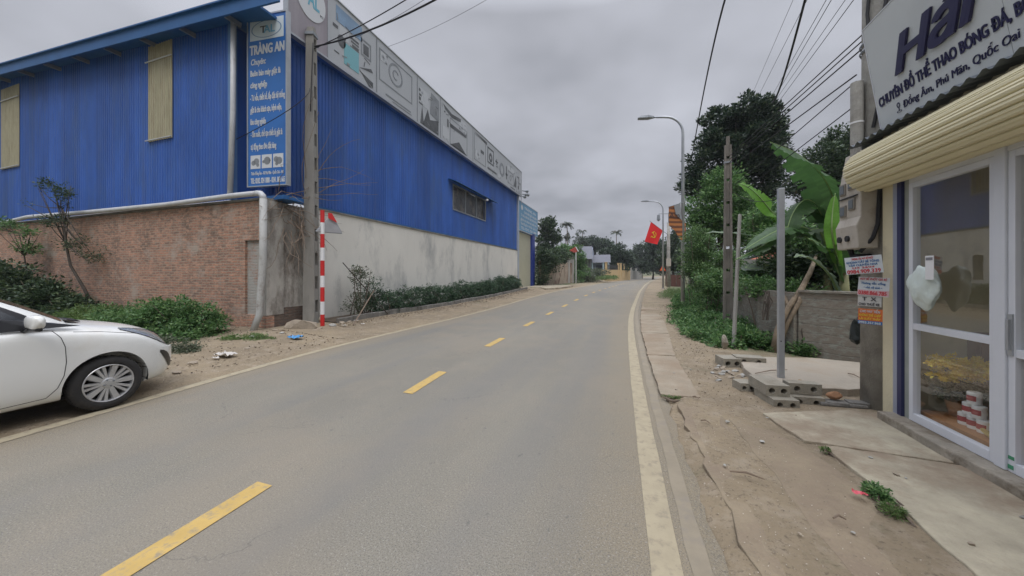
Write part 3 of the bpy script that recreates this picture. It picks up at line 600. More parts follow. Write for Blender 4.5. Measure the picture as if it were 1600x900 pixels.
pic([[(7.1, .85), (7.9, .75), (7.9, 1.8), (7.2, 1.9)]], G_md); pic([R(6.55, 6.9, 1.2, 1.7)], G_lt)
pic([[(8.3, 1.9), (9.2, 1.75), (10.2, 1.9), (10.2, 1.72), (9.2, 1.55), (8.5, 1.7)], [(9.0, 1.0), (10.9, 1.1), (10.9, 1.25), (9.0, 1.2)], [(9.0, .1), (10.0, .55), (10.9, .1)], R(8.7, 8.85, .9, 1.3)], G_dk)
pic(outline(9.0, 11.0, .12, 1.5, .04), G_md)
pic(outline(11.95, 13.7, .25, 1.85, .05), G_md); pic([R(12.9, 13.4, .95, 1.15)], G_dk); pic([[(11.95, 1.95), (13.9, 1.95), (13.9, 1.75)]], G_dk)
pic(outline(14.0, 15.1, .7, 1.75, .1), G_dk); pic(ring(14.55, 1.15, .12, .3, 18), G_dk); pic([R(14.0, 15.6, .28, .4), R(15.6, 15.72, 1.0, 1.4), R(15.4, 15.9, 1.15, 1.25)], G_dk)
pic(ring(16.7, .95, .3, .5, 20), G_md); pic([R(17.6, 17.75, .5, 1.5), R(17.5, 17.9, .8, .95)], G_dk)
pic(outline(18.0, 19.4, .35, 1.3, .05), G_md); pic(ring(18.6, .85, .14, .22, 16), G_md); pic([[(19.4, .4), (20.0, .4), (20.0, 1.4), (19.7, 1.0)], R(18.6, 19.7, .12, .2)], G_dk)
pic(ring(20.6, .55, .0, .16, 14)+[R(20.68, 20.76, .55, 1.4), R(20.3, 20.8, 1.35, 1.45)], G_dk); pic(outline(20.1, 21.3, 0.1, 1.0, .03), G_md)
def photo_print():
    m = mat('photo_print', (.30, .31, .32), .6); N = m.node_tree.nodes; L = m.node_tree.links; g = N.new('ShaderNodeNewGeometry'); v = N.new('ShaderNodeTexVoronoi'); v.inputs['Scale'].default_value = 3.2; v.feature = 'F1'; v.distance = 'MANHATTAN'; L.new(g.outputs['Position'], v.inputs['Vector'])
    n = N.new('ShaderNodeTexNoise'); n.inputs['Scale'].default_value = 4; n.inputs['Detail'].default_value = 4; L.new(g.outputs['Position'], n.inputs[0]); a = N.new('ShaderNodeMath'); a.operation = 'MULTIPLY'; L.new(v.outputs['Distance'], a.inputs[0]); L.new(n.outputs[0], a.inputs[1])
    r = N.new('ShaderNodeValToRGB'); L.new(a.outputs[0], r.inputs[0]); e = r.color_ramp.elements; e[0].position = .08; e[0].color = (.10, .105, .11, 1); e[1].position = .30; e[1].color = (.46, .48, .50, 1); q = e.new(.16); q.color = (.30, .32, .34, 1); L.new(r.outputs[0], N['Principled BSDF'].inputs['Base Color']); return m
M_ph = photo_print()
for a_, b_, c_, d_ in ((6.25, 7.0, .95, 1.7), (8.25, 8.9, .2, .8), (10.0, 10.9, 1.3, 1.9), (12.1, 12.8, .4, .9), (14.15, 15.0, .5, .66), (15.9, 16.5, .2, .5), (17.9, 19.5, 1.35, 1.7), (20.9, 21.35, .9, 1.7), (1.75, 2.15, 1.0, 1.4), (3.7, 4.1, 1.4, 1.75)):
    pic([R(a_, b_, c_, d_)], M_ph, .0025+.0002)
_r = random.Random(77)
for s0, s1 in ((1.55, 3.4), (6.15, 7.95), (8.1, 11.7), (13.9, 16.1), (17.4, 19.9), (19.9, 21.3)):
    pl = []
    for k in range(9):
        a = _r.uniform(s0, s1-.25); b_ = _r.uniform(.12, 1.75); w_, h_ = _r.choice(((.2, .03), (.03, .2), (.12, .08), (.3, .025), (.07, .07))); t_ = _r.uniform(-.4, .4)
        c1_, s1_ = math.cos(t_), math.sin(t_); pl.append([(a+x_*c1_-y_*s1_, b_+x_*s1_+y_*c1_) for x_, y_ in ((0, 0), (w_, 0), (w_, h_), (0, h_))])
    pic(pl[:5], G_dk, .0095); pic(pl[5:], G_md, .0135)
mb = MB(); mb.prism([BM(.71+.50*math.cos(a), 1.42+.62*math.sin(a), .006) for a in np.linspace(0, 6.283, 37)[:-1]], (.01, 0, 0)); lg = mb.build('logo_oval', G_wh, bb)
mtx = frame_mtx(BM(.40, 1.35, .018), (0, 1, 0), (0, 0, 1)); text('T', mtx, .42, .25, mat('logo_red', (.35, .05, .06), .6), lg, bold=.02)
mtx = frame_mtx(BM(.60, 1.2, .018), (0, 1, 0), (0, 0, 1)); text('AL', mtx, .5, .38, mat('logo_cyan', (.12, .38, .50), .6), lg, bold=.03)
mtx = frame_mtx(BM(1.02, 1.1, .018), (0, 1, 0), (0, 0, 1)); text('M1', mtx, .08, .1, G_dk, lg, bold=.02)

# ------------------------------------------------------------------ vertical sign at the corner
vd = Vector((1.31, .15, 0)).normalized(); vn = Vector((vd.y, -vd.x, 0)); V0 = Vector((-10.03, 6.7-.02, 3.94))
def VP_(s, h, d=0): return V0+vd*s+Vector((0, 0, h))+vn*d
M_sb = mat('sign_blue', (.022, .135, .42), .45, 0, .08, 1.5); M_sw = mat('sign_white', (.55, .62, .66), .5)
vs_ = thing('sign_board', VP_(.65, 0), 'tall narrow blue vertical sign with white lettering at the warehouse corner', 'sign')
def vbox(mb, s0, s1, h0, h1, d0, d1): mb.prism([VP_(s0, h0, d0), VP_(s1, h0, d0), VP_(s1, h1, d0), VP_(s0, h1, d0)], vn*(d1-d0))
mb = MB(); vbox(mb, .03, 1.28, .03, 4.68, -.1, 0); mb.build('panel', M_sb, vs_)
mb = MB()
for a in ((0, 1.31, 0, .03), (0, 1.31, 4.68, 4.72), (0, .03, .03, 4.68), (1.28, 1.31, .03, 4.68)): vbox(mb, *a, -.12, .02)
vbox(mb, .2, .26, 1, 1.06, -.6, -.1); vbox(mb, .2, .26, 3.6, 3.66, -.6, -.1); mb.build('frame', M_galv, vs_)
mb = MB(); vbox(mb, .09, 1.2, 4.02, 4.58, .001, .006); lg = mb.build('logo_plate', M_sw, vs_)
mb = MB()
for k in range(32):
    a, b = 2*math.pi*k/32, 2*math.pi*(k+1)/32
    f = lambda t, r: VP_(.64+.50*r*math.cos(t), 4.3+.235*r*math.sin(t), .008)
    mb.prism([f(a, .93), f(a, 1), f(b, 1), f(b, .93)], vn*.003)
mb.build('logo_ring', G_bl, lg)
mtx = frame_mtx(VP_(.44, 4.2, .01), vd, (0, 0, 1)); text('T', mtx, .2, .2, G_dk, lg, bold=.02)
mtx = frame_mtx(VP_(.56, 4.19, .01), vd, (0, 0, 1)); text('AL', mtx, .22, .36, mat('logo_pale_blue', (.16, .40, .58), .5), lg, bold=.02)
for s, x0, x1, h, hh, bd in (('TRÀNG AN', .09, 1.22, 3.64, .27, .03), ('Chuyên:', .13, .62, 3.36, .17, .01), ('Buôn bán máy giặt là', .11, 1.10, 3.05, .17, .015), ('công nghiệp', .11, .66, 2.73, .17, .015),
    ('- Tư vấn, thiết kế, lắp đặt hệ thống', .10, 1.24, 2.38, .17, .015), ('giặt là cho khách sạn, bệnh viện,', .11, 1.14, 2.05, .17, .015), ('khu công nghiệp', .11, .62, 1.72, .17, .015),
    ('- Sản xuất, chế tạo thiết bị giặt là', .12, 1.16, 1.38, .17, .015), ('tự động theo đơn đặt hàng', .12, .96, 1.03, .17, .015),
    ('Thôn Đồng Âm - Xã Phú Mãn - Quốc Oai - HN', .13, 1.2, .33, .09, .01), ('TEL: 0242. 024 1808 - 0241. 862 665', .12, 1.24, .10, .15, .03)):
    text(s, frame_mtx(VP_(x0, h, .004), vd, (0, 0, 1)), hh, x1-x0, G_wh, vs_, shear=.2 if s == 'Chuyên:' else 0, bold=bd+.022)
for i in range(3):
    mb = MB(); vbox(mb, .11+i*.375, .44+i*.375, .5, .87, .001, .005); pp = mb.build('picture', G_wh, vs_)
    mb = MB()
    for (cx, cy, r) in (((.1, .16, .07), (.2, .2, .09), (.24, .1, .05)), ((.06, .18, .04), (.18, .2, .11), (.27, .2, .03)), ((.1, .22, .08), (.2, .18, .1), (.12, .1, .05)))[i]:
        mb.prism([VP_(.11+i*.375+cx+r*math.cos(a), .5+cy+r*math.sin(a), .006) for a in np.linspace(0, 6.283, 11)[:-1]], vn*.003)
    mb.build('print', G_md, pp)

# ------------------------------------------------------------------ gate bay beyond the facade
gt = thing('roller_gate', (FX, 30.5, .35), 'cream roller shutter gate between blue posts past the plaster wall', 'gate')
mb = MB(); mb.mi = 0; vs = []; fs = []; hs = np.arange(.3, 5.35, .05)
for i, h in enumerate(hs): o = .02 if i % 2 else 0; vs += [(FX-.1+o, 28.35, h), (FX-.1+o, 32.7, h)]
for i in range(len(hs)-1): fs.append((2*i, 2*i+1, 2*i+3, 2*i+2))
mb.add(vs, fs); mb.build('shutter', mat('shutter_cream', (.43, .42, .31), .5, 0, .06, 2), gt)
mb = MB(); mb.box(FX-.2, FX+.12, 32.7, 33.6, .2, 5.5); mb.build('post', mat('post_blue', (.015, .035, .22), .5, 0, .1, 2), gt)
mb = MB(); mb.box(FX-.2, FX+.05, 33.6, 33.9, .2, 5.6); mb.build('post', M_pvc, gt)
mb = MB(); mb.box(FX-.15, FX+.16, 28.05, 28.3, .2, 8.2); mb.build('post', mat('post_pale', (.36, .40, .46), .5, 0, .1, 2), gt)
mb = MB(); mb.box(-14, FX-.15, 28.4, 33.8, 5.35, 5.5); mb.build('roof', M_blue_trim, gt)
sg = thing('sign_board', (FX+.1, 31.5, 5.3), 'wide pale blue sign full of white text above the cream roller gate', 'sign')
mb = MB(); mb.box(FX, FX+.1, 28.45, 34.7, 5.4, 7.9); mb.build('panel', mat('sign_sky_blue', (.10, .26, .42), .5, 0, .08, 1), sg)
mb = MB(); mb.box(FX-.02, FX+.12, 28.4, 34.75, 5.34, 5.398); mb.box(FX-.02, FX+.12, 28.4, 34.75, 7.902, 7.95); mb.box(FX-.02, FX+.12, 28.4, 28.448, 5.398, 7.902); mb.box(FX-.02, FX+.12, 34.702, 34.75, 5.398, 7.902); mb.build('frame', M_galv, sg)
for k, (s, a, b) in enumerate((('TRÀNG AN', 30.0, 34.0), ('Chuyên thiết bị giặt là công nghiệp', 29.9, 34.3), ('Tư vấn, thiết kế, lắp đặt hệ thống', 29.0, 34.4), ('giặt là cho khách sạn, bệnh viện', 28.9, 34.3), ('Thôn Đồng Âm - Phú Mãn - Quốc Oai', 28.9, 34.3), ('TEL: 0242. 024 1808', 29.0, 34.2))):
    text(s, frame_mtx((FX+.102, a, 7.42-k*.375), (0, 1, 0), (0, 0, 1)), .24, b-a, G_wh, sg, bold=.02)
mb = MB(); mb.prism([(FX+.102, 29.3+.3*math.cos(a), 7.45+.22*math.sin(a)) for a in np.linspace(0, 6.283, 17)[:-1]], (.004, 0, 0)); mb.build('logo', G_wh, sg)
# antenna cluster at the far billboard end
an = thing('loudspeaker_mast', (BX-.1, 28.8, 8.2), 'thin mast with small grey horn loudspeakers at the far end of the billboard', 'loudspeakers')
mb = MB(); mb.tube([(BX-.1, 28.75, 7.6), (BX-.1, 28.75, 10.4)], .03, 6); mb.box(BX-.2, BX, 28.4, 28.8, 8.3, 8.34); mb.build('mast', M_galv, an)
for dx, dy, dz in ((.3, .5, 8.8), (.35, .6, 8.5), (.1, .4, 8.3)):
    mb = MB(); a = Vector((BX, 28.8, dz)); b = a+Vector((dx, dy, .05)); mb.tube([a, a.lerp(b, .4), b], [.04, .05, .16], 10); mb.build('horn', M_steel_gr, an)

# ------------------------------------------------------------------ planter kerb, hedge, plants along the plaster wall
kb = MB(); ys = np.arange(7.9, 25.6, .55); rr = random.Random(2)
for y in ys:
    x = -8.1+.42*float(ss(7.9, 20, y)); z = gzf(x+.1, y); kb.box(x-.07+rr.uniform(-.006, .006), x+.05+rr.uniform(-.01, .01), y+.003, y+.547, z-.2, z+.16+rr.uniform(-.012, .012))
o = kb.build('planter_kerb', M_conc_dk, origin=(-8, 16, 0), bevel=.012); tag(o, 'low weathered concrete kerb edging the clipped hedge', 'kerb')
soil = MB(); n = 30; vs = []; fs = []
for i in range(n+1):
    y = 7.9+(25.4-7.9)*i/n; x = -8.15+.42*float(ss(7.9, 20, y)); z = float(rz(y)); vs += [(FX+.1, y, z+.16), (x, y, z+.14)]
    if i: fs.append((2*i-2, 2*i-1, 2*i+1, 2*i))
soil.add(vs, fs); o = soil.build('planter_soil', mat('soil', (.10, .075, .05), .95, 0, .3, 8, .8, 30)); tag(o, kind='structure')
ells = []
for y in np.arange(10.2, 20.4, .5): ells.append((-8.42+.2*float(ss(9, 20, y)), y, rz(y)+.52+.08*math.sin(y*2.1), .44, .5, .52+.06*math.sin(y*3.3)))
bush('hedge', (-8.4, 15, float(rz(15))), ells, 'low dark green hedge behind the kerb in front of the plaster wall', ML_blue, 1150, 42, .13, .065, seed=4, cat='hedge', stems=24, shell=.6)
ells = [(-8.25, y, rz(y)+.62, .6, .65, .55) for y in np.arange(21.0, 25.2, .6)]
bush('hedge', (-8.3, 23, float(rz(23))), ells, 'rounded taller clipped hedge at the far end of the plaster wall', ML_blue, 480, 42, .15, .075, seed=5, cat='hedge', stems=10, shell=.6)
for (y, z1, h, a) in ((8.9, .9, 1.5, 0), (9.5, 1.0, 1.1, 1)):
    bush('shrub', (-8.45+.1*a, y, .1), [(-8.4, y+.1, .6, .45, .45, .45), (-8.45, y+.25, h, .35, .4, .42)], 'thin grey-green leggy shrub beside the red and white striped post' if a == 0 else 'small dark leggy shrub at the near end of the hedge', ML_grey if a == 0 else ML_blue, 90 if a == 0 else 100, 16, .14, .07, seed=6+a, stems=9, shell=.2)
t = thing('garden_stake', (-8.2, 8.9, .1), 'thin bare stake leaning out of the shrub beside the hedge', 'stake'); mb = MB(); mb.tube([(-8.0, 10.0, .15), (-8.4, 8.4, 1.9)], .016, 5); mb.build('stick', M_bark_dk, t)
t = thing('garden_stake', (-7.9, 9.9, .1), 'short pale stake leaning against the kerb by the hedge', 'stake'); mb = MB(); mb.tube([tuple(Gd(552, 508, .1)), (-8.2, 9.55, 1.0)], .018, 5); mb.build('stick', M_twig, t)

# ------------------------------------------------------------------ slotted concrete utility pole on the left
px, py = -8.78, 7.62
up = thing('utility_pole', (px, py, 0), 'slotted grey concrete utility pole at the warehouse corner', 'utility pole', rz=math.radians(18))
mb = MB(); mb.local = True
def taper(mb, x0, x1, y0, y1, z0, z1, k):
    a = [(x0, y0), (x1, y0), (x1, y1), (x0, y1)]; mb.add([(p[0], p[1], z0) for p in a]+[(p[0]*k, p[1]*k, z1) for p in a], [(3,2,1,0),(4,5,6,7),(0,1,5,4),(1,2,6,5),(2,3,7,6),(3,0,4,7)])
taper(mb, -.17, .17, -.15, -.085, -.3, 8.6, .62); taper(mb, -.17, .17, .085, .15, -.3, 8.6, .62)
z = .1
while z < 8.5:
    k = 1-.38*z/8.6; hh = .33; mb.box(-.155*k, .155*k, -.086*k, .086*k, z, z+hh); z += .33+.36
mb.build('shaft', M_pole, up)
mb = MB(); mb.local = True; mb.box(-.13, .13, -.13, .13, 8.45, 8.53); mb.tube([(.1, 0, 8.15), (.22, .02, 8.15)], .02, 6); mb.build('bracket', M_steel_gr, up)

# red-white striped sign post with a triangle sign seen from behind
q = thing('sign_post', (-8.12, 7.4, .1), 'red and white striped post carrying a triangular warning sign seen from behind', 'road sign')
mb = MB(); mb2 = MB(); z = .1; k = 0
bands = [(.05, .22, 0), (.22, .42, 0), (.42, .78, 1), (.78, 1.18, 0), (1.18, 1.5, 1), (1.5, 1.92, 0), (1.92, 2.28, 1), (2.28, 2.66, 0), (2.66, 2.98, 1), (2.98, 3.32, 0)]
for a, b, w in bands: (mb2 if w else mb).tube([(-8.12, 7.4, a), (-8.12, 7.4, b)], .055, 12)
mb.build('red_bands', M_red, q, smooth=False); mb2.build('white_bands', M_white, q)
tri = [(-8.05, 7.47), (-7.83, 7.86)]
d = Vector((.48, .87, 0)).normalized(); c0 = Vector((-8.06, 7.5, 0)); L0 = .70
mb = MB(); a = c0+Vector((0, 0, 2.60)); b = a+d*L0*.55; ap = c0+d*.12+Vector((0, 0, 3.2)); a -= d*.28
a.z += .12; b.z += .12; mb.prism([a, b, ap], (.02, -.01, 0)); mb.build('sign_plate', mat('sign_back', (.36, .36, .37), .5, .3, .1, 4), q)
def edge(mb, p, q_, r=.018): mb.tube([p, q_], r, 6)
mb = MB(); edge(mb, a, b); edge(mb, b, ap); edge(mb, ap, a); mb.build('sign_rim', M_steel_gr, q)
mb = MB(); mb.prism([ap+Vector((.04, -.03, -.08))-d*.1, ap+Vector((.04, -.03, -.2))+d*.14, ap+Vector((.04, -.03, .06)), ap+Vector((.04, -.03, .06))-d*.1], (.01, -.01, 0)); mb.build('red_cap', M_red, q)

# rocks and rubble at the foot of the pole
def rock(name, c, s, m, label, cat, rz_=0, seed=0, flat=1.0, group=None):
    bm = bmesh.new(); bmesh.ops.create_icosphere(bm, subdivisions=2, radius=1); r = random.Random(seed)
    pl = [(Vector((r.gauss(0, 1), r.gauss(0, 1), r.gauss(0, 1))).normalized(), r.uniform(.45, .8)) for _ in range(9)]
    for v in bm.verts:
        for n, dd in pl:
            e = v.co.dot(n)-dd
            if e > 0: v.co -= n*e
        v.co = Matrix.Rotation(rz_, 3, 'Z') @ Vector((v.co.x*s[0], v.co.y*s[1], v.co.z*s[2]))
    me = bpy.data.meshes.new(name); bm.to_mesh(me); bm.free(); me.materials.append(m); o = bpy.data.objects.new(name, me); COL.objects.link(o); o.location = c
    return tag(o, label, cat, group)
M_rock = mat('rock', (.30, .25, .19), .95, 0, .2, 6, .6, 25)
rock('boulder', Gd(466, 514, .1)+Vector((0, .1, .05)), (.42, .3, .22), M_rock, 'large tan rubble block leaning at the foot of the slotted pole', 'rock', .5, 1)
rock('boulder', Gd(487, 503, .15)+Vector((0, .2, .05)), (.25, .2, .2), M_rock, 'smaller brown rubble block against the base of the slotted pole', 'rock', 1.2, 2)
rr = random.Random(8)
pts = [(440, 524), (452, 527), (430, 520), (520, 512), (534, 508), (545, 506), (560, 502), (500, 516), (385, 545), (395, 530), (300, 566), (276, 580), (360, 552), (372, 530), (585, 498), (610, 492), (628, 488)]
for i, (u, v) in enumerate(pts):
    p = Gd(u, v, .05); s = rr.uniform(.05, .1)
    rock('stone', (p.x, p.y, gzf(p.x, p.y)+s*.2), (s*1.3, s, s*.6), M_rock if i % 3 else M_conc, 'small loose stone on the dirt beside the left road edge', 'stone', rr.uniform(0, 3), 20+i, group='loose stones on the left dirt verge')
def litter(name, c, s, m, label, seed, cat='litter', group=None):
    r = random.Random(seed); mb = MB(); n = 6; vs = []; fs = []
    for i in range(n+1):
        for j in range(n+1):
            x = (i/n-.5)*s*2; y = (j/n-.5)*s*1.2; k = 1-.25*r.random(); vs.append((c[0]+x*k, c[1]+y*k, c[2]+.012+abs(r.gauss(0, .18))*s))
    for i in range(n):
        for j in range(n): a = i*(n+1)+j; fs.append((a, a+1, a+n+2, a+n+1))
    mb.add(vs, fs); o = mb.build(name, m, origin=c); return tag(o, label, cat, group)
p = Gd(463, 528, .08); litter('plastic_bag', (p.x, p.y, gzf(p.x, p.y)+.02), .17, mat('blue_plastic', (.08, .28, .55), .4), 'crumpled bright blue plastic bag on the dirt by the rubble block', 1, 'plastic bag')
for i, (u, v) in enumerate([(352, 556), (538, 512), (556, 505), (620, 491), (566, 509), (337, 560)]):
    p = Gd(u, v, .05); litter('paper_scrap', (p.x, p.y, gzf(p.x, p.y)+.02), .07 if i else .2, mat('dirty_white', (.5, .47, .43), .8), 'dirty white scrap of litter on the left dirt verge', 10+i, 'litter', 'white scraps on the left dirt verge')

# dry creepers tangled round the corner
vt = MB(); r = random.Random(12)
for k in range(46):
    p = Vector((-9.0+r.uniform(-.1, .25), 6.75+r.uniform(0, .9), r.uniform(2.6, 3.9))); pts = [p]; d = Vector((r.uniform(.0, .35), r.uniform(-.6, .7), r.uniform(-1, .25)))
    for j in range(6): d = (d+Vector((r.gauss(0, .22), r.gauss(0, .3), r.gauss(-.08, .3)))).normalized(); p = p+d*r.uniform(.14, .3); p.x = max(p.x, -9.0); pts.append(p.copy())
    vt.tube(pts, [.011, .01, .009, .008, .006, .005, .003], 4, cap=False)
for k in range(9):
    p = Vector((-8.85, 7.5, r.uniform(3.4, 4.4))); pts = [p]; d = Vector((.15, r.uniform(-.5, 1), r.uniform(.1, .9))).normalized()
    for j in range(8): d = (d+Vector((r.gauss(0, .1), r.gauss(.08, .14), r.gauss(-.03, .14)))).normalized(); p = p+d*.3; p.x = max(p.x, -9.0); pts.append(p.copy())
    vt.tube(pts, [.009]*4+[.006]*3+[.004]*2, 4, cap=False)
o = vt.build('dry_creeper', M_twig, origin=(-8.9, 7.3, 3)); tag(o, 'tangle of dry brown creeper stems on the wall corner behind the pole', 'creeper')

# vegetation by the brick wall
def Lp(u, t): x, y = GR(u, t); return x, min(y, EY-.35)
bush('shrub', (-18.5, 5.6, .05), [(-21.5, 5.6, .9, 1.5, .6, 1.3), (-19.4, 5.5, .8, 1.2, .6, 1.1), (-17.6, 5.6, .6, .9, .5, .8), (-16.4, 5.7, .4, .7, .4, .45)], 'dark leafy bush mass against the left end of the brick wall', ML_dark, 620, 48, .28, .12, seed=21, stems=16)
bush('shrub', (-13, 4.9, .05), [(-12.3, 5.3, .25, 1.2, .8, .45), (-11.1, 5.1, .35, .9, .7, .55), (-10.5, 5.2, .35, .8, .6, .62), (-9.9, 5.5, .35, .6, .5, .55), (-9.6, 5.0, .15, .5, .5, .3), (-11.6, 4.6, .2, .9, .5, .35)], 'bright green weed mound at the foot of the brick wall ahead of the car', ML_mid, 760, 50, .17, .075, seed=22, stems=14)
bush('shrub', (-15, 5.2, .05), [(-15.2, 5.6, .2, 1.3, .6, .38), (-13.8, 5.5, .2, 1.0, .6, .4)], 'light green grassy weeds along the brick wall behind the car bonnet', ML_light, 330, 44, .16, .09, seed=23, stems=10, asp=.25)
bush('weed', (-8.8, 3.9, .05), [(-8.9, 4.0, .15, .75, .5, .26), (-9.6, 3.9, .12, .6, .4, .22), (-8.2, 4.2, .08, .4, .3, .12)], 'pale flowering weeds at the dirt edge in front of the car', ML_grey, 260, 40, .13, .045, seed=24, stems=10, cat='weeds')
bush('weed', (-8.4, 5.4, .05), [(-8.5, 5.5, .05, .5, .4, .1), (-8.0, 5.6, .04, .4, .3, .08)], 'short yellow-green grass tuft near the drain pipe foot', ML_light, 90, 30, .08, .06, seed=25, stems=4, cat='weeds', asp=.2)
def sapling(pts, r0, ells, label, m, ncl, per, crad, ls, seed, br=12, cat='young tree'):
    t = thing('young_tree', pts[0], label, cat); mb = MB(); n = len(pts); mb.tube(pts, [r0*(1-.7*i/(n-1)) for i in range(n)], 7); r = random.Random(seed)
    for k in range(br):
        e = ells[k % len(ells)]; s = Vector(pts[r.randint(n//2, n-1)]); q = Vector(e[:3])+Vector((r.uniform(-1, 1)*e[3], r.uniform(-1, 1)*e[4], r.uniform(-1, 1)*e[5]))*.8
        mb.tube([s, s.lerp(q, .5)+Vector((0, 0, -.05)), q], [r0*.35, r0*.25, .005], 5)
    mb.build('trunk', M_bark_dk, t, smooth=True); C, D = clumps(ells, ncl, per, crad, seed, .2); leaf_mesh('crown', C, D, ls, m, t, seed=seed, asp=.42)
T = 11.3
a = [P(146, 480, T), P(131, 450, T), P(110, 415, T), P(103, 380, T), P(100, 350, T), P(96, 325, T)]
E_ = lambda u, v, t, rx_, rz_: (*P(u, v, t), rx_, rx_*.8, rz_)
sapling([tuple(p) for p in a], .05, [E_(98, 305, T, .42, .4), E_(72, 290, T, .25, .18), E_(85, 345, T, .5, .2), E_(120, 385, T, .5, .3), E_(150, 400, T, .35, .35), E_(45, 320, T, .12, .12)], 'slender young tree with feathery top rising in front of the brick wall', ML_dark, 90, 26, .2, .075, 31, 20)
T = 12.2
a = [P(45, 480, T), P(44, 440, T), P(38, 400, T), P(30, 365, T)]
sapling([tuple(p) for p in a], .035, [E_(15, 352, T, .5, .18), E_(40, 362, T, .4, .14), E_(42, 385, T, .35, .25), E_(-15, 350, T, .6, .2)], 'thin sapling with pale spreading top above the dark bushes at left', ML_mid, 60, 24, .2, .1, 32, 14)

def leaf_litter(name, fx, n, cols, label, seed, sz=.05):
    r = np.random.RandomState(seed); X_, Y_ = fx(r, n); Z_ = gz(X_, Y_)+.012; C = np.stack([X_, Y_, Z_], 1); D = r.normal(0, 1, (n, 3)); D[:, 2] *= .15
    o = leaf_mesh(name, C, D*2, sz, leaf_mat(name+'_m', *cols, trans=0, rough=.9), None, (float(X_.mean()), float(Y_.mean()), 0), seed, .6); return tag(o, label, 'fallen leaves', kind='stuff')
def _lf(r, n):
    y = 7.5+18*r.rand(n)**1.3; x = -8.0+.42*ss(7.9, 20, y)+np.abs(r.normal(0, .35, n))+.04; return x, y
leaf_litter('fallen_leaves', _lf, 2600, ((.05, .035, .022), (.16, .11, .07), (.30, .24, .18)), 'brown fallen leaves and grit along the foot of the hedge kerb', 301, .05)
def _lf2(r, n):
    x = r.uniform(-12, -6.3, n); y = r.uniform(3.4, 7, n)-.0*x; y = np.minimum(y, EY-.2); return x, y
leaf_litter('fallen_leaves', _lf2, 900, ((.05, .035, .022), (.15, .11, .07), (.28, .24, .18)), 'dry leaves scattered on the dirt before the brick wall', 302, .04)
def _lf3(r, n):
    y = r.uniform(4.5, 18, n); x = rx(y)+1.15+.3*ss(6, 12, y)+r.normal(0, .22, n); return x, y
leaf_litter('fallen_leaves', _lf3, 1300, ((.05, .035, .022), (.15, .11, .07), (.26, .22, .16)), 'dry leaves and crumbs along the outer edge of the verge slabs', 303, .035)

def _gf(r, n):
    y = .8+9*r.rand(n)**1.5; x = rx(y)+.30+np.abs(r.normal(0, .7, n)); x = np.where(x > 2.4, r.uniform(.4, 2.4, n), x); return x, y
leaf_litter('grit', _gf, 5200, ((.10, .08, .06), (.32, .27, .21), (.55, .5, .43)), 'loose grit and leaf crumbs over the right verge', 304, .011)
def _gf2(r, n):
    y = 1.5+14*r.rand(n); x = lx(y)-.1-np.abs(r.normal(0, .8, n)); return x, y
leaf_litter('grit', _gf2, 3000, ((.10, .08, .06), (.32, .27, .21), (.5, .45, .4)), 'loose grit and leaf crumbs over the left verge', 305, .02)
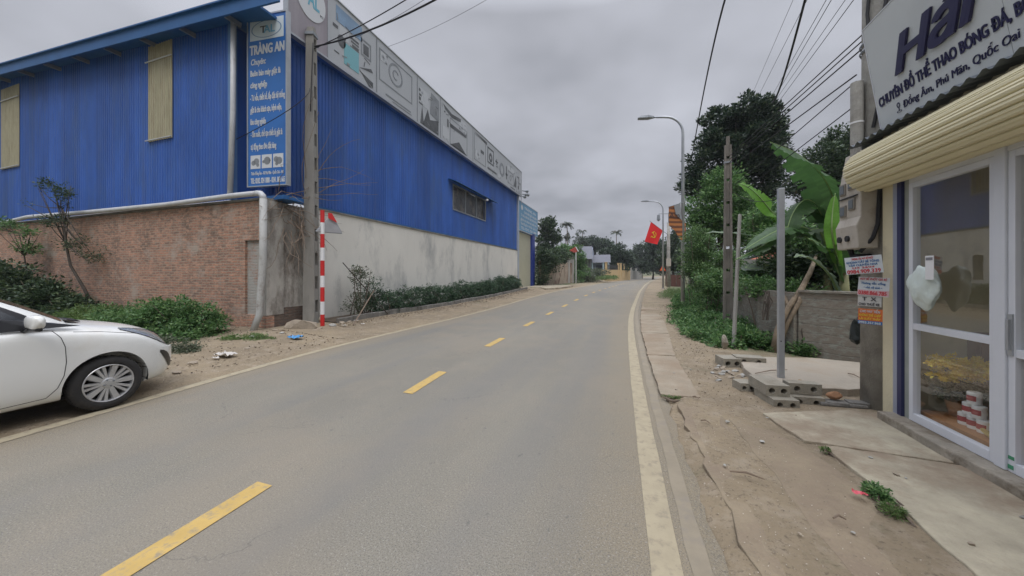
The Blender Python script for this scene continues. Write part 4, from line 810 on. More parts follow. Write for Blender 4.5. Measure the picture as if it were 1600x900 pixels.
# ================================================================== white saloon car
from mathutils.bvhtree import BVHTree
def eval_mesh(o):
    dg = bpy.context.evaluated_depsgraph_get(); return bpy.data.meshes.new_from_object(o.evaluated_get(dg))
def car():
    CX, YF = -6.49, 3.05
    root = thing('parked_car', (CX, YF-2.2, 0), 'white saloon car parked on the left road edge with its front half in view', 'car')
    W2 = lambda s, side, z: Vector((CX+side, YF-s, z))
    paint = mat('car_white', (.74, .74, .71), .25, 0, .02, 2, dirt=(.62, .58, .50), ds=1.3, dlo=.55, dhi=.85, coat=.6)
    ip = lambda xs, ys: (lambda s: float(np.interp(s, xs, ys)))
    fw = ip([0, .05, .13, .20, .30, .45, .7, 3.6, 4.0, 4.2, 4.35, 4.42], [.42, .57, .71, .80, .885, .955, 1, 1, .97, .93, .85, .74])
    z4 = ip([0, .25, .5, .9, 1.3, 1.5, 2.2, 3.0, 4.0, 4.42], [.62, .725, .825, .92, .975, .985, .99, 1.0, 1.01, .94])
    zc = ip([0, .12, .25, .5, .9, 1.3, 1.5, 2.2, 3.6, 4.1, 4.42], [.66, .785, .85, .94, 1.015, 1.055, 1.06, 1.05, 1.06, 1.06, .98])
    Ss = [0, .03, .08, .16, .28, .45, .65, .80, 1.1, 1.35, 1.6, 2.0, 2.4, 2.8, 3.2, 3.5, 3.8, 4.05, 4.2, 4.32, 4.40, 4.42]
    vs = []; fs = []; n = None
    for s in Ss:
        w = fw(s); a = z4(s); c = zc(s); k = max(0, 1-s/.45)
        half = [(0, .19, .12), (.70, .19, .12), (.80, .215, .07), (.845, .30, .01), (.862, .45, -.0), (.866, .60, .0), (.855, a-.10, .03), (.83, a-.03, .07), (.775, a+.012, .09), (.70, a*.6+c*.4+.012, .09), (.40, c-.012, .07), (0, c, .06)]
        ring_ = [( x*w, z, o*k) for x, z, o in half]; full = ring_+[(-x, z, o) for x, z, o in ring_[-2:0:-1]]
        n = len(full); vs += [W2(s+o, x, z) for x, z, o in full]
    m_ = len(Ss)
    for i in range(m_-1):
        for k in range(n): fs.append((i*n+k, i*n+(k+1) % n, (i+1)*n+(k+1) % n, (i+1)*n+k))
    fs += [tuple(range(n)), tuple(range((m_-1)*n, m_*n))]
    mb = MB(); mb.add(vs, fs); o = mb.build('body', paint, smooth=True, sub=2)
    cut = MB()
    for s in (.80, 3.35):
        for sg_ in (1, -1): 
            x0 = CX+sg_*.50; cut.lathe([(0, 0), (.352, 0), (.352, sg_*.6), (0, sg_*.6)], (x0, YF-s, .305), 'x', 48)
    cu = cut.build('cut', paint); b = o.modifiers.new('w', 'BOOLEAN'); b.object = cu; b.operation = 'DIFFERENCE'; b.solver = 'EXACT'
    me = eval_mesh(o); bpy.data.objects.remove(o); bpy.data.objects.remove(cu)
    off = wloc(root); me.transform(Matrix.Translation(-off)); me.name = 'body'
    me.materials.clear(); me.materials.append(paint)
    me.polygons.foreach_set('use_smooth', [True]*len(me.polygons)); me.set_sharp_from_angle(angle=math.radians(38))
    body = bpy.data.objects.new('body', me); COL.objects.link(body); body.parent = root
    bv = BVHTree.FromPolygons([v.co.copy() for v in me.vertices], [tuple(p.vertices) for p in me.polygons])
    def surf(s, z, d=.004, side=1):
        o_ = W2(s, side*2.0, z)-off; h = bv.ray_cast(o_, Vector((-side, 0, 0)))
        if h[0] is None: return W2(s, side*.8, z)
        nn = h[1]; nn = nn if nn.x*side > 0 else -nn
        return h[0]+off+nn*d
    def patch(cols, d=.004, side=1, rows=4):
        vs = []; fs = []; R_ = rows+1
        for s, a, b in cols: vs += [surf(s, a+(b-a)*j/rows, d, side) for j in range(R_)]
        for i in range(len(cols)-1):
            for j in range(rows): fs.append((i*R_+j, i*R_+j+1, (i+1)*R_+j+1, (i+1)*R_+j))
        m2 = MB(); m2.add(vs, fs); return m2
    blk = mat('car_black_trim', (.015, .015, .017), .35); seam = mat('car_seam', (.03, .03, .03), .8)
    lens = mat('car_lamp', (.42, .45, .48), .12, .55, .1, 12, coat=1)
    for sd in (1, -1):
        cols = [(.14, .60, .69), (.20, .625, .735), (.28, .67, .785), (.36, .72, .822), (.44, .768, .852), (.52, .812, .872), (.60, .85, .89), (.68, .888, .902)]
        patch(cols, .006, sd).build('headlight', lens, root, smooth=True)
        m2 = MB(); 
        m2.tube([surf(s, a, .005, sd) for s, a, b in cols], .004, 5); m2.tube([surf(s, b, .005, sd) for s, a, b in cols], .005, 5); m2.build('lamp_edge', blk, root)
        patch([(.10, .30, .345), (.13, .31, .42), (.17, .345, .485), (.21, .40, .53), (.26, .475, .56), (.31, .545, .575)], .006, sd).build('bumper_slot', blk, root, smooth=True)
        for line in ([(1.20, .955), (1.155, .88), (1.13, .78), (1.125, .62), (1.14, .48), (1.18, .36), (1.25, .275), (1.5, .265), (2.3, .262)], [(2.3, .262), (2.28, .6), (2.27, .96)], [(2.3, .262), (3.0, .265), (3.08, .45), (3.3, .75), (3.35, .95)], [(.16, .66), (.5, .815), (.85, .895), (1.1, .93)]):
            pts = []
            for a, b in zip(line, line[1:]):
                for k in range(6): pts.append(surf(a[0]+(b[0]-a[0])*k/6, a[1]+(b[1]-a[1])*k/6, .0, sd))
            m2 = MB(); m2.tube(pts, .0035, 5); m2.build('panel_gap', seam, root)
        for s in (1.95, 2.95):
            m2 = MB(); m2.tube([surf(s, .865, .012, sd), surf(s+.04, .87, .035, sd), surf(s+.17, .875, .035, sd), surf(s+.21, .875, .012, sd)], .013, 8); m2.build('door_handle', paint, root, smooth=True)
    # greenhouse
    B = [(.96, 0, 1.03), (.98, .35, 1.03), (1.06, .66, 1.005), (1.5, .765, .965), (2.2, .79, .97), (3.0, .78, .98), (3.45, .70, 1.0), (3.78, .58, 1.02), (3.86, 0, 1.03)]
    T_ = [(1.64, 0, 1.445), (1.66, .3, 1.442), (1.72, .54, 1.42), (1.95, .575, 1.435), (2.5, .59, 1.44), (2.95, .575, 1.425), (3.12, .55, 1.405), (3.22, .47, 1.39), (3.28, 0, 1.41)]
    def gp(i, v, d=0, sd=1):
        i0 = min(int(i), len(B)-2); f = i-i0; b = [B[i0][k]*(1-f)+B[i0+1][k]*f for k in range(3)]; t = [T_[i0][k]*(1-f)+T_[i0+1][k]*f for k in range(3)]
        p = [b[k]*(1-v)+t[k]*v for k in range(3)]; bul = .03*math.sin(math.pi*v); cs, cx_ = 2.4, 0
        nx_, ns = (p[1], (p[0]-cs)*.35) if abs(p[1]) > .2 else (p[1]*.5, (p[0]-cs)); l = math.hypot(nx_, ns)+1e-6
        return W2(p[0]+ns/l*(bul+d), sd*(p[1]+nx_/l*(bul+d)), p[2]+d*.4)
    m2 = MB(); vs = []; fs = []; I = [k*.5 for k in range(17)]; V = [k/6 for k in range(7)]; m1 = len(V)
    full = [(i, 1) for i in I]+[(i, -1) for i in I[-2:0:-1]]
    for i, sd in full: vs += [gp(i, v, 0, sd) for v in V]
    nf = len(full)
    for a in range(nf):
        for j in range(m1-1): fs.append((a*m1+j, a*m1+j+1, ((a+1) % nf)*m1+j+1, ((a+1) % nf)*m1+j))
    # roof skin: rings shrinking to the centre
    prev = [a*m1+m1-1 for a in range(nf)]; ctr = Vector(W2(2.5, 0, 1.478))
    for t, zz in ((.85, .018), (.5, .035), (.15, .045)):
        cur = []
        for a in range(nf):
            p = vs[a*m1+m1-1]; q_ = ctr.lerp(p, t); q_.z = 1.43+zz*.95 if t < .8 else p.z*.5+.5*(1.43+zz); cur.append(len(vs)); vs.append(q_)
        for a in range(nf): fs.append((prev[a], prev[(a+1) % nf], cur[(a+1) % nf], cur[a]))
        prev = cur
    fs.append(tuple(prev)); m2.add(vs, fs); m2.build('cabin', paint, root, smooth=True)
    gl = mat('car_glass', (.012, .016, .02), .06, 0, coat=1)
    def gpatch(i0, i1, v0, v1, m, name, sd, ni=8, nv=5, d=.006, tri=None, parent=None):
        vs = []; fs = []
        for a in range(ni+1):
            i = i0+(i1-i0)*a/ni
            hi = v1 if tri is None else tri(a/ni)*(v1-v0)+v0
            for b in range(nv+1): vs.append(gp(i, v0+(hi-v0)*b/nv, d, sd))
        for a in range(ni):
            for b in range(nv): q_ = a*(nv+1)+b; fs.append((q_, q_+1, q_+nv+2, q_+nv+1))
        m3 = MB(); m3.add(vs, fs); return m3.build(name, m, parent or root, smooth=True)
    for sd in (1, -1):
        f_ = gpatch(2.22, 6.5, .03, .90, blk, 'window_frame', sd, 24, d=.004)
        gpatch(2.42, 4.15, .08, .84, gl, 'side_window', sd, 10, d=.010); gpatch(4.27, 5.75, .08, .84, gl, 'side_window', sd, 10, d=.010)
        q3 = [W2(1.0, .795*sd, .985), W2(1.3, .815*sd, .99), W2(1.60, .815*sd, .985), W2(1.55, .775*sd, 1.12), W2(1.3, .735*sd, 1.07)]
        m3 = MB(); m3.prism(q3, (0, 0, .004)) if False else m3.prism(q3, (-.012*sd, 0, 0)); m3.build('corner_trim', blk, root)
        # mirror
        c = W2(1.36, .97*sd, 1.075); m3 = MB(); prof = [(.0, -.125), (.05, -.12), (.072, -.08), (.080, 0), (.074, .06), (.05, .10), (0, .11)]
        m3.lathe([(r, h) for r, h in prof], (0, 0, 0), 'x', 16); m3.v = [tuple(c+Vector((v[0]*1.02, math.copysign(abs(v[1]/.081)**.6*.045, v[1]), math.copysign(abs(v[2]/.081)**.62*.068, v[2])))) for v in [Vector(q_) for q_ in m3.v]]
        mir = m3.build('mirror', paint, root, smooth=True)
        m3 = MB(); m3.tube([c+Vector((-.06*sd, 0, -.05)), W2(1.38, .80*sd, .985)], .022, 8); m3.tube([c+Vector((-.1, 0, -.068)), c+Vector((.09, 0, -.068))], .02, 8); m3.build('mirror_arm', blk, mir, smooth=True)
    # windscreen and rear window
    for i0, i1, nm in ((0, 1.86, 'windscreen'), (7.1, 8, 'rear_window')):
        vs = []; fs = []; A = [(i1-(i1-i0)*k/6, 1) for k in range(7)]+[(i0+(i1-i0)*k/6, -1) for k in range(1, 7)] if nm == 'windscreen' else [(i0+(i1-i0)*k/6, 1) for k in range(7)]+[(i1-(i1-i0)*k/6, -1) for k in range(1, 7)]
        for i, sd in A:
            for b in range(6): vs.append(gp(i, .05+.87*b/5, .006, sd))
        for a in range(len(A)-1):
            for b in range(5): q_ = a*6+b; fs.append((q_, q_+1, q_+7, q_+6))
        m3 = MB(); m3.add(vs, fs); m3.build(nm, gl, root, smooth=True)
    m3 = MB(); m3.prism([W2(.90, .50, 1.0), W2(.86, .2, 1.01), W2(.86, -.2, 1.01), W2(.90, -.50, 1.0), W2(1.0, -.5, 1.03), W2(.98, 0, 1.04), W2(1.0, .5, 1.03)], (0, 0, .012)); m3.build('cowl', blk, root)
    m3 = MB(); m3.tube([W2(.98, .45, .985), W2(1.02, -.1, 1.02)], .008, 6); m3.tube([W2(.98, -.1, .99), W2(1.02, -.55, 1.01)], .008, 6); m3.build('wiper', blk, root)
    # front grille, plate, rear lamps
    m3 = MB(); m3.box(CX-.26, CX+.26, YF-.06, YF+.004, .28, .42); m3.build('grille', blk, root, bevel=.01)
    m3 = MB(); m3.box(CX-.25, CX+.25, YF+.002, YF+.014, .44, .55); m3.build('number_plate', M_white, root)
    for sd in (1, -1): patch([(4.0, .80, .93), (4.1, .76, .95), (4.25, .74, .94)], .006, sd).build('tail_lamp', M_red, root)
    # wheels
    tyre_m = mat('tyre', (.022, .021, .02), .85, 0, .2, 12, dirt=(.06, .05, .04), ds=6, dlo=.5, dhi=.8); rim_m = mat('alloy', (.52, .52, .52), .32, .6, .06, 8, dirt=(.3, .27, .23), ds=6, dlo=.55, dhi=.85)
    for s in (.80, 3.35):
        for sd in (1, -1):
            c = Vector((CX+sd*.845, YF-s, .301))
            m3 = MB(); m3.lathe([(.205, -.02*sd), (.212, 0), (.235, .006*sd), (.262, .004*sd), (.283, -.008*sd), (.296, -.028*sd), (.301, -.06*sd), (.301, -.13*sd), (.294, -.165*sd), (.27, -.185*sd), (.2, -.18*sd)], c, 'x', 56)
            wheel = m3.build('wheel', tyre_m, root, smooth=True)
            m3 = MB()
            for k in range(60):
                a = 2*math.pi*k/60; M4 = Matrix.Translation(c) @ Matrix.Rotation(a, 4, 'X'); m3.box(-.118*sd, -.045*sd, -.004, .004, .298, .304, M4)
            m3.build('tread', tyre_m, wheel)
            m3 = MB(); m3.lathe([(.213, -.004*sd), (.205, .004*sd), (.197, 0), (.192, -.03*sd), (.188, -.15*sd)], c, 'x', 48)
            for k in range(5):
                for da, w_, w2 in ((-.13, .014, .009), (.15, .014, .009), (.62, .026, .018)):
                    a = 2*math.pi*k/5+da+.35
                    M4 = Matrix.Translation(c) @ Matrix.Rotation(a, 4, 'X'); x0, x1, x2 = -.035*sd, -.004*sd, -.014*sd
                    m3.add([M4 @ Vector(p) for p in ((x2, -w2, .05), (x2, w2, .05), (x1-.002*sd, w_, .198), (x1-.002*sd, -w_, .198), (x0, -w2*1.5, .05), (x0, w2*1.5, .05), (x0, w_*1.4, .198), (x0, -w_*1.4, .198))], [(0,1,2,3),(4,7,6,5),(0,4,5,1),(1,5,6,2),(2,6,7,3),(3,7,4,0)])
            m3.lathe([(.062, -.04*sd), (.060, -.014*sd), (.05, -.008*sd), (.028, -.008*sd), (.026, -.002*sd), (0, -.001*sd)], c, 'x', 24); m3.build('rim', rim_m, wheel)
            m3 = MB(); m3.lathe([(.14, -.09*sd), (.14, -.07*sd), (.06, -.07*sd)], c, 'x', 32); m3.lathe([(.19, -.13*sd), (0, -.13*sd)], c, 'x', 32); m3.build('brake_disc', M_steel_gr if False else mat('brake', (.05, .05, .05), .6, .5), wheel)
            m3 = MB()
            for k in range(4):
                a = 2*math.pi*k/4+.4; m3.lathe([(.009, -.012*sd), (.009, .0), (0, .001*sd)], c+Vector((0, .04*math.cos(a), .04*math.sin(a))), 'x', 8)
            m3.build('wheel_nuts', M_steel_gr, wheel)
            # wheel arch liner
            m3 = MB(); vs = []; fs = []; K = 20
            for k in range(K+1):
                a = math.pi*1.12*k/K-.19; y_, z_ = math.cos(a)*.353, math.sin(a)*.353; vs += [c+Vector((-.03*sd, y_, z_+.004)), c+Vector((-.36*sd, y_, z_+.004))]
                if k: fs.append((2*k-2, 2*k-1, 2*k+1, 2*k))
            m3.add(vs, fs); m3.build('arch_liner', M_black, root)
    m3 = MB(); m3.box(CX-.6, CX+.6, YF-4.2, YF-.6, .17, .2); m3.build('underbody', M_black, root)
car()
# ================================================================== shop on the right
SX = 2.6
M_cream = mat('cream_wall', (.60, .54, .37), .85, 0, .06, 3, .15, 40, (.42, .38, .28), 1.6, .55, .75)
M_alu = mat('white_aluminium', (.62, .64, .68), .35, 0, .03, 4)
M_cement = mat('cement_sill', (.30, .27, .22), .95, 0, .2, 4, .6, 30, (.17, .14, .10), 3, .48, .62)
sh = thing('shop_building', (4.5, 2, 0), 'cream shop with white framed glass doors at the right edge', 'shop')
mb = MB(); mb.box(2.60, 8, 4.69, 4.87, -.2, 3.3); mb.build('side_wall', M_cream, sh)
mb = MB(); mb.box(2.50, 8, -3.0, 4.69, -.2, .04); mb.build('floor_slab', mat('tile_floor', (.55, .50, .42), .3, 0, .05, 3), sh)
mb = MB()
ys_ = np.linspace(4.69, -3, 40); rr = random.Random(4)
q = []
for y in ys_: q.append((2.46+rr.uniform(-.012, .012)-.0*y, y, 0))
mb.prism([(x, y, -.2) for x, y, z in q]+[(2.70, -3, -.2), (2.70, 4.69, -.2)], (0, 0, .315)); mb.build('sill', M_cement, sh, bevel=.012)
mb = MB(); mb.box(2.53, 8, -3, 4.699, 2.62, 2.85); mb.box(2.62, 2.75, -3, 1.0, .12, 2.62); mb.box(7.0, 7.15, -3, 4.69, .04, 2.62); mb.box(2.5, 8, -3.15, -3, 0, 3.3); mb.box(2.6, 8, -3, 4.69, 2.85, 3.3); mb.build('inner_wall', mat('inner_wall', (.62, .58, .48), .9, 0, .05, 2), sh)
mb = MB(); mb.box(2.585, 2.64, 4.632, 4.688, .04, 2.6); mb.build('door_track', mat('track_grey', (.34, .37, .46), .4, .3, .05, 4), sh)
mb = MB(); mb.box(2.585, 2.64, 4.572, 4.630, .04, 2.6); mb.build('door_track', mat('track_dark', (.035, .04, .11), .4, .2, .05, 4), sh)
mb = MB(); mb.box(2.61, 2.66, 4.50, 4.57, .11, 2.6); mb.build('jamb', mat('jamb_cement', (.30, .32, .29), .8, 0, .1, 4), sh)
def pane_frame(y1, y0, z0, z1, zm):    # y1 > y0
    fr = MB(); x0, x1 = 2.60, 2.66; w = .05
    fr.box(x0, x1, y1-w, y1, z0, z1); fr.box(x0, x1, y0, y0+w, z0, z1); fr.box(x0, x1, y0+w, y1-w, z0, z0+.075); fr.box(x0, x1, y0+w, y1-w, z1-.05, z1); fr.box(x0+.003, x1, y0+w, y1-w, zm-.03, zm+.03)
    fr.box(x0-.012, x0, y1-w-.012, y1-w, z0+.075, z1-.05) if False else None
    o = fr.build('door_frame', M_alu, sh, bevel=.003); g = MB(); g.add([(2.63, y0+w-.004, z0+.07), (2.63, y1-w+.004, z0+.07), (2.63, y1-w+.004, z1-.045), (2.63, y0+w-.004, z1-.045)], [(0, 1, 2, 3)]); g.build('pane', M_glass, o); return o
M_glass = glass('shop_glass', (.95, .96, .94), .25)
pane_frame(4.498, 3.64, .118, 2.44, 1.04); f2 = pane_frame(3.55, 2.72, .118, 2.44, .98); pane_frame(2.70, 1.86, .118, 2.44, .98); pane_frame(1.84, 1.0, .118, 2.44, 1.04)
mb = MB(); mb.box(2.585, 2.68, 3.553, 3.637, .118, 2.56); mb.box(2.60, 2.67, 1.0, 4.498, 2.442, 2.62); mb.build('door_post', M_alu, sh, bevel=.004)
mb = MB(); mb.box(2.597, 2.599, 3.51, 3.548, .14, .17); mb.box(2.597, 2.599, 3.505, 3.545, .21, .235); mb.build('green_tape', mat('green_tape', (.05, .25, .13), .6), f2)
mb = MB(); mb.box(2.575, 2.60, 3.515, 3.535, 1.0, 1.22); mb.box(2.59, 2.601, 3.508, 3.542, .96, 1.26); mb.build('handle', M_galv, f2)
# rolled shutter
mb = MB(); c = (2.50, 2.69); prof = []
for k in range(28):
    a = math.radians(-80+k*(330/27)); prof.append((c[0]-.232*math.cos(a-math.radians(5)), c[1]+.232*math.sin(a-math.radians(5))))
vs = []; fs = []; fine = []
for k in range(18):
    a0 = math.radians(-95+k*19); 
    for j, rr_ in ((0, .212), (.12, .230), (.35, .236), (.6, .228), (.68, .234), (.9, .230)):
        a = a0+math.radians(19*j); fine.append((c[0]-rr_*math.cos(a), c[1]+rr_*math.sin(a)))
Yn = [4.90, -2.9]; n = len(fine)
for y in Yn: vs += [(x, y, z) for x, z in fine]
for k in range(n): fs.append((k, (k+1) % n, n+(k+1) % n, n+k))
fs += [tuple(range(n))[::-1], tuple(range(n, 2*n))]; mb.add(vs, fs); rs_ = mb.build('roller_shutter', mat('roller_cream', (.66, .60, .39), .42, 0, .05, 2, dirt=(.52, .46, .30), ds=1.2, dlo=.55, dhi=.8, stretch=(1, .4, 1)), sh)
mb = MB(); mb.lathe([(.06, 0), (.06, .06), (0, .06)], (c[0], 4.89, c[1]), 'y', 16); mb.box(2.46, 2.56, 4.86, 4.94, 2.62, 2.76); mb.box(2.44, 2.68, 4.905, 4.915, 2.60, 3.0); mb.build('bracket', M_steel_gr, rs_)
# corrugated awning above the shutter
mb = MB(); vs = []; fs = []; yy = np.arange(-2.9, 5.02, .025)
for y in yy: w = .018*math.sin(y*2*math.pi/.12); vs += [(2.36, y, 2.985+w), (3.4, y, 3.24+w)]
for i in range(len(yy)-1): fs.append((2*i, 2*i+1, 2*i+3, 2*i+2))
mb.add(vs, fs); mb.build('awning', mat('awning_sheet', (.17, .19, .21), .5, .3, .15, 3), sh)
mb = MB(); mb.box(2.55, 8, -3, 4.85, 3.3, 3.36); mb.build('roof', M_conc_dk, sh)

# shop sign
e_ = Vector((-.11, 0, .75)).normalized(); dS = Vector((0, -1, 0)); nS = dS.cross(e_).normalized()
S0 = Vector((2.5, 4.7, 3.05))
def SP(s, h, d=0): return S0+dS*s+e_*h+nS*d
if nS.x > 0: nS = -nS
mS = lambda s, h, d=.003, x=None, y=None: frame_mtx(SP(s, h, d), x or dS, y or e_)
ssn = thing('shop_sign', SP(1.8, 0), 'large white shop sign with dark blue raised lettering above the roller shutter', 'sign')
def sbox(mb, s0, s1, h0, h1, d0, d1): mb.prism([SP(s0, h0, d0), SP(s1, h0, d0), SP(s1, h1, d0), SP(s0, h1, d0)], nS*(d1-d0))
mb = MB(); sbox(mb, .004, 1.326, .004, 1.096, -.04, 0); sbox(mb, 1.330, 3.8, .004, 1.096, -.04, 0)
mb.v = [v for v in mb.v]; mb.build('panel', mat('sign_panel', (.53, .56, .56), .35, 0, .03, 1.5, dirt=(.44, .46, .46), ds=1, dlo=.5, dhi=.8), ssn)
mb = MB(); sbox(mb, 0, 3.81, -.008, .003, -.06, .004); sbox(mb, 0, 3.81, 1.097, 1.108, -.06, .004); sbox(mb, -.006, .003, .003, 1.097, -.06, .004); mb.build('frame', M_alu, ssn)
mb = MB()
for s in (.3, 1.6, 2.9): sbox(mb, s, s+.04, .1, .9, -.5, -.06)
mb.build('support', M_steel_gr, ssn)
M_navy = mat('letter_navy', (.018, .016, .06), .35, 0, .05, 5)
up_ = (e_+dS*.28).normalized(); base_dir = (dS+e_*.00).normalized()
H_ = text('Hải', mS(.36, .425, .004, base_dir, e_), .34, .86, M_navy, ssn, shear=.38, bold=.04, ext=.018)
text('CHUYÊN ĐỒ THỂ THAO BÓNG ĐÁ, BÓNG CHUYỀN', mS(.05, .235, .002), .098, 1.93, M_navy, ssn, bold=.04, ext=.004)
text('Đồng Âm, Phú Mãn, Quốc Oai', mS(.345, .095, .002), .068, 1.05, M_navy, ssn, shear=.12, bold=.008, ext=.003)
mb = MB()
for k in range(20):
    a, b = 2*math.pi*k/20, 2*math.pi*(k+1)/20; f = lambda t, r, hh=1: SP(.285+.02*r*math.cos(t), .15+.026*r*math.sin(t), .003)
    mb.prism([f(a, .6), f(a, 1), f(b, 1), f(b, .6)], nS*.002)
    f = lambda t, r: SP(.285+.032*r*math.cos(t), .088+.012*r*math.sin(t), .003)
    mb.prism([f(a, .75), f(a, 1), f(b, 1), f(b, .75)], nS*.002)
sbox(mb, .281, .289, .09, .125, .003, .005); mb.build('pin_icon', M_navy, ssn)

# things inside the shop window
M_wood = mat('bench_wood', (.36, .16, .06), .5, 0, .15, 5, stretch=(1, .15, 1))
wb = thing('wooden_bench', (2.95, 3.2, .04), 'low orange-brown wooden bench just inside the shop glass', 'bench')
mb = MB(); mb.box(2.69, 3.12, 1.2, 4.55, .17, .21); mb.build('seat', M_wood, wb)
for x in (2.76, 3.12):
    for y in (1.3, 4.35): mb = MB(); mb.box(x-.03, x+.02, y-.05, y, .04, .17); mb.build('leg', M_wood, wb)
r = random.Random(3)
def can(y, x, z, lab):
    t = thing('tin_can', (x, y, z), lab, 'tin can', group='white cans stacked on the bench'); mb = MB(); mb.lathe([(0, 0), (.041, 0), (.043, .004), (.043, .098), (.039, .105), (0, .104)], (x, y, z), 'z', 18); mb.build('tin', M_white, t, smooth=False)
    m2 = MB()
    m2.add([(x+.0436*math.cos(a), y+.0436*math.sin(a), z+zz) for a in np.linspace(2.6, 4.3, 7) for zz in (.03, .075)], [(2*i, 2*i+1, 2*i+3, 2*i+2) for i in range(6)]); m2.build('label_patch', mat('label_red', (.35, .05, .06), .5), t)
can(4.22, 2.82, .211, 'white can at the left of the bottom row of the can pyramid'); can(4.13, 2.82, .211, 'white can in the middle of the bottom row of the can pyramid'); can(4.04, 2.82, .211, 'white can at the right of the bottom row of the can pyramid')
can(4.175, 2.82, .317, 'white can at the left of the second row of the can pyramid'); can(4.085, 2.82, .317, 'white can at the right of the second row of the can pyramid'); can(4.13, 2.82, .423, 'white can topmost of the can pyramid')
# second column of bigger picture: yellow flowers
fl = thing('flower_pot', (2.93, 4.45, .21), 'pot of yellow chrysanthemums standing behind the shop glass', 'potted flowers')
mb = MB(); mb.lathe([(0, 0), (.06, 0), (.09, .14), (.08, .14), (.055, .02)], (2.93, 4.45, .21), 'z', 20); mb.build('pot', M_wood, fl, smooth=True)
C, D = clumps([(2.93, 4.45, .50, .22, .16, .17)], 90, 26, .05, 41, .3); leaf_mesh('leaves', C, D, .035, ML_dark, fl, seed=41)
C, D = clumps([(2.90, 4.36, .70, .25, .22, .085), (2.86, 4.36, .60, .2, .1, .04)], 150, 34, .026, 42, .3); leaf_mesh('blossoms', C, D, .026, leaf_mat('petal_yellow', (.75, .50, .03), (.9, .72, .06), (.9, .8, .12), .3), fl, seed=42, asp=.7)
fb = thing('fruit_basket', (2.85, 3.9, .21), 'basket of red and yellow fruit on the bench beside the cans', 'fruit basket')
mb = MB(); mb.lathe([(0, 0), (.09, 0), (.13, .05), (.12, .05), (.08, .01)], (2.85, 3.90, .212), 'z', 18); mb.build('basket', mat('basket', (.5, .38, .12), .6), fb, smooth=True)
for k in range(12):
    a = r.uniform(0, 6.3); d = r.uniform(0, .08); mb = MB(); mb.lathe([(.034*math.sin(t), -.034*math.cos(t)) for t in np.linspace(0, math.pi, 9)], (2.85+d*math.cos(a), 3.90+d*math.sin(a), .27+r.uniform(0, .06)), 'z', 12); mb.build('fruit', M_red if k % 3 else mat('fruit_yellow', (.6, .4, .05), .4), fb, smooth=True)
gb = thing('gift_box', (3.0, 3.3, .21), 'dark red gift box on the bench behind the second glass door', 'box')
mb = MB(); mb.box(2.82, 3.08, 3.1, 3.45, .211, .40); mb.build('carton', mat('box_red', (.30, .03, .04), .5), gb, bevel=.01)
mb = MB(); mb.box(2.81, 3.09, 3.25, 3.29, .2112, .406); mb.build('ribbon', mat('ribbon', (.6, .45, .1), .4), gb)
cb_ = thing('wooden_cabinet', (3.3, 4.6, .04), 'low brown wooden cabinet at the back of the shop', 'cabinet')
mb = MB(); mb.box(3.14, 4.6, 4.58, 4.685, .04, .98); mb.build('carcass', mat('cabinet', (.13, .055, .035), .5, 0, .2, 3), cb_, bevel=.01)
for k in range(3): mb = MB(); mb.box(3.17+k*.48, 3.6+k*.48, 4.565, 4.578, .1, .94); mb.build('door', mat('cabinet_door', (.18, .08, .045), .5, 0, .2, 3), cb_)
# white plastic bag on the glass with a tag
hb = thing('hanging_bag', (2.59, 4.2, 1.35), 'crumpled white plastic bag hanging on the outside of the shop glass', 'plastic bag')
bm = bmesh.new(); bmesh.ops.create_icosphere(bm, subdivisions=4, radius=1); rn = random.Random(7); ds_ = [(Vector((rn.gauss(0, 1), rn.gauss(0, 1), rn.gauss(0, 1))).normalized(), rn.uniform(3, 9), rn.uniform(0, 6)) for _ in range(14)]
for v in bm.verts:
    p = v.co.copy(); w = sum(math.sin(p.dot(d)*f+a) for d, f, a in ds_)*.05+math.sin(p.y*13+p.z*9)*.02+math.sin(p.z*17-p.y*7)*.02; p *= 1+w; k = 1-.22*max(0, p.z); v.co = Vector((p.x*.055-.062, p.y*.155*k, p.z*.19))
me = bpy.data.meshes.new('bag'); bm.to_mesh(me); bm.free(); mm = mat('bag_white', (.62, .70, .66), .35, 0, .08, 9, .4, 18); me.materials.append(mm); me.polygons.foreach_set('use_smooth', [True]*len(me.polygons))
o = bpy.data.objects.new('bag', me); COL.objects.link(o); o.parent = hb; o.location = (0, 0, .10)
mb = MB(); mb.box(2.475, 2.478, 4.0, 4.09, 1.50, 1.71); tg = mb.build('paper_tag', M_white, hb); 
mb = MB(); mb.box(2.4725, 2.4745, 4.01, 4.08, 1.67, 1.695); mb.build('print', mat('tag_grey', (.2, .2, .22), .6), tg)

# ------------------------------------------------------------------ concrete pole with meter box and posters
PX, PY = 2.77, 5.13
pl = thing('utility_pole', (PX, PY, 0), 'round concrete utility pole with posters beside the shop', 'utility pole')
mb = MB(); mb.tube([(PX, PY, -.2), (PX, PY, 4.3), (PX, PY, 8.6)], [.215, .20, .17], 32); mb.build('shaft', M_conc, pl, smooth=True)
mb = MB(); 
for z in (4.12, 4.2, 2.95): mb.lathe([(.212, z), (.222, z+.02), (.212, z+.04)], (PX, PY, 0), 'z', 24)
mb.build('strap', M_steel_gr, pl)
mb = MB(); r = random.Random(5)
for k in range(5):
    a = math.radians(215+k*18); pts = []
    for j in range(9): z = 3.2+j*.22; aa = a+math.sin(j*.8+k*2)*.25; pts.append((PX+.225*math.cos(aa), PY+.225*math.sin(aa), z))
    pts[-1] = (pts[-1][0]+.1*(k-2), pts[-1][1]-.1, 5.3); mb.tube(pts, .016, 6)
mb.tube([(PX+.26, PY-.15, 3.9), (PX+.26, PY-.15, 6.5)], .045, 8)
mb.build('down_cables', M_cable, pl)
jt = thing('cable_tube', (2.52, 5.12, 2.95), 'short grey capped cable tube strapped to the concrete pole', 'tube')
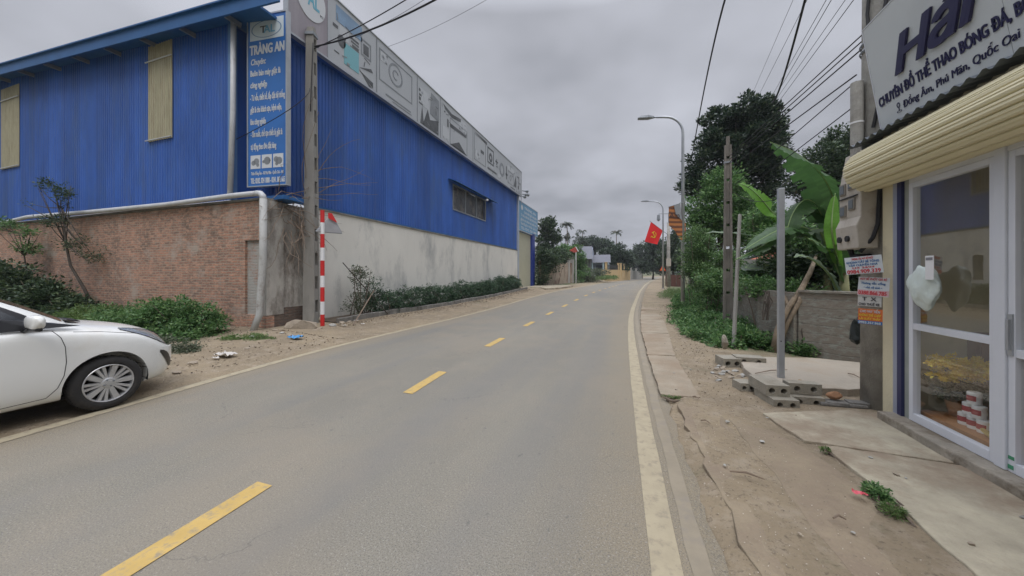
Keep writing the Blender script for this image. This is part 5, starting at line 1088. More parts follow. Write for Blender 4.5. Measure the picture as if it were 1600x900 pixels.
mb = MB(); mb.tube([(2.50, 5.12, 2.92), (2.50, 5.12, 3.78)], .058, 14); mb.build('tube', M_conc, jt, smooth=False); mb = MB(); mb.tube([(2.50, 5.12, 3.3), (2.50, 5.12, 3.32)], .062, 14); mb.build('clip', M_white, jt)
mbx = thing('meter_box', (2.5, 5.1, 1.8), 'grubby grey-beige electricity meter box strapped to the concrete pole', 'meter box')
M_mbx = mat('meter_plastic', (.44, .40, .34), .6, 0, .12, 5, .1, 30, (.24, .20, .15), 2.5, .5, .7)
mb = MB(); A = [(2.42, 4.93), (2.57, 4.93), (2.57, 5.38), (2.42, 5.38)]
mb.prism([(2.42, 4.93, 1.84), (2.60, 4.93, 1.84), (2.60, 4.93, 2.9), (2.50, 4.93, 2.98), (2.44, 4.93, 2.6), (2.44, 4.93, 2.2), (2.40, 4.93, 2.1)], (0, .42, 0)); mb.build('case', M_mbx, mbx, bevel=.012)
for y, z in ((5.25, 2.3), (5.08, 2.36), (5.26, 2.56), (5.09, 2.6)):
    mb = MB(); mb.box(2.425, 2.44, y-.06, y+.06, z-.07, z+.07); w = mb.build('meter_window', mat('meter_frame', (.20, .18, .15), .6), mbx, bevel=.008); mb = MB(); mb.box(2.420, 2.4245, y-.042, y+.042, z-.05, z+.05); mb.build('dial', mat('meter_dial', (.13, .14, .14), .2), w)
for y in (5.26, 5.1):
    mb = MB(); mb.lathe([(.035, 0), (.035, -.03), (0, -.03)], (2.42, y, 1.96), 'x', 16); mb.build('cable_port', M_black, mbx)
mb = MB(); mb.box(2.425, 2.435, 4.97, 5.33, 2.44, 2.455); mb.box(2.41, 2.42, 4.97, 5.33, 2.08, 2.09); mb.build('seam', M_black, mbx)
mb = MB(); mb.tube([(2.60, 4.915, 2.5), (2.58, 4.91, 2.1), (2.54, 4.915, 1.95), (2.47, 5.0, 1.8)], .02, 8); mb.tube([(2.47, 5.2, 1.86), (2.5, 5.2, 1.76), (2.56, 5.0, 1.75)], .03, 8); mb.build('cable', M_cable, mbx)
# posters (flat cards)
fd = Vector((-.62, -.785, 0)).normalized(); fr_ = Vector((.785, -.62, 0)).normalized()
def card(u, v, w, h, t, tilt, base, rows, label, d=.0):
    c_ = P(u, v, t); r_ = fr_*math.cos(tilt)+Vector((0, 0, 1))*math.sin(tilt); u_ = Vector((0, 0, 1))*math.cos(tilt)-fr_*math.sin(tilt)
    k = thing('notice_card', c_, label, 'notice'); mb = MB(); q = lambda a, b, dd=0: c_+r_*a*w+u_*b*h+fd*dd
    mb.prism([q(-.5, -.5), q(.5, -.5), q(.5, .5), q(-.5, .5)], -fd*.003); pn = mb.build('card', base, k)
    for (s, a, b0, b1, m_, bg) in rows:
        if bg is not None:
            mb = MB(); mb.prism([q(-.5, b0-.03, .001), q(.5, b0-.03, .001), q(.5, b1+.03, .001), q(-.5, b1+.03, .001)], fd*.001); mb.build('band', bg, k)
        text(s, frame_mtx(q(a, b0, .003), r_, u_), (b1-b0)*h*.95, w*(-a)*2*.97, m_, k, bold=.03, ext=.001)
Pr = mat('print_red', (.55, .04, .05), .6); Pb = mat('print_blue_dark', (.03, .14, .35), .6); Pc = mat('card_white', (.58, .62, .64), .5); Pk = mat('card_pink', (.62, .40, .42), .5); Po = mat('card_orange', (.62, .15, .03), .5); Py = mat('print_yellow', (.75, .55, .05), .5); Pd = mat('print_black', (.04, .04, .05), .5)
card(1349, 414, .285, .185, 3.68, .10, Pc, [('THÔNG TẮC HÚT BỂ PHỐT', -.3, .32, .45, Pr, None), ('KHOAN CẮT BÊ TÔNG', -.45, .13, .27, Pb, None), ('VẬN CHUYỂN NHÀ', -.4, -.04, .08, Pb, None), ('LH: 24/24', -.3, -.18, -.08, Pr, None), ('0984.909.339', -.46, -.46, -.22, Pr, None)], 'white notice card tilted left of the pole with a large red phone number')
card(1364.5, 448, .235, .20, 3.66, -.06, Pc, [('HÚT BỂ PHỐT GIÁ RẺ', -.44, .34, .46, Pr, None), ('Thông tắc cống', -.4, .12, .24, Pb, None), ('• nhà vệ sinh •', -.3, -.1, .02, Pb, None), ('0388.866.785', -.46, -.44, -.22, Pr, Pk)], 'white and pink notice card in the middle of the pole')
card(1358.5, 470, .18, .12, 3.69, -.03, mat('card_dirty', (.5, .49, .46), .6), [('T  X', -.3, .0, .36, Pd, None), ('CHO THUÊ XE', -.45, -.42, -.18, Pd, None)], 'small white notice with black letters just above the orange one')
card(1359.5, 495, .185, .165, 3.69, -.02, Po, [('CHO VAY TIỀN', -.42, .26, .44, Pc, None), ('KHÔNG THẾ CHẤP', -.46, .02, .18, Py, None), ('LÃI SUẤT THẤP', -.44, -.2, -.06, Py, None), ('0983.357.968', -.46, -.46, -.30, Pc, Pb)], 'orange notice with yellow text lowest on the pole')
bgm = MB(); o = rock('plastic_sack', P(1335, 518, 4.35), (.085, .1, .19), mat('sack_black', (.02, .026, .024), .45, 0, .2, 6, .6, 12), 'black plastic sack hanging behind the concrete pole', 'sack', .3, 44)
mb = MB(); mb.tube([tuple(P(1336, 505, 4.35)-o.location), tuple(P(1352, 478, 4.6)-o.location)], .012, 6); tie = mb.build('tie', M_black); tie.parent = o

# ------------------------------------------------------------------ galvanised post, slab, hollow blocks
def ground_thing(px): return None
gp_ = Gd(1220, 602)
t = thing('steel_post', gp_, 'bare square galvanised steel post standing on the concrete slab edge', 'post'); mb = MB(); mb.box(gp_.x-.036, gp_.x+.036, gp_.y-.036, gp_.y+.036, .08, 2.74); mb.build('post', M_galv, t, bevel=.006)
mb = MB(); mb.lathe([(.008, 0), (.008, -.006), (0, -.006)], (gp_.x-.01, gp_.y-.036, .62), 'y', 10); mb.build('bolt_hole', M_black, t)
slab('raised_slab', [(1.62, 5.28), (2.58, 5.45), (3.4, 5.9), (3.55, 7.15), (3.0, 7.3), (1.78, 7.0), (1.66, 6.2)], -.1, .11, mat('slab_concrete', (.36, .315, .25), .95, 0, .14, 2, .4, 40, (.29, .23, .165), 1, .5, .7), seed=31)
M_blk = mat('hollow_block', (.30, .275, .22), .95, 0, .18, 8, .6, 60, (.19, .16, .12), 4, .5, .7)
def block(x, y, z, L_, W_, H_, rz_, label, holes='end', group=None):
    t = thing('hollow_block', (x, y, z), label, 'concrete block', rz_, group); mb = MB(); mb.local = True
    # block long axis = local y; two round holes run along y: build end faces with octagonal holes
    a, b, h = W_/2, L_/2, H_; rr_ = min(W_*.15, H_*.27)
    for y_, flip in ((-b, 0), (b, 1)):
        for k, cx_ in enumerate((-a/2, a/2)):
            o8 = [(cx_+rr_*math.cos(t_), h/2+rr_*math.sin(t_)) for t_ in np.linspace(math.pi/8, math.pi/8+2*math.pi, 9)[:-1]]; x0, x1 = (-a, 0) if k == 0 else (0, a)
            sq = [(x1, h*.72), (cx_+rr_, h), (cx_-rr_, h), (x0, h*.72), (x0, h*.28), (cx_-rr_, 0), (cx_+rr_, 0), (x1, h*.28)]
            V_ = [(q_[0], y_, q_[1]) for q_ in o8+sq]+[(x1, y_, h), (x0, y_, h), (x0, y_, 0), (x1, y_, 0)]
            mb.add(V_, [(i, (i+1) % 8, 8+(i+1) % 8, 8+i) for i in range(8)]+[(8, 16, 9), (10, 17, 11), (12, 18, 13), (14, 19, 15)])
    mb.add([(x_, y_, z_) for x_ in (-a, a) for y_ in (-b, b) for z_ in (0, h)], [(0,2,3,1),(4,5,7,6),(0,4,6,2),(1,3,7,5)])
    for cx_ in (-a/2, a/2):
        vs = []; 
        for y_ in (-b, b): vs += [(cx_+rr_*math.cos(t_), y_, h/2+rr_*math.sin(t_)) for t_ in np.linspace(math.pi/8, math.pi/8+2*math.pi, 9)[:-1]]
        mb.add(vs, [(i, (i+1) % 8, 8+(i+1) % 8, 8+i) for i in range(8)])
    mb.build('block', M_blk, t); return t
R_ = math.radians
block(1.62, 5.10, .10, .44, .25, .13, R_(8), 'concrete block with its two holes facing the road, on the slab corner at the post')
block(1.98, 5.14, .10, .15, .34, .13, R_(6), 'concrete block lying sideways beside the steel post on the slab edge')
block(1.66, 4.98, -.02, .42, .27, .12, R_(10), 'lower grey block half buried under the corner block')
block(1.97, 5.08, -.03, .2, .34, .125, R_(6), 'lower grey block half buried under the sideways block')
block(1.43, 5.36, .0, .2, .19, .12, R_(15), 'short block with two holes on the dirt left of the slab corner')
block(1.55, 6.66, .0, .3, .28, .16, R_(12), 'weathered block with holes at the far corner of the slab by the path')
block(1.86, 6.72, .05, .24, .42, .13, R_(4), 'long flat block at the far slab corner beneath the thin post')
rock('brick_chunk', P(1248, 602, 4.62)+Vector((0, 0, .02)), (.085, .07, .075), mat('tan_brick', (.34, .25, .15), .95, 0, .15, 8), 'tan brick chunk on top of the sideways block', 'brick', .3, 51)
rock('brick_chunk', (2.28, 5.08, .12), (.10, .05, .05), mat('red_brick_bit', (.28, .15, .08), .95, 0, .2, 8), 'small brown brick fragment at the end of the sideways block', 'brick', .2, 52)
ke = MB(); ke.box(2.16, 2.38, 4.99, 5.12, -.05, .065); ke.box(2.385, 2.58, 5.02, 5.14, -.05, .075); ke.tube([(2.1, 5.0, .03), (2.55, 5.03, .03)], .03, 8); o = ke.build('slab_kerb', M_conc_dk, origin=(2.3, 5.05, 0), bevel=.01); tag(o, 'dark broken kerb along the near edge of the raised slab', 'kerb')
ch = rock('concrete_chunk', Gd(1136, 546, .12)+Vector((0, .12, .12)), (.08, .08, .17), M_blk, 'upright concrete chunk beside the thin leaning post', 'concrete chunk', .2, 53)
rr = random.Random(14)
for i in range(26):
    x, y = 1.35+rr.gauss(.05, .13), 6.0+rr.gauss(0, .28); s = rr.uniform(.02, .05)
    rock('stone', (x, y, gzf(x, y)+s*.3), (s*1.4, s, s*.6), M_rock if i % 2 else M_conc, 'small stone in the rubble strip between dirt verge and slab', 'stone', rr.uniform(0, 3), 70+i, group='rubble stones along the slab edge')
for i in range(22):
    x, y = rr.uniform(.45, 2.3), rr.uniform(2.0, 6.4); s = rr.uniform(.008, .02)
    rock('pebble', (x, y, max(gzf(x, y), .03 if x < 1.6 else .046)+s*.3), (s*1.4, s, s*.6), M_rock if i % 2 else M_conc, 'pebble on the dusty right verge', 'pebble', rr.uniform(0, 3), 110+i, group='pebbles scattered on the right verge')
for i, (u0, v0, u1, v1) in enumerate([(1140, 738, 1195, 751), (1302, 812, 1322, 814), (1180, 592, 1230, 586), (1325, 592, 1345, 600), (1095, 655, 1110, 660), (1082, 618, 1092, 622)]):
    a, b = Gd(u0, v0, .05), Gd(u1, v1, .05); z = .06 if i < 2 else (.13 if i in (2, 3) else .04); mb = MB(); mb.tube([(a.x, a.y, z), ((a.x+b.x)/2, (a.y+b.y)/2+.01, z+.015), (b.x, b.y, z)], [.006, .008, .004], 5); o = mb.build('fallen_twig', M_twig, origin=(a.x, a.y, z)); tag(o, 'dry brown twig lying on the right verge', 'twig', 'twigs lying on the right verge')
p = Gd(1343, 775, .05); litter('plastic_wrapper', (p.x, p.y, .055), .04, mat('wrapper_pink', (.6, .10, .13), .5), 'small bright pink wrapper on the slab crack', 3)
for i, (u, v, s) in enumerate([(1368, 768, .07), (1378, 778, .06), (1396, 800, .06)]):
    p = Gd(u, v, .05); bush('weed', (p.x, p.y, .04), [(p.x, p.y, .06, s, s, .035)], ('leafy green weed tuft in the slab crack', 'low green weed beside the leafy tuft in the slab crack', 'flat grassy weed nearest the camera in the slab crack')[i], ML_mid if i < 2 else ML_light, 30, 16, .022, .026, seed=61+i, cat='weed', stems=3, asp=.45 if i < 2 else .2)
p = Gd(1290, 703, .05); bush('weed', (p.x, p.y, .04), [(p.x, p.y, .05, .03, .03, .02)], 'tiny weed at the joint where the slab cracks meet', ML_light, 12, 12, .015, .02, seed=66, cat='weed', stems=2)
p = Gd(1065, 622, .03); bush('weed', (p.x, p.y, .03), [(p.x-.1, p.y, .035, .16, .015, .01)], 'thin line of dry weeds at the near end of the verge slabs', ML_light, 30, 10, .01, .018, seed=67, cat='weed', stems=2)

# ------------------------------------------------------------------ lattice pole, thin post, block wall
lp = thing('utility_pole', (2.3, 9.9, 0), 'weathered H-section concrete pole rising from the ivy on the right verge', 'utility pole', rz=R_(-8))
mb = MB(); mb.local = True
taper(mb, -.11, -.05, -.10, .10, -.3, 4.75, .68); taper(mb, .05, .11, -.10, .10, -.3, 4.75, .68); z = 0
while z < 4.6: k = 1-.32*z/4.75; mb.box(-.051*k, .051*k, -.07*k, .07*k, z, z+.49); z += .56
mb.build('shaft', mat('old_pole_concrete', (.17, .155, .135), .95, 0, .25, 7, .4, 60, (.08, .07, .06), 3, .5, .75, stretch=(1, 1, .3)), lp)
mb = MB(); mb.local = True; mb.box(-.08, .08, -.08, .08, 4.3, 4.34); mb.build('cable_band', M_steel_gr, lp)
a, b = Gd(1146, 545), P(1156, 335, 7.7); t = thing('thin_post', a, 'thin leaning concrete post beside the H-section pole', 'post'); mb = MB(); mb.tube([a, b], [.04, .035], 4); mb.build('post', M_pole, t)
M_cb = brick_mat('block_wall', (.19, .17, .14), (.22, .19, .155), (.17, .155, .13), .40, .16, 'xy', .012, (.09, .08, .065), .46, bump=.4)
wa = thing('block_wall', (3.3, 7.9, 0), 'low grey-brown concrete block wall behind the slab', 'wall')
def wallseg(p, q, h0, h1, th=.12):
    p, q = Vector((*p, 0)), Vector((*q, 0)); n = (q-p).normalized(); n = Vector((n.y, -n.x, 0))*th/2; mb = MB()
    mb.add([p-n+Vector((0,0,-.3)), q-n+Vector((0,0,-.3)), q+n+Vector((0,0,-.3)), p+n+Vector((0,0,-.3)), p-n+Vector((0,0,h0)), q-n+Vector((0,0,h1)), q+n+Vector((0,0,h1)), p+n+Vector((0,0,h0))], [(0,1,2,3),(4,7,6,5),(0,4,5,1),(1,5,6,2),(2,6,7,3),(3,7,4,0)]); return mb
wallseg((6.5, 4.98), (3.06, 8.02), 1.18, 1.2).build('blockwork', M_cb, wa); wallseg((3.05, 8.03), (2.75, 9.0), 1.19, 1.2, .2).build('blockwork', M_cb, wa); wallseg((2.75, 9.0), (3.2, 22), 1.2, 1.45).build('blockwork', M_cb, wa)
mb = wallseg((6.5, 4.98), (3.06, 8.02), 1.24, 1.245, .2); mb.v = [(v[0], v[1], v[2] if v[2] > 0 else 1.205) for v in mb.v]; mb.build('coping', M_cb, wa)

# plants on the right
ells = []
for y, x0, x1, h in ((8.7, 1.75, 2.5, .28), (9.5, 1.5, 2.5, .34), (10.5, 1.45, 2.5, .40), (11.8, 1.5, 2.6, .45), (13.3, 1.65, 2.7, .5), (15, 1.8, 2.8, .55), (17, 2.0, 3.0, .6), (19.5, 2.3, 3.2, .6)):
    for x in np.arange(x0, x1+.01, .5): ells.append((x+.1, y, gzf(x, y)+h*.35*(1 if x > x0 else .5), .45, .75, h*(1 if x > x0+.3 else .6)))
ML_ivy = leaf_mat('leaf_ivy', (.04, .11, .03), (.13, .26, .085), (.22, .33, .12))
bush('ivy_mound', (2.2, 12, 0), ells, 'sprawling bright green ivy mound along the right verge', ML_ivy, 1700, 44, .13, .07, seed=71, stems=24, cat='ivy')
bush('ivy_mound', (2.4, 8.7, 0), [(2.35, 8.7, .15, .45, .3, .22), (2.85, 8.3, .12, .35, .25, .2), (3.1, 7.95, .1, .3, .2, .18)], 'patch of green weeds at the foot of the block wall behind the steel post', ML_mid, 170, 34, .1, .06, seed=72, stems=6, cat='weeds')
bush('grass_verge', (3.0, 24, .3), [(2.4, 22, .3, .9, 2, .16), (3.2, 26, .32, 1, 3, .2)], 'bright grass strip beyond the ivy beside the road', ML_light, 260, 30, .2, .1, seed=73, stems=3, cat='grass', asp=.2)
ML_wisp = leaf_mat('leaf_wispy', (.05, .11, .035), (.13, .23, .075), (.2, .3, .12))
bush('shrub', (3.0, 9.6, .1), [(2.75, 9.2, 1.25, .35, .5, .25), (2.95, 10.6, 1.2, .4, .7, .35), (3.0, 12.2, 1.25, .5, .8, .4), (3.2, 8.4, 1.2, .3, .3, .2)], 'climbing leaves spilling over the top of the block wall by the H-section pole', ML_mid, 240, 38, .13, .075, seed=75, stems=8)
def Eu(u, v, t, rx_, rz_, ry_=None): p = P(u, v, t); return (p.x, p.y, p.z, rx_, ry_ or rx_, rz_)
def bush_px(label, m, L, ncl, per, crad, ls, seed, **k):
    ells = [Eu(*q_) for q_ in L]; e = ells[0]; return bush('shrub', (e[0], e[1], gzf(e[0], e[1])), ells, label, m, ncl, per, crad, ls, seed=seed, **k)
bush_px('tall wispy light green shrub at the foot of the tall street lamp', ML_wisp, [(1098, 405, 12.5, .75, .85), (1092, 375, 12.5, .5, .5), (1112, 430, 12, .7, .5), (1085, 425, 13, .5, .6)], 420, 34, .2, .075, 81, stems=16, shell=.25)
bush_px('dark tangled shrub between the lamp and the H-section pole', ML_mid, [(1120, 445, 10.5, .7, .45), (1105, 460, 12, .7, .4), (1135, 410, 12, .5, .5)], 260, 34, .2, .08, 82, stems=12, shell=.25)
bush_px('broad green shrub over the block wall behind the steel post', ML_mid, [(1235, 375, 9.0, .9, .5), (1200, 350, 10, .7, .5), (1270, 395, 8.4, .6, .45), (1190, 430, 10, .6, .3)], 430, 36, .22, .095, 83, stems=12, shell=.3)
bush_px('dark leafy mass behind the block wall below the banana leaves', ML_dark, [(1290, 415, 8.6, .7, .55), (1325, 425, 7.8, .6, .5), (1250, 425, 8.6, .6, .4), (1330, 360, 8.5, .5, .6)], 460, 36, .22, .10, 84, stems=12, shell=.3)
# crooked trunk in front of the wall
a = [Gd(1207, 549, 0)-Vector((0, .12, 0)), P(1215, 515, 6.75), P(1232, 480, 6.65), P(1252, 452, 6.6), P(1266, 425, 6.9), P(1275, 400, 7.6)]
t = thing('crooked_tree', a[0], 'tree with a crooked bare trunk leaning over the block wall', 'tree'); mb = MB(); mb.tube(a, [.09, .055, .05, .05, .045, .03], 8); mb.tube([a[2], P(1222, 450, 7.0), P(1216, 425, 7.6)], [.04, .03, .02], 6); mb.tube([a[0]+Vector((.05, .02, 0)), P(1230, 505, 6.7), P(1250, 470, 6.55), a[3]], [.05, .045, .04, .04], 7); mb.build('trunk', mat('bark_tan', (.24, .19, .135), .95, 0, .25, 9, .6, 25), t, smooth=True)
C, D = clumps([Eu(1245, 410, 8.3, .7, .3), Eu(1290, 380, 8.6, .7, .4)], 160, 34, .2, 85, .3); leaf_mesh('crown', C, D, .10, ML_dark, t, seed=85)
for i, (u0, u1) in enumerate(((1200, 1196), (1262, 1259))):
    cr = MB(); rr = random.Random(90+i)
    for k in range(7): a = P(u0+rr.uniform(-4, 4), 455, 6.55 if i else 6.9); b = P(u1+rr.uniform(-5, 5), 545 if i else 500, 6.5 if i else 6.85); b.z = max(b.z, .1); cr.tube([a, a.lerp(b, .35)+Vector((rr.gauss(0, .04), rr.gauss(0, .03), 0)), a.lerp(b, .7)+Vector((rr.gauss(0, .04), rr.gauss(0, .03), 0)), b], .012, 5)
    o = cr.build('dry_creeper', M_bark_dk, origin=a); tag(o, 'dark dead creeper hanging down the block wall ' + ('right of the crooked trunk' if i else 'left of the crooked trunk'), 'creeper')

# banana plants
ML_ban = leaf_mat('banana_leaf', (.05, .11, .035), (.07, .15, .045), trans=.4, rough=.4)
ML_bany = leaf_mat('banana_leaf_young', (.13, .30, .04), (.16, .36, .05), trans=.5, rough=.4)
ML_band = leaf_mat('banana_leaf_dusty', (.13, .18, .12), (.17, .22, .15), trans=.3, rough=.5)
def ban_leaf(parent, pts, w, m, up=(0, 0, 1), fold=.35, seed=0, tears=3):
    """pts: midrib points; w: half width"""
    r = random.Random(seed); P_ = [Vector(p) for p in pts]; n = 64; L_ = []
    for i in range(n+1):
        t = i/n*(len(P_)-1); k = min(int(t), len(P_)-2); f = t-k; p0 = P_[max(k-1, 0)]; p1, p2 = P_[k], P_[k+1]; p3 = P_[min(k+2, len(P_)-1)]
        L_.append(.5*((2*p1)+(p2-p0)*f+(2*p0-5*p1+4*p2-p3)*f*f+(3*p1-p0-3*p2+p3)*f**3))
    vs = []; fs = []; upv = Vector(up); tset = set(r.sample(range(6, n-4), tears*3)) if tears else set(); seg = []; cf = 0
    for i in range(n+1):
        if i in tset or i-1 in tset: cf = r.uniform(-.45, .12) if tears > 1 else 0
        seg.append(cf)
    for side in (-1, 1):
        b0 = len(vs)
        for i in range(n+1):
            d = (L_[min(i+1, n)]-L_[max(i-1, 0)]).normalized(); s = d.cross(upv).normalized(); q_ = s.cross(d); t = i/n; ww = w*(math.sin(math.pi*min(1, t*1.02+.02))**.55)*(1 if t < .95 else .7)*r.uniform(.95, 1.04)
            for j in range(4): f = j/3; fo = fold+seg[i]*f; vs.append(L_[i]+s*side*ww*f*math.cos(fo)+q_*(ww*f*math.sin(fo)*(1-f*.35))+Vector((0, 0, math.sin(i*.6+side)*.014*f-.10*ww*f*f)))
        for i in range(n):
            for j in range(3):
                if i in tset and j > 1: continue
                a = b0+i*4+j; fs.append((a, a+1, a+5, a+4))
    mb = MB(); mb.add(vs, fs); o = mb.build('leaf', m, parent, smooth=True)
    a = o.data.attributes.new('rnd', 'FLOAT', 'FACE'); a.data.foreach_set('value', np.random.RandomState(seed).rand(len(fs)).astype(np.float32)*.6)
    mb = MB(); mb.tube(L_, [.022*(1-.75*i/n) for i in range(n+1)], 6); mb.build('midrib', mat('banana_rib', (.22, .32, .12), .5), o, smooth=True)
def banana(base, leaves, label, seed):
    t = thing('banana_plant', base, label, 'banana plant'); b = Vector(base); mb = MB(); mb.tube([b, b+Vector((.02, 0, 1.0)), b+Vector((0, 0, 1.7))], [.11, .09, .06], 12); mb.build('stem', mat('banana_stem', (.17, .17, .08), .7, 0, .25, 5), t, smooth=True)
    for i, (pts, w, m, up, f, te) in enumerate(leaves): ban_leaf(t, [P(*q_) for q_ in pts], w, m, up, f, seed+i, te)
UPC = (-.3, -.5, .8)
bx, by = GR(1292, 7.9)
banana((bx, by, 0), [
    ([(1300, 400, 7.9), (1306, 335, 7.6), (1290, 282, 7.2), (1250, 243, 6.9), (1203, 222, 6.8)], .50, ML_ban, (-.35, -.45, .8), -.55, 6),
    ([(1292, 400, 7.9), (1286, 340, 7.6), (1262, 312, 7.4), (1238, 335, 7.3), (1222, 392, 7.2)], .34, ML_ban, (-.35, -.45, .8), -.45, 5),
    ([(1290, 395, 7.9), (1262, 358, 7.5), (1230, 360, 7.3), (1190, 385, 7.2), (1148, 406, 7.1)], .20, ML_ban, UPC, -.4, 4),
    ([(1290, 390, 7.9), (1262, 372, 7.5), (1235, 355, 7.3), (1205, 365, 7.2), (1160, 392, 7.1)], .26, ML_ban, (-.3, -.6, .7), .3, 3),
    ([(1292, 390, 7.9), (1280, 360, 7.5), (1262, 362, 7.4), (1248, 372, 7.3)], .22, ML_band, UPC, .3, 2),
], 'large banana plant whose broad leaves arch over the steel post', 201)
bx, by = GR(1318, 6.9)
banana((bx, by, 0), [
    ([(1313, 420, 6.8), (1305, 392, 6.5), (1300, 360, 6.3), (1301, 330, 6.3), (1305, 302, 6.3)], .115, ML_bany, (-.6, -.8, .1), .15, 0),
    ([(1316, 470, 6.9), (1296, 430, 6.6), (1275, 410, 6.5), (1255, 400, 6.4), (1240, 402, 6.4)], .12, ML_band, UPC, .4, 2),
    ([(1316, 440, 6.9), (1300, 400, 6.7), (1282, 382, 6.6), (1262, 372, 6.6)], .2, ML_ban, UPC, .3, 3),
    ([(1316, 430, 6.9), (1310, 390, 6.6), (1318, 370, 6.4), (1328, 380, 6.3)], .2, ML_ban, UPC, .3, 3),
], 'younger banana plant with one bright upright leaf beside the meter box', 231)
bx, by = GR(1185, 10.5)
banana((bx, by, 0), [
    ([(1190, 400, 10.3), (1182, 345, 9.6), (1170, 310, 9.2), (1160, 292, 9.0), (1152, 286, 9.0)], .26, ML_bany, (-.5, -.6, .3), .1, 0) if False else ([(1222, 352, 9.6), (1205, 330, 9.3), (1185, 306, 9.1), (1168, 292, 9.0), (1153, 286, 9.0)], .2, ML_bany, (-.5, -.6, .5), -.2, 1),
    ([(1188, 400, 10.3), (1175, 372, 9.9), (1140, 364, 9.6), (1100, 364, 9.4)], .17, ML_band, UPC, .4, 1),
    ([(1190, 400, 10.3), (1200, 368, 9.9), (1220, 366, 9.6), (1190, 372, 9.4)], .17, ML_band, UPC, .4, 1),
    ([(1190, 410, 10.3), (1165, 418, 9.9), (1190, 420, 9.6), (1225, 424, 9.4)], .14, ML_band, UPC, .4, 1),
], 'banana plant further back with a pale leaf held out left of the steel post', 251)

# shade net and small house behind the wall
nt_ = thing('shade_net', (4, 12, 1), 'grey shade net stretched above the block wall behind the H-section pole', 'net'); mb = MB(); a, b = P(1150, 425, 12), P(1225, 422, 10.5); mb.prism([a, b, b+Vector((0, 0, -.7)), a+Vector((0, 0, -.7))], (.01, .01, 0)); mb.build('mesh', mat('net_grey', (.10, .105, .11), .9, 0, .2, 3), nt_); mb = MB(); mb.tube([a+Vector((0,0,.02)), b+Vector((0,0,.02))], .02, 6); mb.tube([a+Vector((0,0,.1)), Vector((a.x, a.y, 0))], .03, 6); mb.tube([b+Vector((0,0,.1)), Vector((b.x, b.y, 0))], .03, 6); mb.build('rope', M_steel_gr, nt_)
hs = thing('small_house', (9, 22, .3), 'low pale house with a red tiled roof glimpsed through the plants', 'house')
hx, hy = GR(1190, 24)
mb = MB(); mb.box(hx-2.6, hx+4, hy-2, hy+3, 0, 2.5); mb.build('wall', mat('house_pale', (.45, .44, .41), .9, 0, .1, 1), hs)
mb = MB(); mb.prism([(hx-.4, hy-2.3, 2.5), (hx+2.2, hy-2.3, 3.3), (hx+4.8, hy-2.3, 2.5)], (0, 5.6, 0)); mb.build('roof', mat('roof_red', (.36, .10, .05), .8, 0, .2, 4), hs)
mb = MB(); mb.box(hx-.4, hx+.5, hy-2.03, hy-1.99, .9, 2.0); mb.build('window', mat('dark_pane2', (.04, .04, .04), .3), hs)

# trees on the right
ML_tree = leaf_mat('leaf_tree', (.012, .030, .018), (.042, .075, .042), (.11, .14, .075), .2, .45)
tx, ty = GR(1150, 19)
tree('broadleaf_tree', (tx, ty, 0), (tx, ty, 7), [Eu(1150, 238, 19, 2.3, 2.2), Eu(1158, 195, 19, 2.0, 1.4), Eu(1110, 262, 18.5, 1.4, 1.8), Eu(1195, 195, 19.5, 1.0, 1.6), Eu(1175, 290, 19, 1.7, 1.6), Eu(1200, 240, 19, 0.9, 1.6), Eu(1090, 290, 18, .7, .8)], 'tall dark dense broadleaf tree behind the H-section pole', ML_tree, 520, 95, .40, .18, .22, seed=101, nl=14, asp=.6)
tx, ty = GR(1125, 15.5)
tree('broadleaf_tree', (tx, ty, 0), (tx, ty, 4), [Eu(1125, 330, 15.5, 1.3, 1.3), Eu(1102, 350, 15.5, .8, .8), Eu(1165, 345, 15, 1.2, 1.0), Eu(1130, 292, 15.5, .8, .7)], 'mid-height greener tree under the tall dark one behind the lamp post', ML_mid, 360, 60, .34, .13, .12, seed=102, nl=12, asp=.55)
tx, ty = GR(1300, 19)
tree('broadleaf_tree', (tx, ty, 0), (tx, ty, 6), [Eu(1290, 262, 19, 1.5, 1.3), Eu(1318, 225, 19, 1.1, 1.0), Eu(1335, 265, 19, 1.4, 1.6), Eu(1265, 290, 19, 1.0, 1.0), Eu(1300, 320, 19, 1.7, 1.0)], 'dark green tree showing between the banana leaves and the meter box', ML_dark, 420, 65, .42, .16, .18, seed=103, nl=12, asp=.55)
tx, ty = GR(1380, 24)
tree('broadleaf_tree', (tx, ty, 0), (tx, ty, 6), [Eu(1360, 300, 24, 3, 2.4), Eu(1420, 300, 24, 3, 2.6)], 'dark green tree hidden mostly behind the shop pole', ML_dark, 220, 50, .7, .28, .2, seed=104, asp=.55)

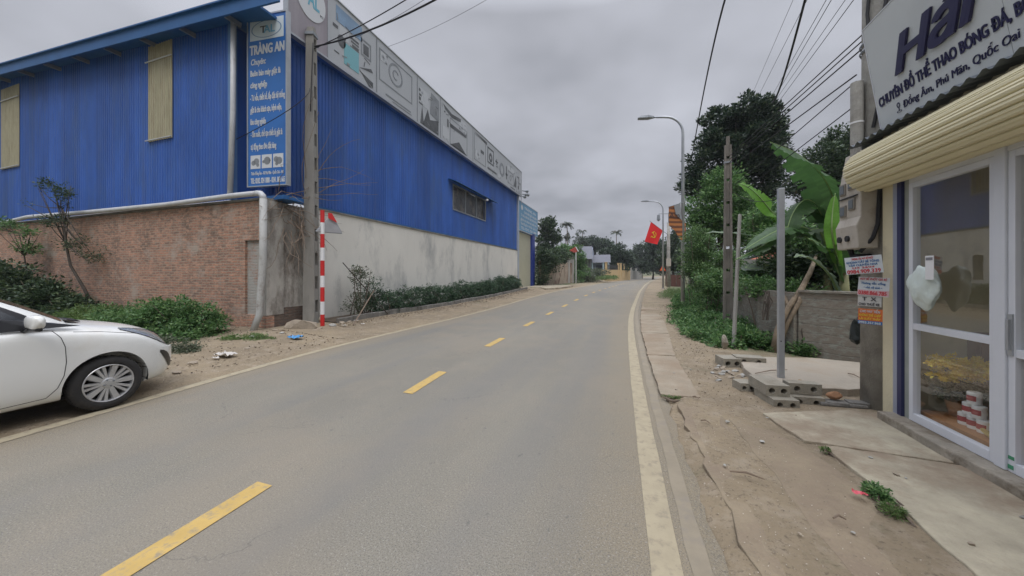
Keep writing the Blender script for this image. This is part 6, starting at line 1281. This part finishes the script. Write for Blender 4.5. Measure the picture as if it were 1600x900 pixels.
# ------------------------------------------------------------------ street lamps, flags
def lamp(u, t, label, hz=8.15):
    x, y = GR(u, t); g = gzf(x, y); r = thing('street_lamp', (x, y, g), label, 'street lamp', group='curved-arm street lamps'); R0 = ray(HY, HY); 
    d = Vector((float(lx(y)-x), 0, 0)).normalized()
    mb = MB(); pts = [(x, y, g), (x, y, hz-1.05)]; rr_ = [.085, .055]
    for k in range(1, 8): a = k/7*math.pi/2*.94; pts.append((x+d.x*.75*(1-math.cos(a)), y, hz-1.05+.78*math.sin(a))); rr_.append(.05)
    l = Vector(pts[-1]); pts.append(l+Vector((d.x*.5, 0, .06))); rr_.append(.035); mb.tube(pts, rr_, 10); mb.build('pole', M_galv, r, smooth=True)
    e = Vector(pts[-1]); mb = MB(); M4 = Matrix.Translation(e) @ Matrix.Rotation(math.radians(-6)*d.x, 4, 'Y') ; s = d.x
    mb.add([M4 @ Vector(p) for p in ((-.05*s, -.05, -.03), (-.05*s, .05, -.03), (.62*s, .13, -.05), (.62*s, -.13, -.05), (-.05*s, -.04, .04), (-.05*s, .04, .04), (.50*s, .11, .05), (.50*s, -.11, .05), (.2*s, .15, -.05), (.2*s, -.15, -.05), (.2*s, .13, .07), (.2*s, -.13, .07))], [(0,1,8,9),(9,8,2,3),(4,11,10,5),(11,7,6,10),(0,9,11,4),(9,3,7,11),(1,5,10,8),(8,10,6,2),(0,4,5,1),(3,2,6,7)]); mb.build('lamp_head', M_steel_gr, r, bevel=.01)
    mb = MB(); mb.box(x-.12, x+.12, y-.12, y+.12, g-.1, g+.05); mb.build('base', M_conc, r); return x, y, g
x1, y1_, g1 = lamp(1067, 14.6, 'nearer tall street lamp with a striped banner beside the ivy', 8.55)
x2, y2_, g2 = lamp(1036, 30, 'farther street lamp beyond the banner and the red flag')
M_ban = bpy.data.materials.new('banner'); M_ban.use_nodes = True
def banner_mat():
    N = M_ban.node_tree.nodes; L = M_ban.node_tree.links; b = N['Principled BSDF']; b.inputs['Roughness'].default_value = .8
    g = N.new('ShaderNodeNewGeometry'); sp = N.new('ShaderNodeSeparateXYZ'); L.new(g.outputs['Position'], sp.inputs[0]); w = N.new('ShaderNodeTexWave'); w.bands_direction = 'Z'; w.inputs['Scale'].default_value = 1.6; w.inputs['Distortion'].default_value = 3; w.inputs['Detail'].default_value = 2; L.new(g.outputs['Position'], w.inputs[0])
    r = N.new('ShaderNodeValToRGB'); L.new(w.outputs[0], r.inputs[0]); r.color_ramp.elements[0].color = (.10, .04, .025, 1); r.color_ramp.elements[1].color = (.45, .17, .05, 1); L.new(r.outputs[0], b.inputs['Base Color'])
banner_mat()
bn = thing('street_banner', P(1056, 345, 14.6), 'torn orange and brown vertical banner fixed to the nearer lamp post', 'banner')
q = lambda u, v, t=14.55: P(u, v, t)
mb = MB(); mb.prism([q(1045, 323), q(1063, 317), q(1066, 345), q(1067, 377), q(1062, 373), q(1054, 360), q(1045, 352)], (.0, .012, 0)); mb.build('cloth', M_ban, bn)
mb = MB(); mb.prism([q(1053, 321.0, 14.52), q(1063, 317.6, 14.52), q(1066, 345, 14.52), q(1056, 335, 14.52)], (0, .006, 0)); mb.build('faded_patch', mat('faded', (.24, .25, .26), .8, 0, .15, 4), bn)
text('Am', frame_mtx(q(1046, 340, 14.51), (math.cos(YAW), math.sin(YAW), 0), (0, 0, 1)), .22, .42, mat('banner_dark', (.05, .03, .03), .8), bn)
mb = MB(); mb.prism([q(1068, 345), q(1071.5, 350), q(1071, 372), q(1068, 376)], (0, .012, 0)); mb.build('cloth', M_ban, bn)
mb = MB(); mb.tube([q(1044, 323.5), q(1070, 315)], .015, 6); mb.build('rod', M_steel_gr, bn)
# concrete pole with lantern arm and the red flag
cx_, cy_ = GR(1044.5, 34); cg = gzf(cx_, cy_)
cp = thing('utility_pole', (cx_, cy_, cg), 'distant pale concrete pole carrying the red flag beside the road', 'utility pole'); mb = MB(); mb.tube([(cx_, cy_, cg-.2), (cx_, cy_, 6.6)], [.19, .14], 14); mb.build('shaft', M_conc, cp, smooth=True)
mb = MB(); mb.box(cx_-.22, cx_+.2, cy_-.32, cy_-.15, 2.3, 3.05); mb.build('meter_box', M_mbx, cp, bevel=.02)
mb = MB(); mb.tube([P(1029, 334, 33), P(1046, 334, 33)], .03, 6); mb.tube([P(1045, 350, 34), P(1045, 332, 33.5)], .05, 6); mb.lathe([(0, .35), (.12, .25), (.16, -.2), (.05, -.35), (0, -.35)], P(1029, 340, 33), 'z', 10); mb.build('lantern_arm', M_steel_gr, cp)
fg = thing('red_flag', P(1043, 365, 33.5), 'red flag with a yellow hammer and sickle hanging from a slanted pole', 'flag')
F0, F1, F2, F3 = [P(u, v, 33.2) for u, v in ((1017, 347), (1035.5, 360.5), (1027, 382), (1007.5, 377.5))]
mb = MB(); vs = []; fs = []; n = 10
def fpt(a, b, d=0):
    p = F0.lerp(F1, a).lerp(F3.lerp(F2, a), b); return p+Vector((-.3, -.9, 0)).normalized()*(math.sin(a*5+b*2)*.06*b+d)
for i in range(n+1):
    for j in range(n+1): vs.append(fpt(i/n, j/n))
for i in range(n):
    for j in range(n): a = i*(n+1)+j; fs.append((a, a+1, a+n+2, a+n+1))
mb.add(vs, fs); mb.build('cloth', mat('flag_red', (.68, .012, .015), .7), fg, smooth=True)
mb = MB(); Y_ = mat('flag_yellow', (.75, .55, .03), .6)
C2 = lambda x, y: fpt(.5+x*.5, .5-y*.5, .03)
for k in range(12):
    a, b = -2.4+k*.30, -2.4+(k+1)*.30; mb.prism([C2(.28*math.cos(a), .28*math.sin(a)), C2(.36*math.cos(a), .36*math.sin(a)), C2(.36*math.cos(b), .36*math.sin(b)), C2(.28*math.cos(b), .28*math.sin(b))], (0, -.01, 0))
mb.prism([C2(-.25, .18), C2(-.18, .26), C2(.33, -.26), C2(.27, -.33)], (0, -.01, 0)); mb.prism([C2(-.38, .12), C2(-.08, .40), C2(-.02, .32), C2(-.32, .04)], (0, -.01, 0)); mb.prism([C2(-.34, -.38), C2(-.25, -.28), C2(-.2, -.3), C2(-.3, -.42)], (0, -.01, 0)); mb.build('emblem', Y_, fg)
mb = MB(); mb.tube([P(1044, 367, 33.8), P(1015, 345, 33.2)], .025, 6); mb.build('flagpole', M_steel_gr, fg)
# warning sign and low brown fence
wx, wy = GR(1035.5, 40); wg = gzf(wx, wy)
ws = thing('warning_sign', (wx, wy, wg), 'small orange triangular warning sign on a white post by the bend', 'road sign'); mb = MB(); mb.tube([(wx, wy, wg), (wx, wy, 2.5)], .05, 8); mb.build('post', M_white, ws)
mb = MB(); mb.prism([(wx-.36, wy-.08, 1.9), (wx+.36, wy-.08, 1.9), (wx, wy-.08, 2.6)], (0, .02, 0)); mb.build('sign_plate', Pr, ws); mb = MB(); mb.prism([(wx-.26, wy-.105, 1.96), (wx+.26, wy-.105, 1.96), (wx, wy-.105, 2.48)], (0, .02, 0)); mb.build('sign_face', mat('sign_orange', (.75, .25, .04), .5), ws); mb = MB(); mb.box(wx-.04, wx+.04, wy-.115, wy-.107, 2.02, 2.3); mb.build('symbol', Pd, ws)
ax, ay = GR(1040, 37); bx, by = GR(1066, 34)
bf = thing('low_fence', ((ax+bx)/2, (ay+by)/2, .3), 'low rusty brown sheet fence beside the distant pole', 'fence'); wallseg((ax, ay), (bx, by), 1.45, 1.45, .06).build('sheet', mat('rust_sheet', (.14, .06, .045), .8, 0, .2, 4), bf); 
for k in range(4): p = Vector((ax, ay, 0)).lerp(Vector((bx, by, 0)), k/3); mb = MB(); mb.tube([(p.x, p.y-.08, .1), (p.x, p.y-.08, 1.55)], .04, 6); mb.build('post', M_bark, bf)

# ------------------------------------------------------------------ far left: wall, shrub, house, yellow fence
a, b = GR(843, 35), GR(896, 47)
fw_ = thing('compound_wall', (*GR(870, 40), .3), 'stained brown and cream compound wall past the roller gate', 'wall'); s1 = wallseg(a, b, 2.9, 3.0, .2); s1.build('wall', mat('stained_wall', (.36, .29, .22), .9, 0, .15, .8, 0, 1, (.20, .12, .085), .5, .5, .6), fw_)
p = GR(887, 44.5); mb = MB(); mb.box(p[0]-.05, p[0]+.3, p[1]-.3, p[1]+.05, .2, 3.6); mb.build('pillar', mat('pillar_pale', (.42, .40, .37), .9), fw_); p = GR(895, 46.5); mb = MB(); mb.box(p[0]-.4, p[0]+.2, p[1]-.6, p[1], .2, 3.5); mb.build('pillar', mat('pillar_pale', (.42, .40, .37), .9), fw_)
a, b = GR(878, 42), GR(893, 45.5); mb = wallseg(a, b, 3.75, 3.75, .5); mb.v = [(v[0], v[1], v[2] if v[2] > 0 else 3.62) for v in mb.v]; mb.build('gate_canopy', M_conc_dk, fw_)
def far_bush(label, m, L, ncl, per, crad, ls, seed, **k): return bush_px(label, m, L, ncl, per, crad, ls, seed, **k)
far_bush('very dark overgrown shrub spilling over the compound wall by the gate', ML_dark, [(858, 408, 36, 1.6, 1.3), (845, 428, 35, .9, 1.6), (876, 400, 38, 1.2, .9), (848, 402, 35.5, 1.0, .9)], 380, 30, .4, .19, 111, stems=8)
far_bush('bright green climbing shrub beyond the compound wall pillars', ML_mid, [(906, 412, 48, 1.0, 1.6), (903, 432, 47, 1.2, .9), (915, 425, 49, .7, .7), (909, 402, 48, .6, .9)], 200, 26, .35, .2, 112, stems=6)
far_bush('low olive hedge clump in the yard before the yellow fence', ML_grey, [(935, 425, 54, 2.2, .5), (918, 433, 50, 1.4, .7)], 150, 26, .4, .2, 113, stems=6)
far_bush('strip of grass on the bank before the yellow fence', ML_light, [(938, 434, 52, 2.4, .25), (952, 433, 55, 1.6, .2)], 140, 24, .3, .2, 114, stems=3, cat='grass', asp=.25)
hx, hy = GR(921, 62); hg = 1.0
ho = thing('village_house', (hx, hy, hg), 'single-storey pale blue house with a grey sheet roof and porch', 'house')
M_hb = mat('house_blue', (.30, .34, .42), .9, 0, .1, 1); M_roofg = mat('roof_grey', (.115, .12, .14), .6, 0, .1, 1.5)
mb = MB(); mb.box(hx-7, hx+.2, hy, hy+7, 0, 4.3); mb.build('wall', mat('house_dark', (.13, .13, .12), .9, 0, .2, 1), ho)
mb = MB(); mb.prism([(hx-7.5, hy-.9, 4.2), (hx+.7, hy-.9, 4.2), (hx+.1, hy+3, 6.7), (hx-7.5, hy+3, 6.7)], (0, .1, .1)); mb.prism([(hx-7.5, hy+3, 6.7), (hx+.1, hy+3, 6.7), (hx+.7, hy+7.5, 4.2), (hx-7.5, hy+7.5, 4.2)], (0, 0, .1)); mb.build('roof', M_roofg, ho)
mb = MB(); mb.prism([(hx+.2, hy, 4.2), (hx+.2, hy+6.5, 4.2), (hx+.2, hy+3, 6.55)], (.1, 0, 0)); mb.build('gable', M_hb, ho)
mb = MB(); mb.box(hx+.3, hx+3.2, hy+2, hy+6, 0, 3.5); mb.build('porch', M_hb, ho); mb = MB(); mb.prism([(hx+.3, hy+1.2, 3.6), (hx+3.6, hy+1.2, 3.6), (hx+3.4, hy+4, 5.1), (hx+.3, hy+4, 5.1)], (0, .1, .08)); mb.build('porch_roof', M_roofg, ho)
mb = MB(); mb.box(hx+1.0, hx+2.0, hy+1.94, hy+2.0, 1, 3.1); mb.build('door', mat('door_dark', (.04, .045, .06), .5), ho)
for dx in (.35, 2.3, 3.2): mb = MB(); mb.tube([(hx+dx, hy+1.4, .8), (hx+dx, hy+1.4, 3.6)], .13, 8); mb.build('porch_column', mat('column_cyan', (.40, .52, .55), .8), ho)
gw = thing('rooftop', (0, 0, 0), '', '') if False else None
rx_, ry_ = GR(897, 46); rt = thing('red_awning', (rx_, ry_, 3.6), 'small tilted red and white awning above the compound wall', 'awning'); mb = MB(); q = lambda u, v, t: P(u, v, t)
mb.prism([q(890, 391, 45), q(899, 385.5, 45), q(903.5, 392.5, 45), q(899, 394.5, 45)], (-.3, 1.2, 0)); mb.build('sheet', mat('awning_red', (.42, .07, .05), .7, 0, .2, 2), rt); mb = MB(); mb.tube([q(899.5, 385.5, 44.9), q(903.7, 393, 44.9)], .06, 5); mb.tube([q(900, 394, 45), Vector((*GR(900, 45), .3))], .05, 6); mb.build('support', M_white, rt)
# yellow fence
yf = thing('garden_wall', (*GR(955, 62), .9), 'ochre yellow garden wall with posts and railings on the bank before the bend', 'wall')
M_yel = mat('ochre_wall', (.52, .38, .20), .9, 0, .1, 1.2)
seg = [(GR(940, 58), GR(970, 67)), (GR(970, 67), GR(984, 76))]
for (a, b) in seg: wallseg(a, b, 2.25, 2.35, .25).build('wall', M_yel, yf)
for i, (u, t) in enumerate(((947, 60), (966, 65.5), (970, 67), (975, 70), (978, 72.5), (981, 75))):
    x, y = GR(u, t); mb = MB(); mb.box(x-.18, x+.18, y-.18, y+.18, .8, 3.5+.1*(i == 4)); mb.box(x-.23, x+.23, y-.23, y+.23, 3.5+.1*(i == 4), 3.62+.1*(i == 4)); mb.build('post', M_yel, yf)
mb = MB(); a, b = Vector((*GR(947, 60), 2.3)), Vector((*GR(966, 65.5), 2.3))
for k in range(1, 26): p = a.lerp(b, k/26); mb.box(p.x-.03, p.x+.03, p.y-.03, p.y+.03, 2.3, 3.2)
mb.tube([a+Vector((0,0,.85)), b+Vector((0,0,.85))], .04, 5); mb.build('railing', mat('rail_dark', (.05, .05, .05), .6), yf)
gw_ = thing('garden_wall', (*GR(997, 85), .8), 'grey low garden wall beyond the yellow one at the bend', 'wall'); wallseg(GR(985, 78), GR(1003, 95), 2.3, 2.2, .25).build('wall', mat('wall_grey', (.34, .33, .30), .9, 0, .1, 1), gw_)
for u, t in ((986, 79), (994, 86), (1001, 93)): x, y = GR(u, t); mb = MB(); mb.box(x-.2, x+.2, y-.3, y+.1, .6, 3.0); mb.build('post', mat('wall_grey', (.34, .33, .30), .9, 0, .1, 1), gw_)

# ------------------------------------------------------------------ far trees and palms
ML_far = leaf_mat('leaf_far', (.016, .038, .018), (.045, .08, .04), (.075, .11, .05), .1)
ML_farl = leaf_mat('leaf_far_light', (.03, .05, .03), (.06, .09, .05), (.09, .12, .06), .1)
def ftree(u, t, L, label, m, seed, ncl=200, crad=.6, ls=.33, r0=.2, per=34, group=None, shell=.5):
    x, y = GR(u, t); g = gzf(x, y); ells = [Eu(a, b, t, rx__, rz__) for a, b, rx__, rz__ in L]; zt = max(e[2] for e in ells)
    return tree('broadleaf_tree', (x, y, g), (x, y, zt), ells, label, m, ncl, per, crad, ls, r0, group, seed, 8, shell=shell, asp=.6)
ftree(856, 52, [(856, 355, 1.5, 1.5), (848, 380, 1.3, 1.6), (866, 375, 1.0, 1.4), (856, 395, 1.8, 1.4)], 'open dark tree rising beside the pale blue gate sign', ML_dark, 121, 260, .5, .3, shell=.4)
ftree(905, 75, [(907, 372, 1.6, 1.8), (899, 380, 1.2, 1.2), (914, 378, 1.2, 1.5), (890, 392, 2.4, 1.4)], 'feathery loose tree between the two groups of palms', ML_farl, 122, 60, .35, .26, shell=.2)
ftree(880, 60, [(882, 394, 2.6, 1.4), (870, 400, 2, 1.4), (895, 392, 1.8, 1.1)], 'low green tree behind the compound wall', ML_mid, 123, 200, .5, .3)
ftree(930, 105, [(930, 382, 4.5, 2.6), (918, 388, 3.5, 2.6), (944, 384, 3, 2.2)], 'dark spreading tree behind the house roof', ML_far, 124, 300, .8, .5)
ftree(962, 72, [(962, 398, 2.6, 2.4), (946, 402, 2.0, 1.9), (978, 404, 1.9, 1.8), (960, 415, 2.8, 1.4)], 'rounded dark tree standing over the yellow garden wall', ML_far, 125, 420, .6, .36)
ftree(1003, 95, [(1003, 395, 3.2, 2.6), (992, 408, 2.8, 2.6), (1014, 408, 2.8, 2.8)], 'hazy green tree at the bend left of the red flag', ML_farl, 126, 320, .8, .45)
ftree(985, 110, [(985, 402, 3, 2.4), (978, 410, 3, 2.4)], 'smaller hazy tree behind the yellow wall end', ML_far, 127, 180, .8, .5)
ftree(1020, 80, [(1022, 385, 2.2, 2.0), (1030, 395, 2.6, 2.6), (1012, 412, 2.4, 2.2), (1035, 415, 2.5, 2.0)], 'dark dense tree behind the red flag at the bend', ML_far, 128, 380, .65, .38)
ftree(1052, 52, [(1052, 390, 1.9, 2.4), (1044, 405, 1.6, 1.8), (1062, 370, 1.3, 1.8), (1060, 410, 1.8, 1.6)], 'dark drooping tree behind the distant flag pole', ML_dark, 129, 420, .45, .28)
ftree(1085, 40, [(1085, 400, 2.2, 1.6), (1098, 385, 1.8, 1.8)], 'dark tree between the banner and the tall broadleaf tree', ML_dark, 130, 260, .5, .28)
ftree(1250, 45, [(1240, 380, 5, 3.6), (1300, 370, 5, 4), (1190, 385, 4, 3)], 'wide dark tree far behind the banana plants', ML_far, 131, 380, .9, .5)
def palm(u, v, t, label, seed, fr=.9, n=16, skirt=0):
    x, y = GR(u, t); g = gzf(x, y); c = P(u, v, t); r = random.Random(seed); tt = thing('areca_palm', (x, y, g), label, 'palm tree'); mb = MB(); mb.tube([(x, y, g), (x+.1, y, g+(c.z-g)*.5), tuple(c)], [.12, .10, .07], 8); mb.build('trunk', M_bark, tt, smooth=True)
    Cs = []; Ds = []; rb = MB()
    for k in range(n+skirt):
        a = 2*math.pi*k/n+r.uniform(-.2, .2); el = r.uniform(.1, 1.1) if k < n else -.9; base = c if k < n else c-Vector((0, 0, r.uniform(.8, 2.2))); pts = []; p = base.copy(); d = Vector((math.cos(a)*math.cos(el), math.sin(a)*math.cos(el), math.sin(el)))
        for j in range(10): pts.append(p.copy()); p = p+d*fr/5; d = (d+Vector((0, 0, -.16))).normalized()
        rb.tube(pts, .03, 4, cap=False)
        for j in range(1, 10):
            s = d.cross(Vector((0, 0, 1))).normalized()
            for sd in (-1, 1):
                for q_ in range(2): Cs.append(tuple(pts[j])); Ds.append(tuple(s*sd*1.6+(pts[j]-pts[j-1]).normalized()+Vector((0, 0, -.5))))
    cr = rb.build('frond_stalks', M_bark, tt); leaf_mesh('crown', np.array(Cs), np.array(Ds)*1.5, fr*.5, ML_far, tt, seed=seed, asp=.28)
palm(886, 352, 66, 'tall areca palm left of the house roof', 141, .75, 16, 6); palm(884, 372, 62, 'shorter areca palm beneath the tallest palm', 142, .55, 12); palm(870, 375, 62, 'small areca palm close to the gate sign tree', 143, .5, 11); palm(910, 362, 78, 'slim areca palm above the feathery loose tree', 144, .6, 11); palm(963, 364, 78, 'lone areca palm above the rounded tree near the bend', 145, .75, 14)
# one mass of far woods closing the horizon
r = np.random.RandomState(9); ells = []
for k in range(60):
    u = -1200+k*60+r.uniform(-20, 20); t = r.uniform(150, 210); 
    if 560 < u < 820 and False: continue
    x, y = GR(u, t) if -200 < u < 1800 else (math.cos(k)*200, math.sin(k)*200); h = r.uniform(5, 8); ells.append((x, y, gzf(x, y)+h*.5, 12, 12, h))
for k in range(40):
    a = k/40*2*math.pi; ells.append((230*math.cos(a), 60+230*math.sin(a), 7, 18, 18, 8))
C, D = clumps(ells, 5200, 22, 1.8, 151, .6, .7); o = leaf_mesh('distant_wood', C, D, 1.3, ML_far, None, (0, 150, 0), 151, .7); tag(o, 'far-off belt of woods closing the horizon', 'woods', kind='stuff')

# ------------------------------------------------------------------ cables
def cable(pts, r_, label, sag=0, group='overhead cables', name='overhead_cable', n=24, tmax=1.0):
    A, B = Vector(pts[0]), Vector(pts[-1]); out = []
    for i in range(n+1):
        t = i/n*tmax
        if len(pts) == 3: M_ = Vector(pts[1]); p = A*(1-t)*(1-2*t)*1.0+M_*4*t*(1-t)+B*t*(2*t-1)
        else: p = A.lerp(B, t)-Vector((0, 0, sag*4*t*(1-t)))
        out.append(p)
    mb = MB(); mb.tube(out, r_, 5); o = mb.build(name, M_cable, origin=tuple(A), smooth=True); return tag(o, label, 'cable', group)
g1_ = 'cables crossing the road from the slotted pole'
cable([(-8.62, 7.6, 8.12), (2.72, 5.1, 8.45)], .022, 'thick lower black cable crossing the road from the slotted pole', .75, g1_)
cable([(-8.62, 7.58, 8.05), (2.72, 5.2, 8.9)], .013, 'thin black cable crossing the road just above the thick one', .45, g1_)
cable([(-8.7, 7.6, 8.12), (-8.62, 7.52, 7.9), (-8.66, 7.48, 6.2)], .014, 'cable looping down the side of the slotted pole', 0, g1_)
cable([P(540, 65, 12), P(745, -60, 10)], .006, 'faint thin wire high over the blue warehouse billboard', .2, g1_)
cable([P(600, 75, 15), P(900, -90, 10)], .006, 'second faint thin wire above the billboard', .3, g1_)
cable([(4.45, 34, 6.9), P(1090, 195, 15), P(1142, -30, 7)], .022, 'thick black cable sweeping overhead to the distant flag pole', 0, tmax=1.2)
cable([(2.75, 5.1, 8.5), P(1235, 85, 9), P(1206, 160, 13)], .026, 'thickest black cable bundle dropping behind the tall dark tree', 0)
tail = {1: (1245, 60), 2: (1252, 75)}
far = P(1146, 245, 8.62)
for i, (u0, v0, t0, u1, v1, r_) in enumerate([(1352, 50, 4.1, 1226, 165, .008), (1352, 60, 4.1, 1226, 172, .008), (1352, 72, 4.1, 1226, 180, .009), (1338, 117, 4.15, 1225, 200, .009), (1338, 127, 4.15, 1227, 222, .007), (1336, 165, 4.2, 1238, 240, .007)]):
    a = P(u0, v0, t0); b = P(u1, v1, 5.8); e = b+(b-a)*1.35; cable([a, b, e], r_, ('top', 'second', 'third', 'fourth', 'fifth', 'lowest')[i]+' cable of the six running left from the shop pole', 0, 'cables from the shop pole to the H-section pole')
for i, (u0, u1, v1, r_) in enumerate([(1292, 1205, 152, .006), (1300, 1212, 150, .007), (1322, 1215, 152, .006), (1335, 1222, 152, .008), (1240, 1172, 155, .004), (1262, 1180, 160, .005)]):
    a = P(u0, -2, 6.5); b = P(u1, v1, 14); d = (a-b); cable([b-d*.4, b+Vector((0, 0, 0)), a+d*1.6], r_, 'thin overhead cable rising past the tall dark tree', 0, 'thin cables above the tall dark tree')
for i, (v0, v1) in enumerate(((8, -30), (30, -5), (45, 5))): cable([P(1405, v0+20, 4.0), P(1520, v1-80, 4.5)], .01, 'cable leaving the right side of the shop pole above the sign', 0, 'cables on the right of the shop pole')
cable([P(484, 138, 9.85), P(388, 208, 9.5), P(200, 290, 13.5)], .010, 'slack black cable drooping across the blue end wall', 0, 'slack cables on the blue end wall')
cable([P(200, 290, 13.5), P(100, 306, 14.0), P(-40, 296, 14.2)], .010, 'left run of the slack cable on the blue end wall', 0, 'slack cables on the blue end wall')
cable([P(1146, 300, 8.5), P(1185, 315, 8), P(1240, 300, 6.4)], .007, 'low grey wire strung from the H-section pole past the steel post', 0)

# ------------------------------------------------------------------ humid air
hz_ = MB(); hz_.box(-420, 420, -280, 700, -4, 24); hz_ = hz_.build('haze', None if False else bpy.data.materials.new('haze_air'), origin=(0, 0, 0)); tag(hz_, kind='stuff')
hm = hz_.data.materials[0]; hm.use_nodes = True; hn = hm.node_tree.nodes; hn.clear(); ho_ = hn.new('ShaderNodeOutputMaterial'); hv = hn.new('ShaderNodeVolumePrincipled')
hv.inputs['Color'].default_value = (.9, .94, 1, 1); hv.inputs['Density'].default_value = .0006; hv.inputs['Anisotropy'].default_value = .2; hm.node_tree.links.new(hv.outputs[0], ho_.inputs['Volume'])
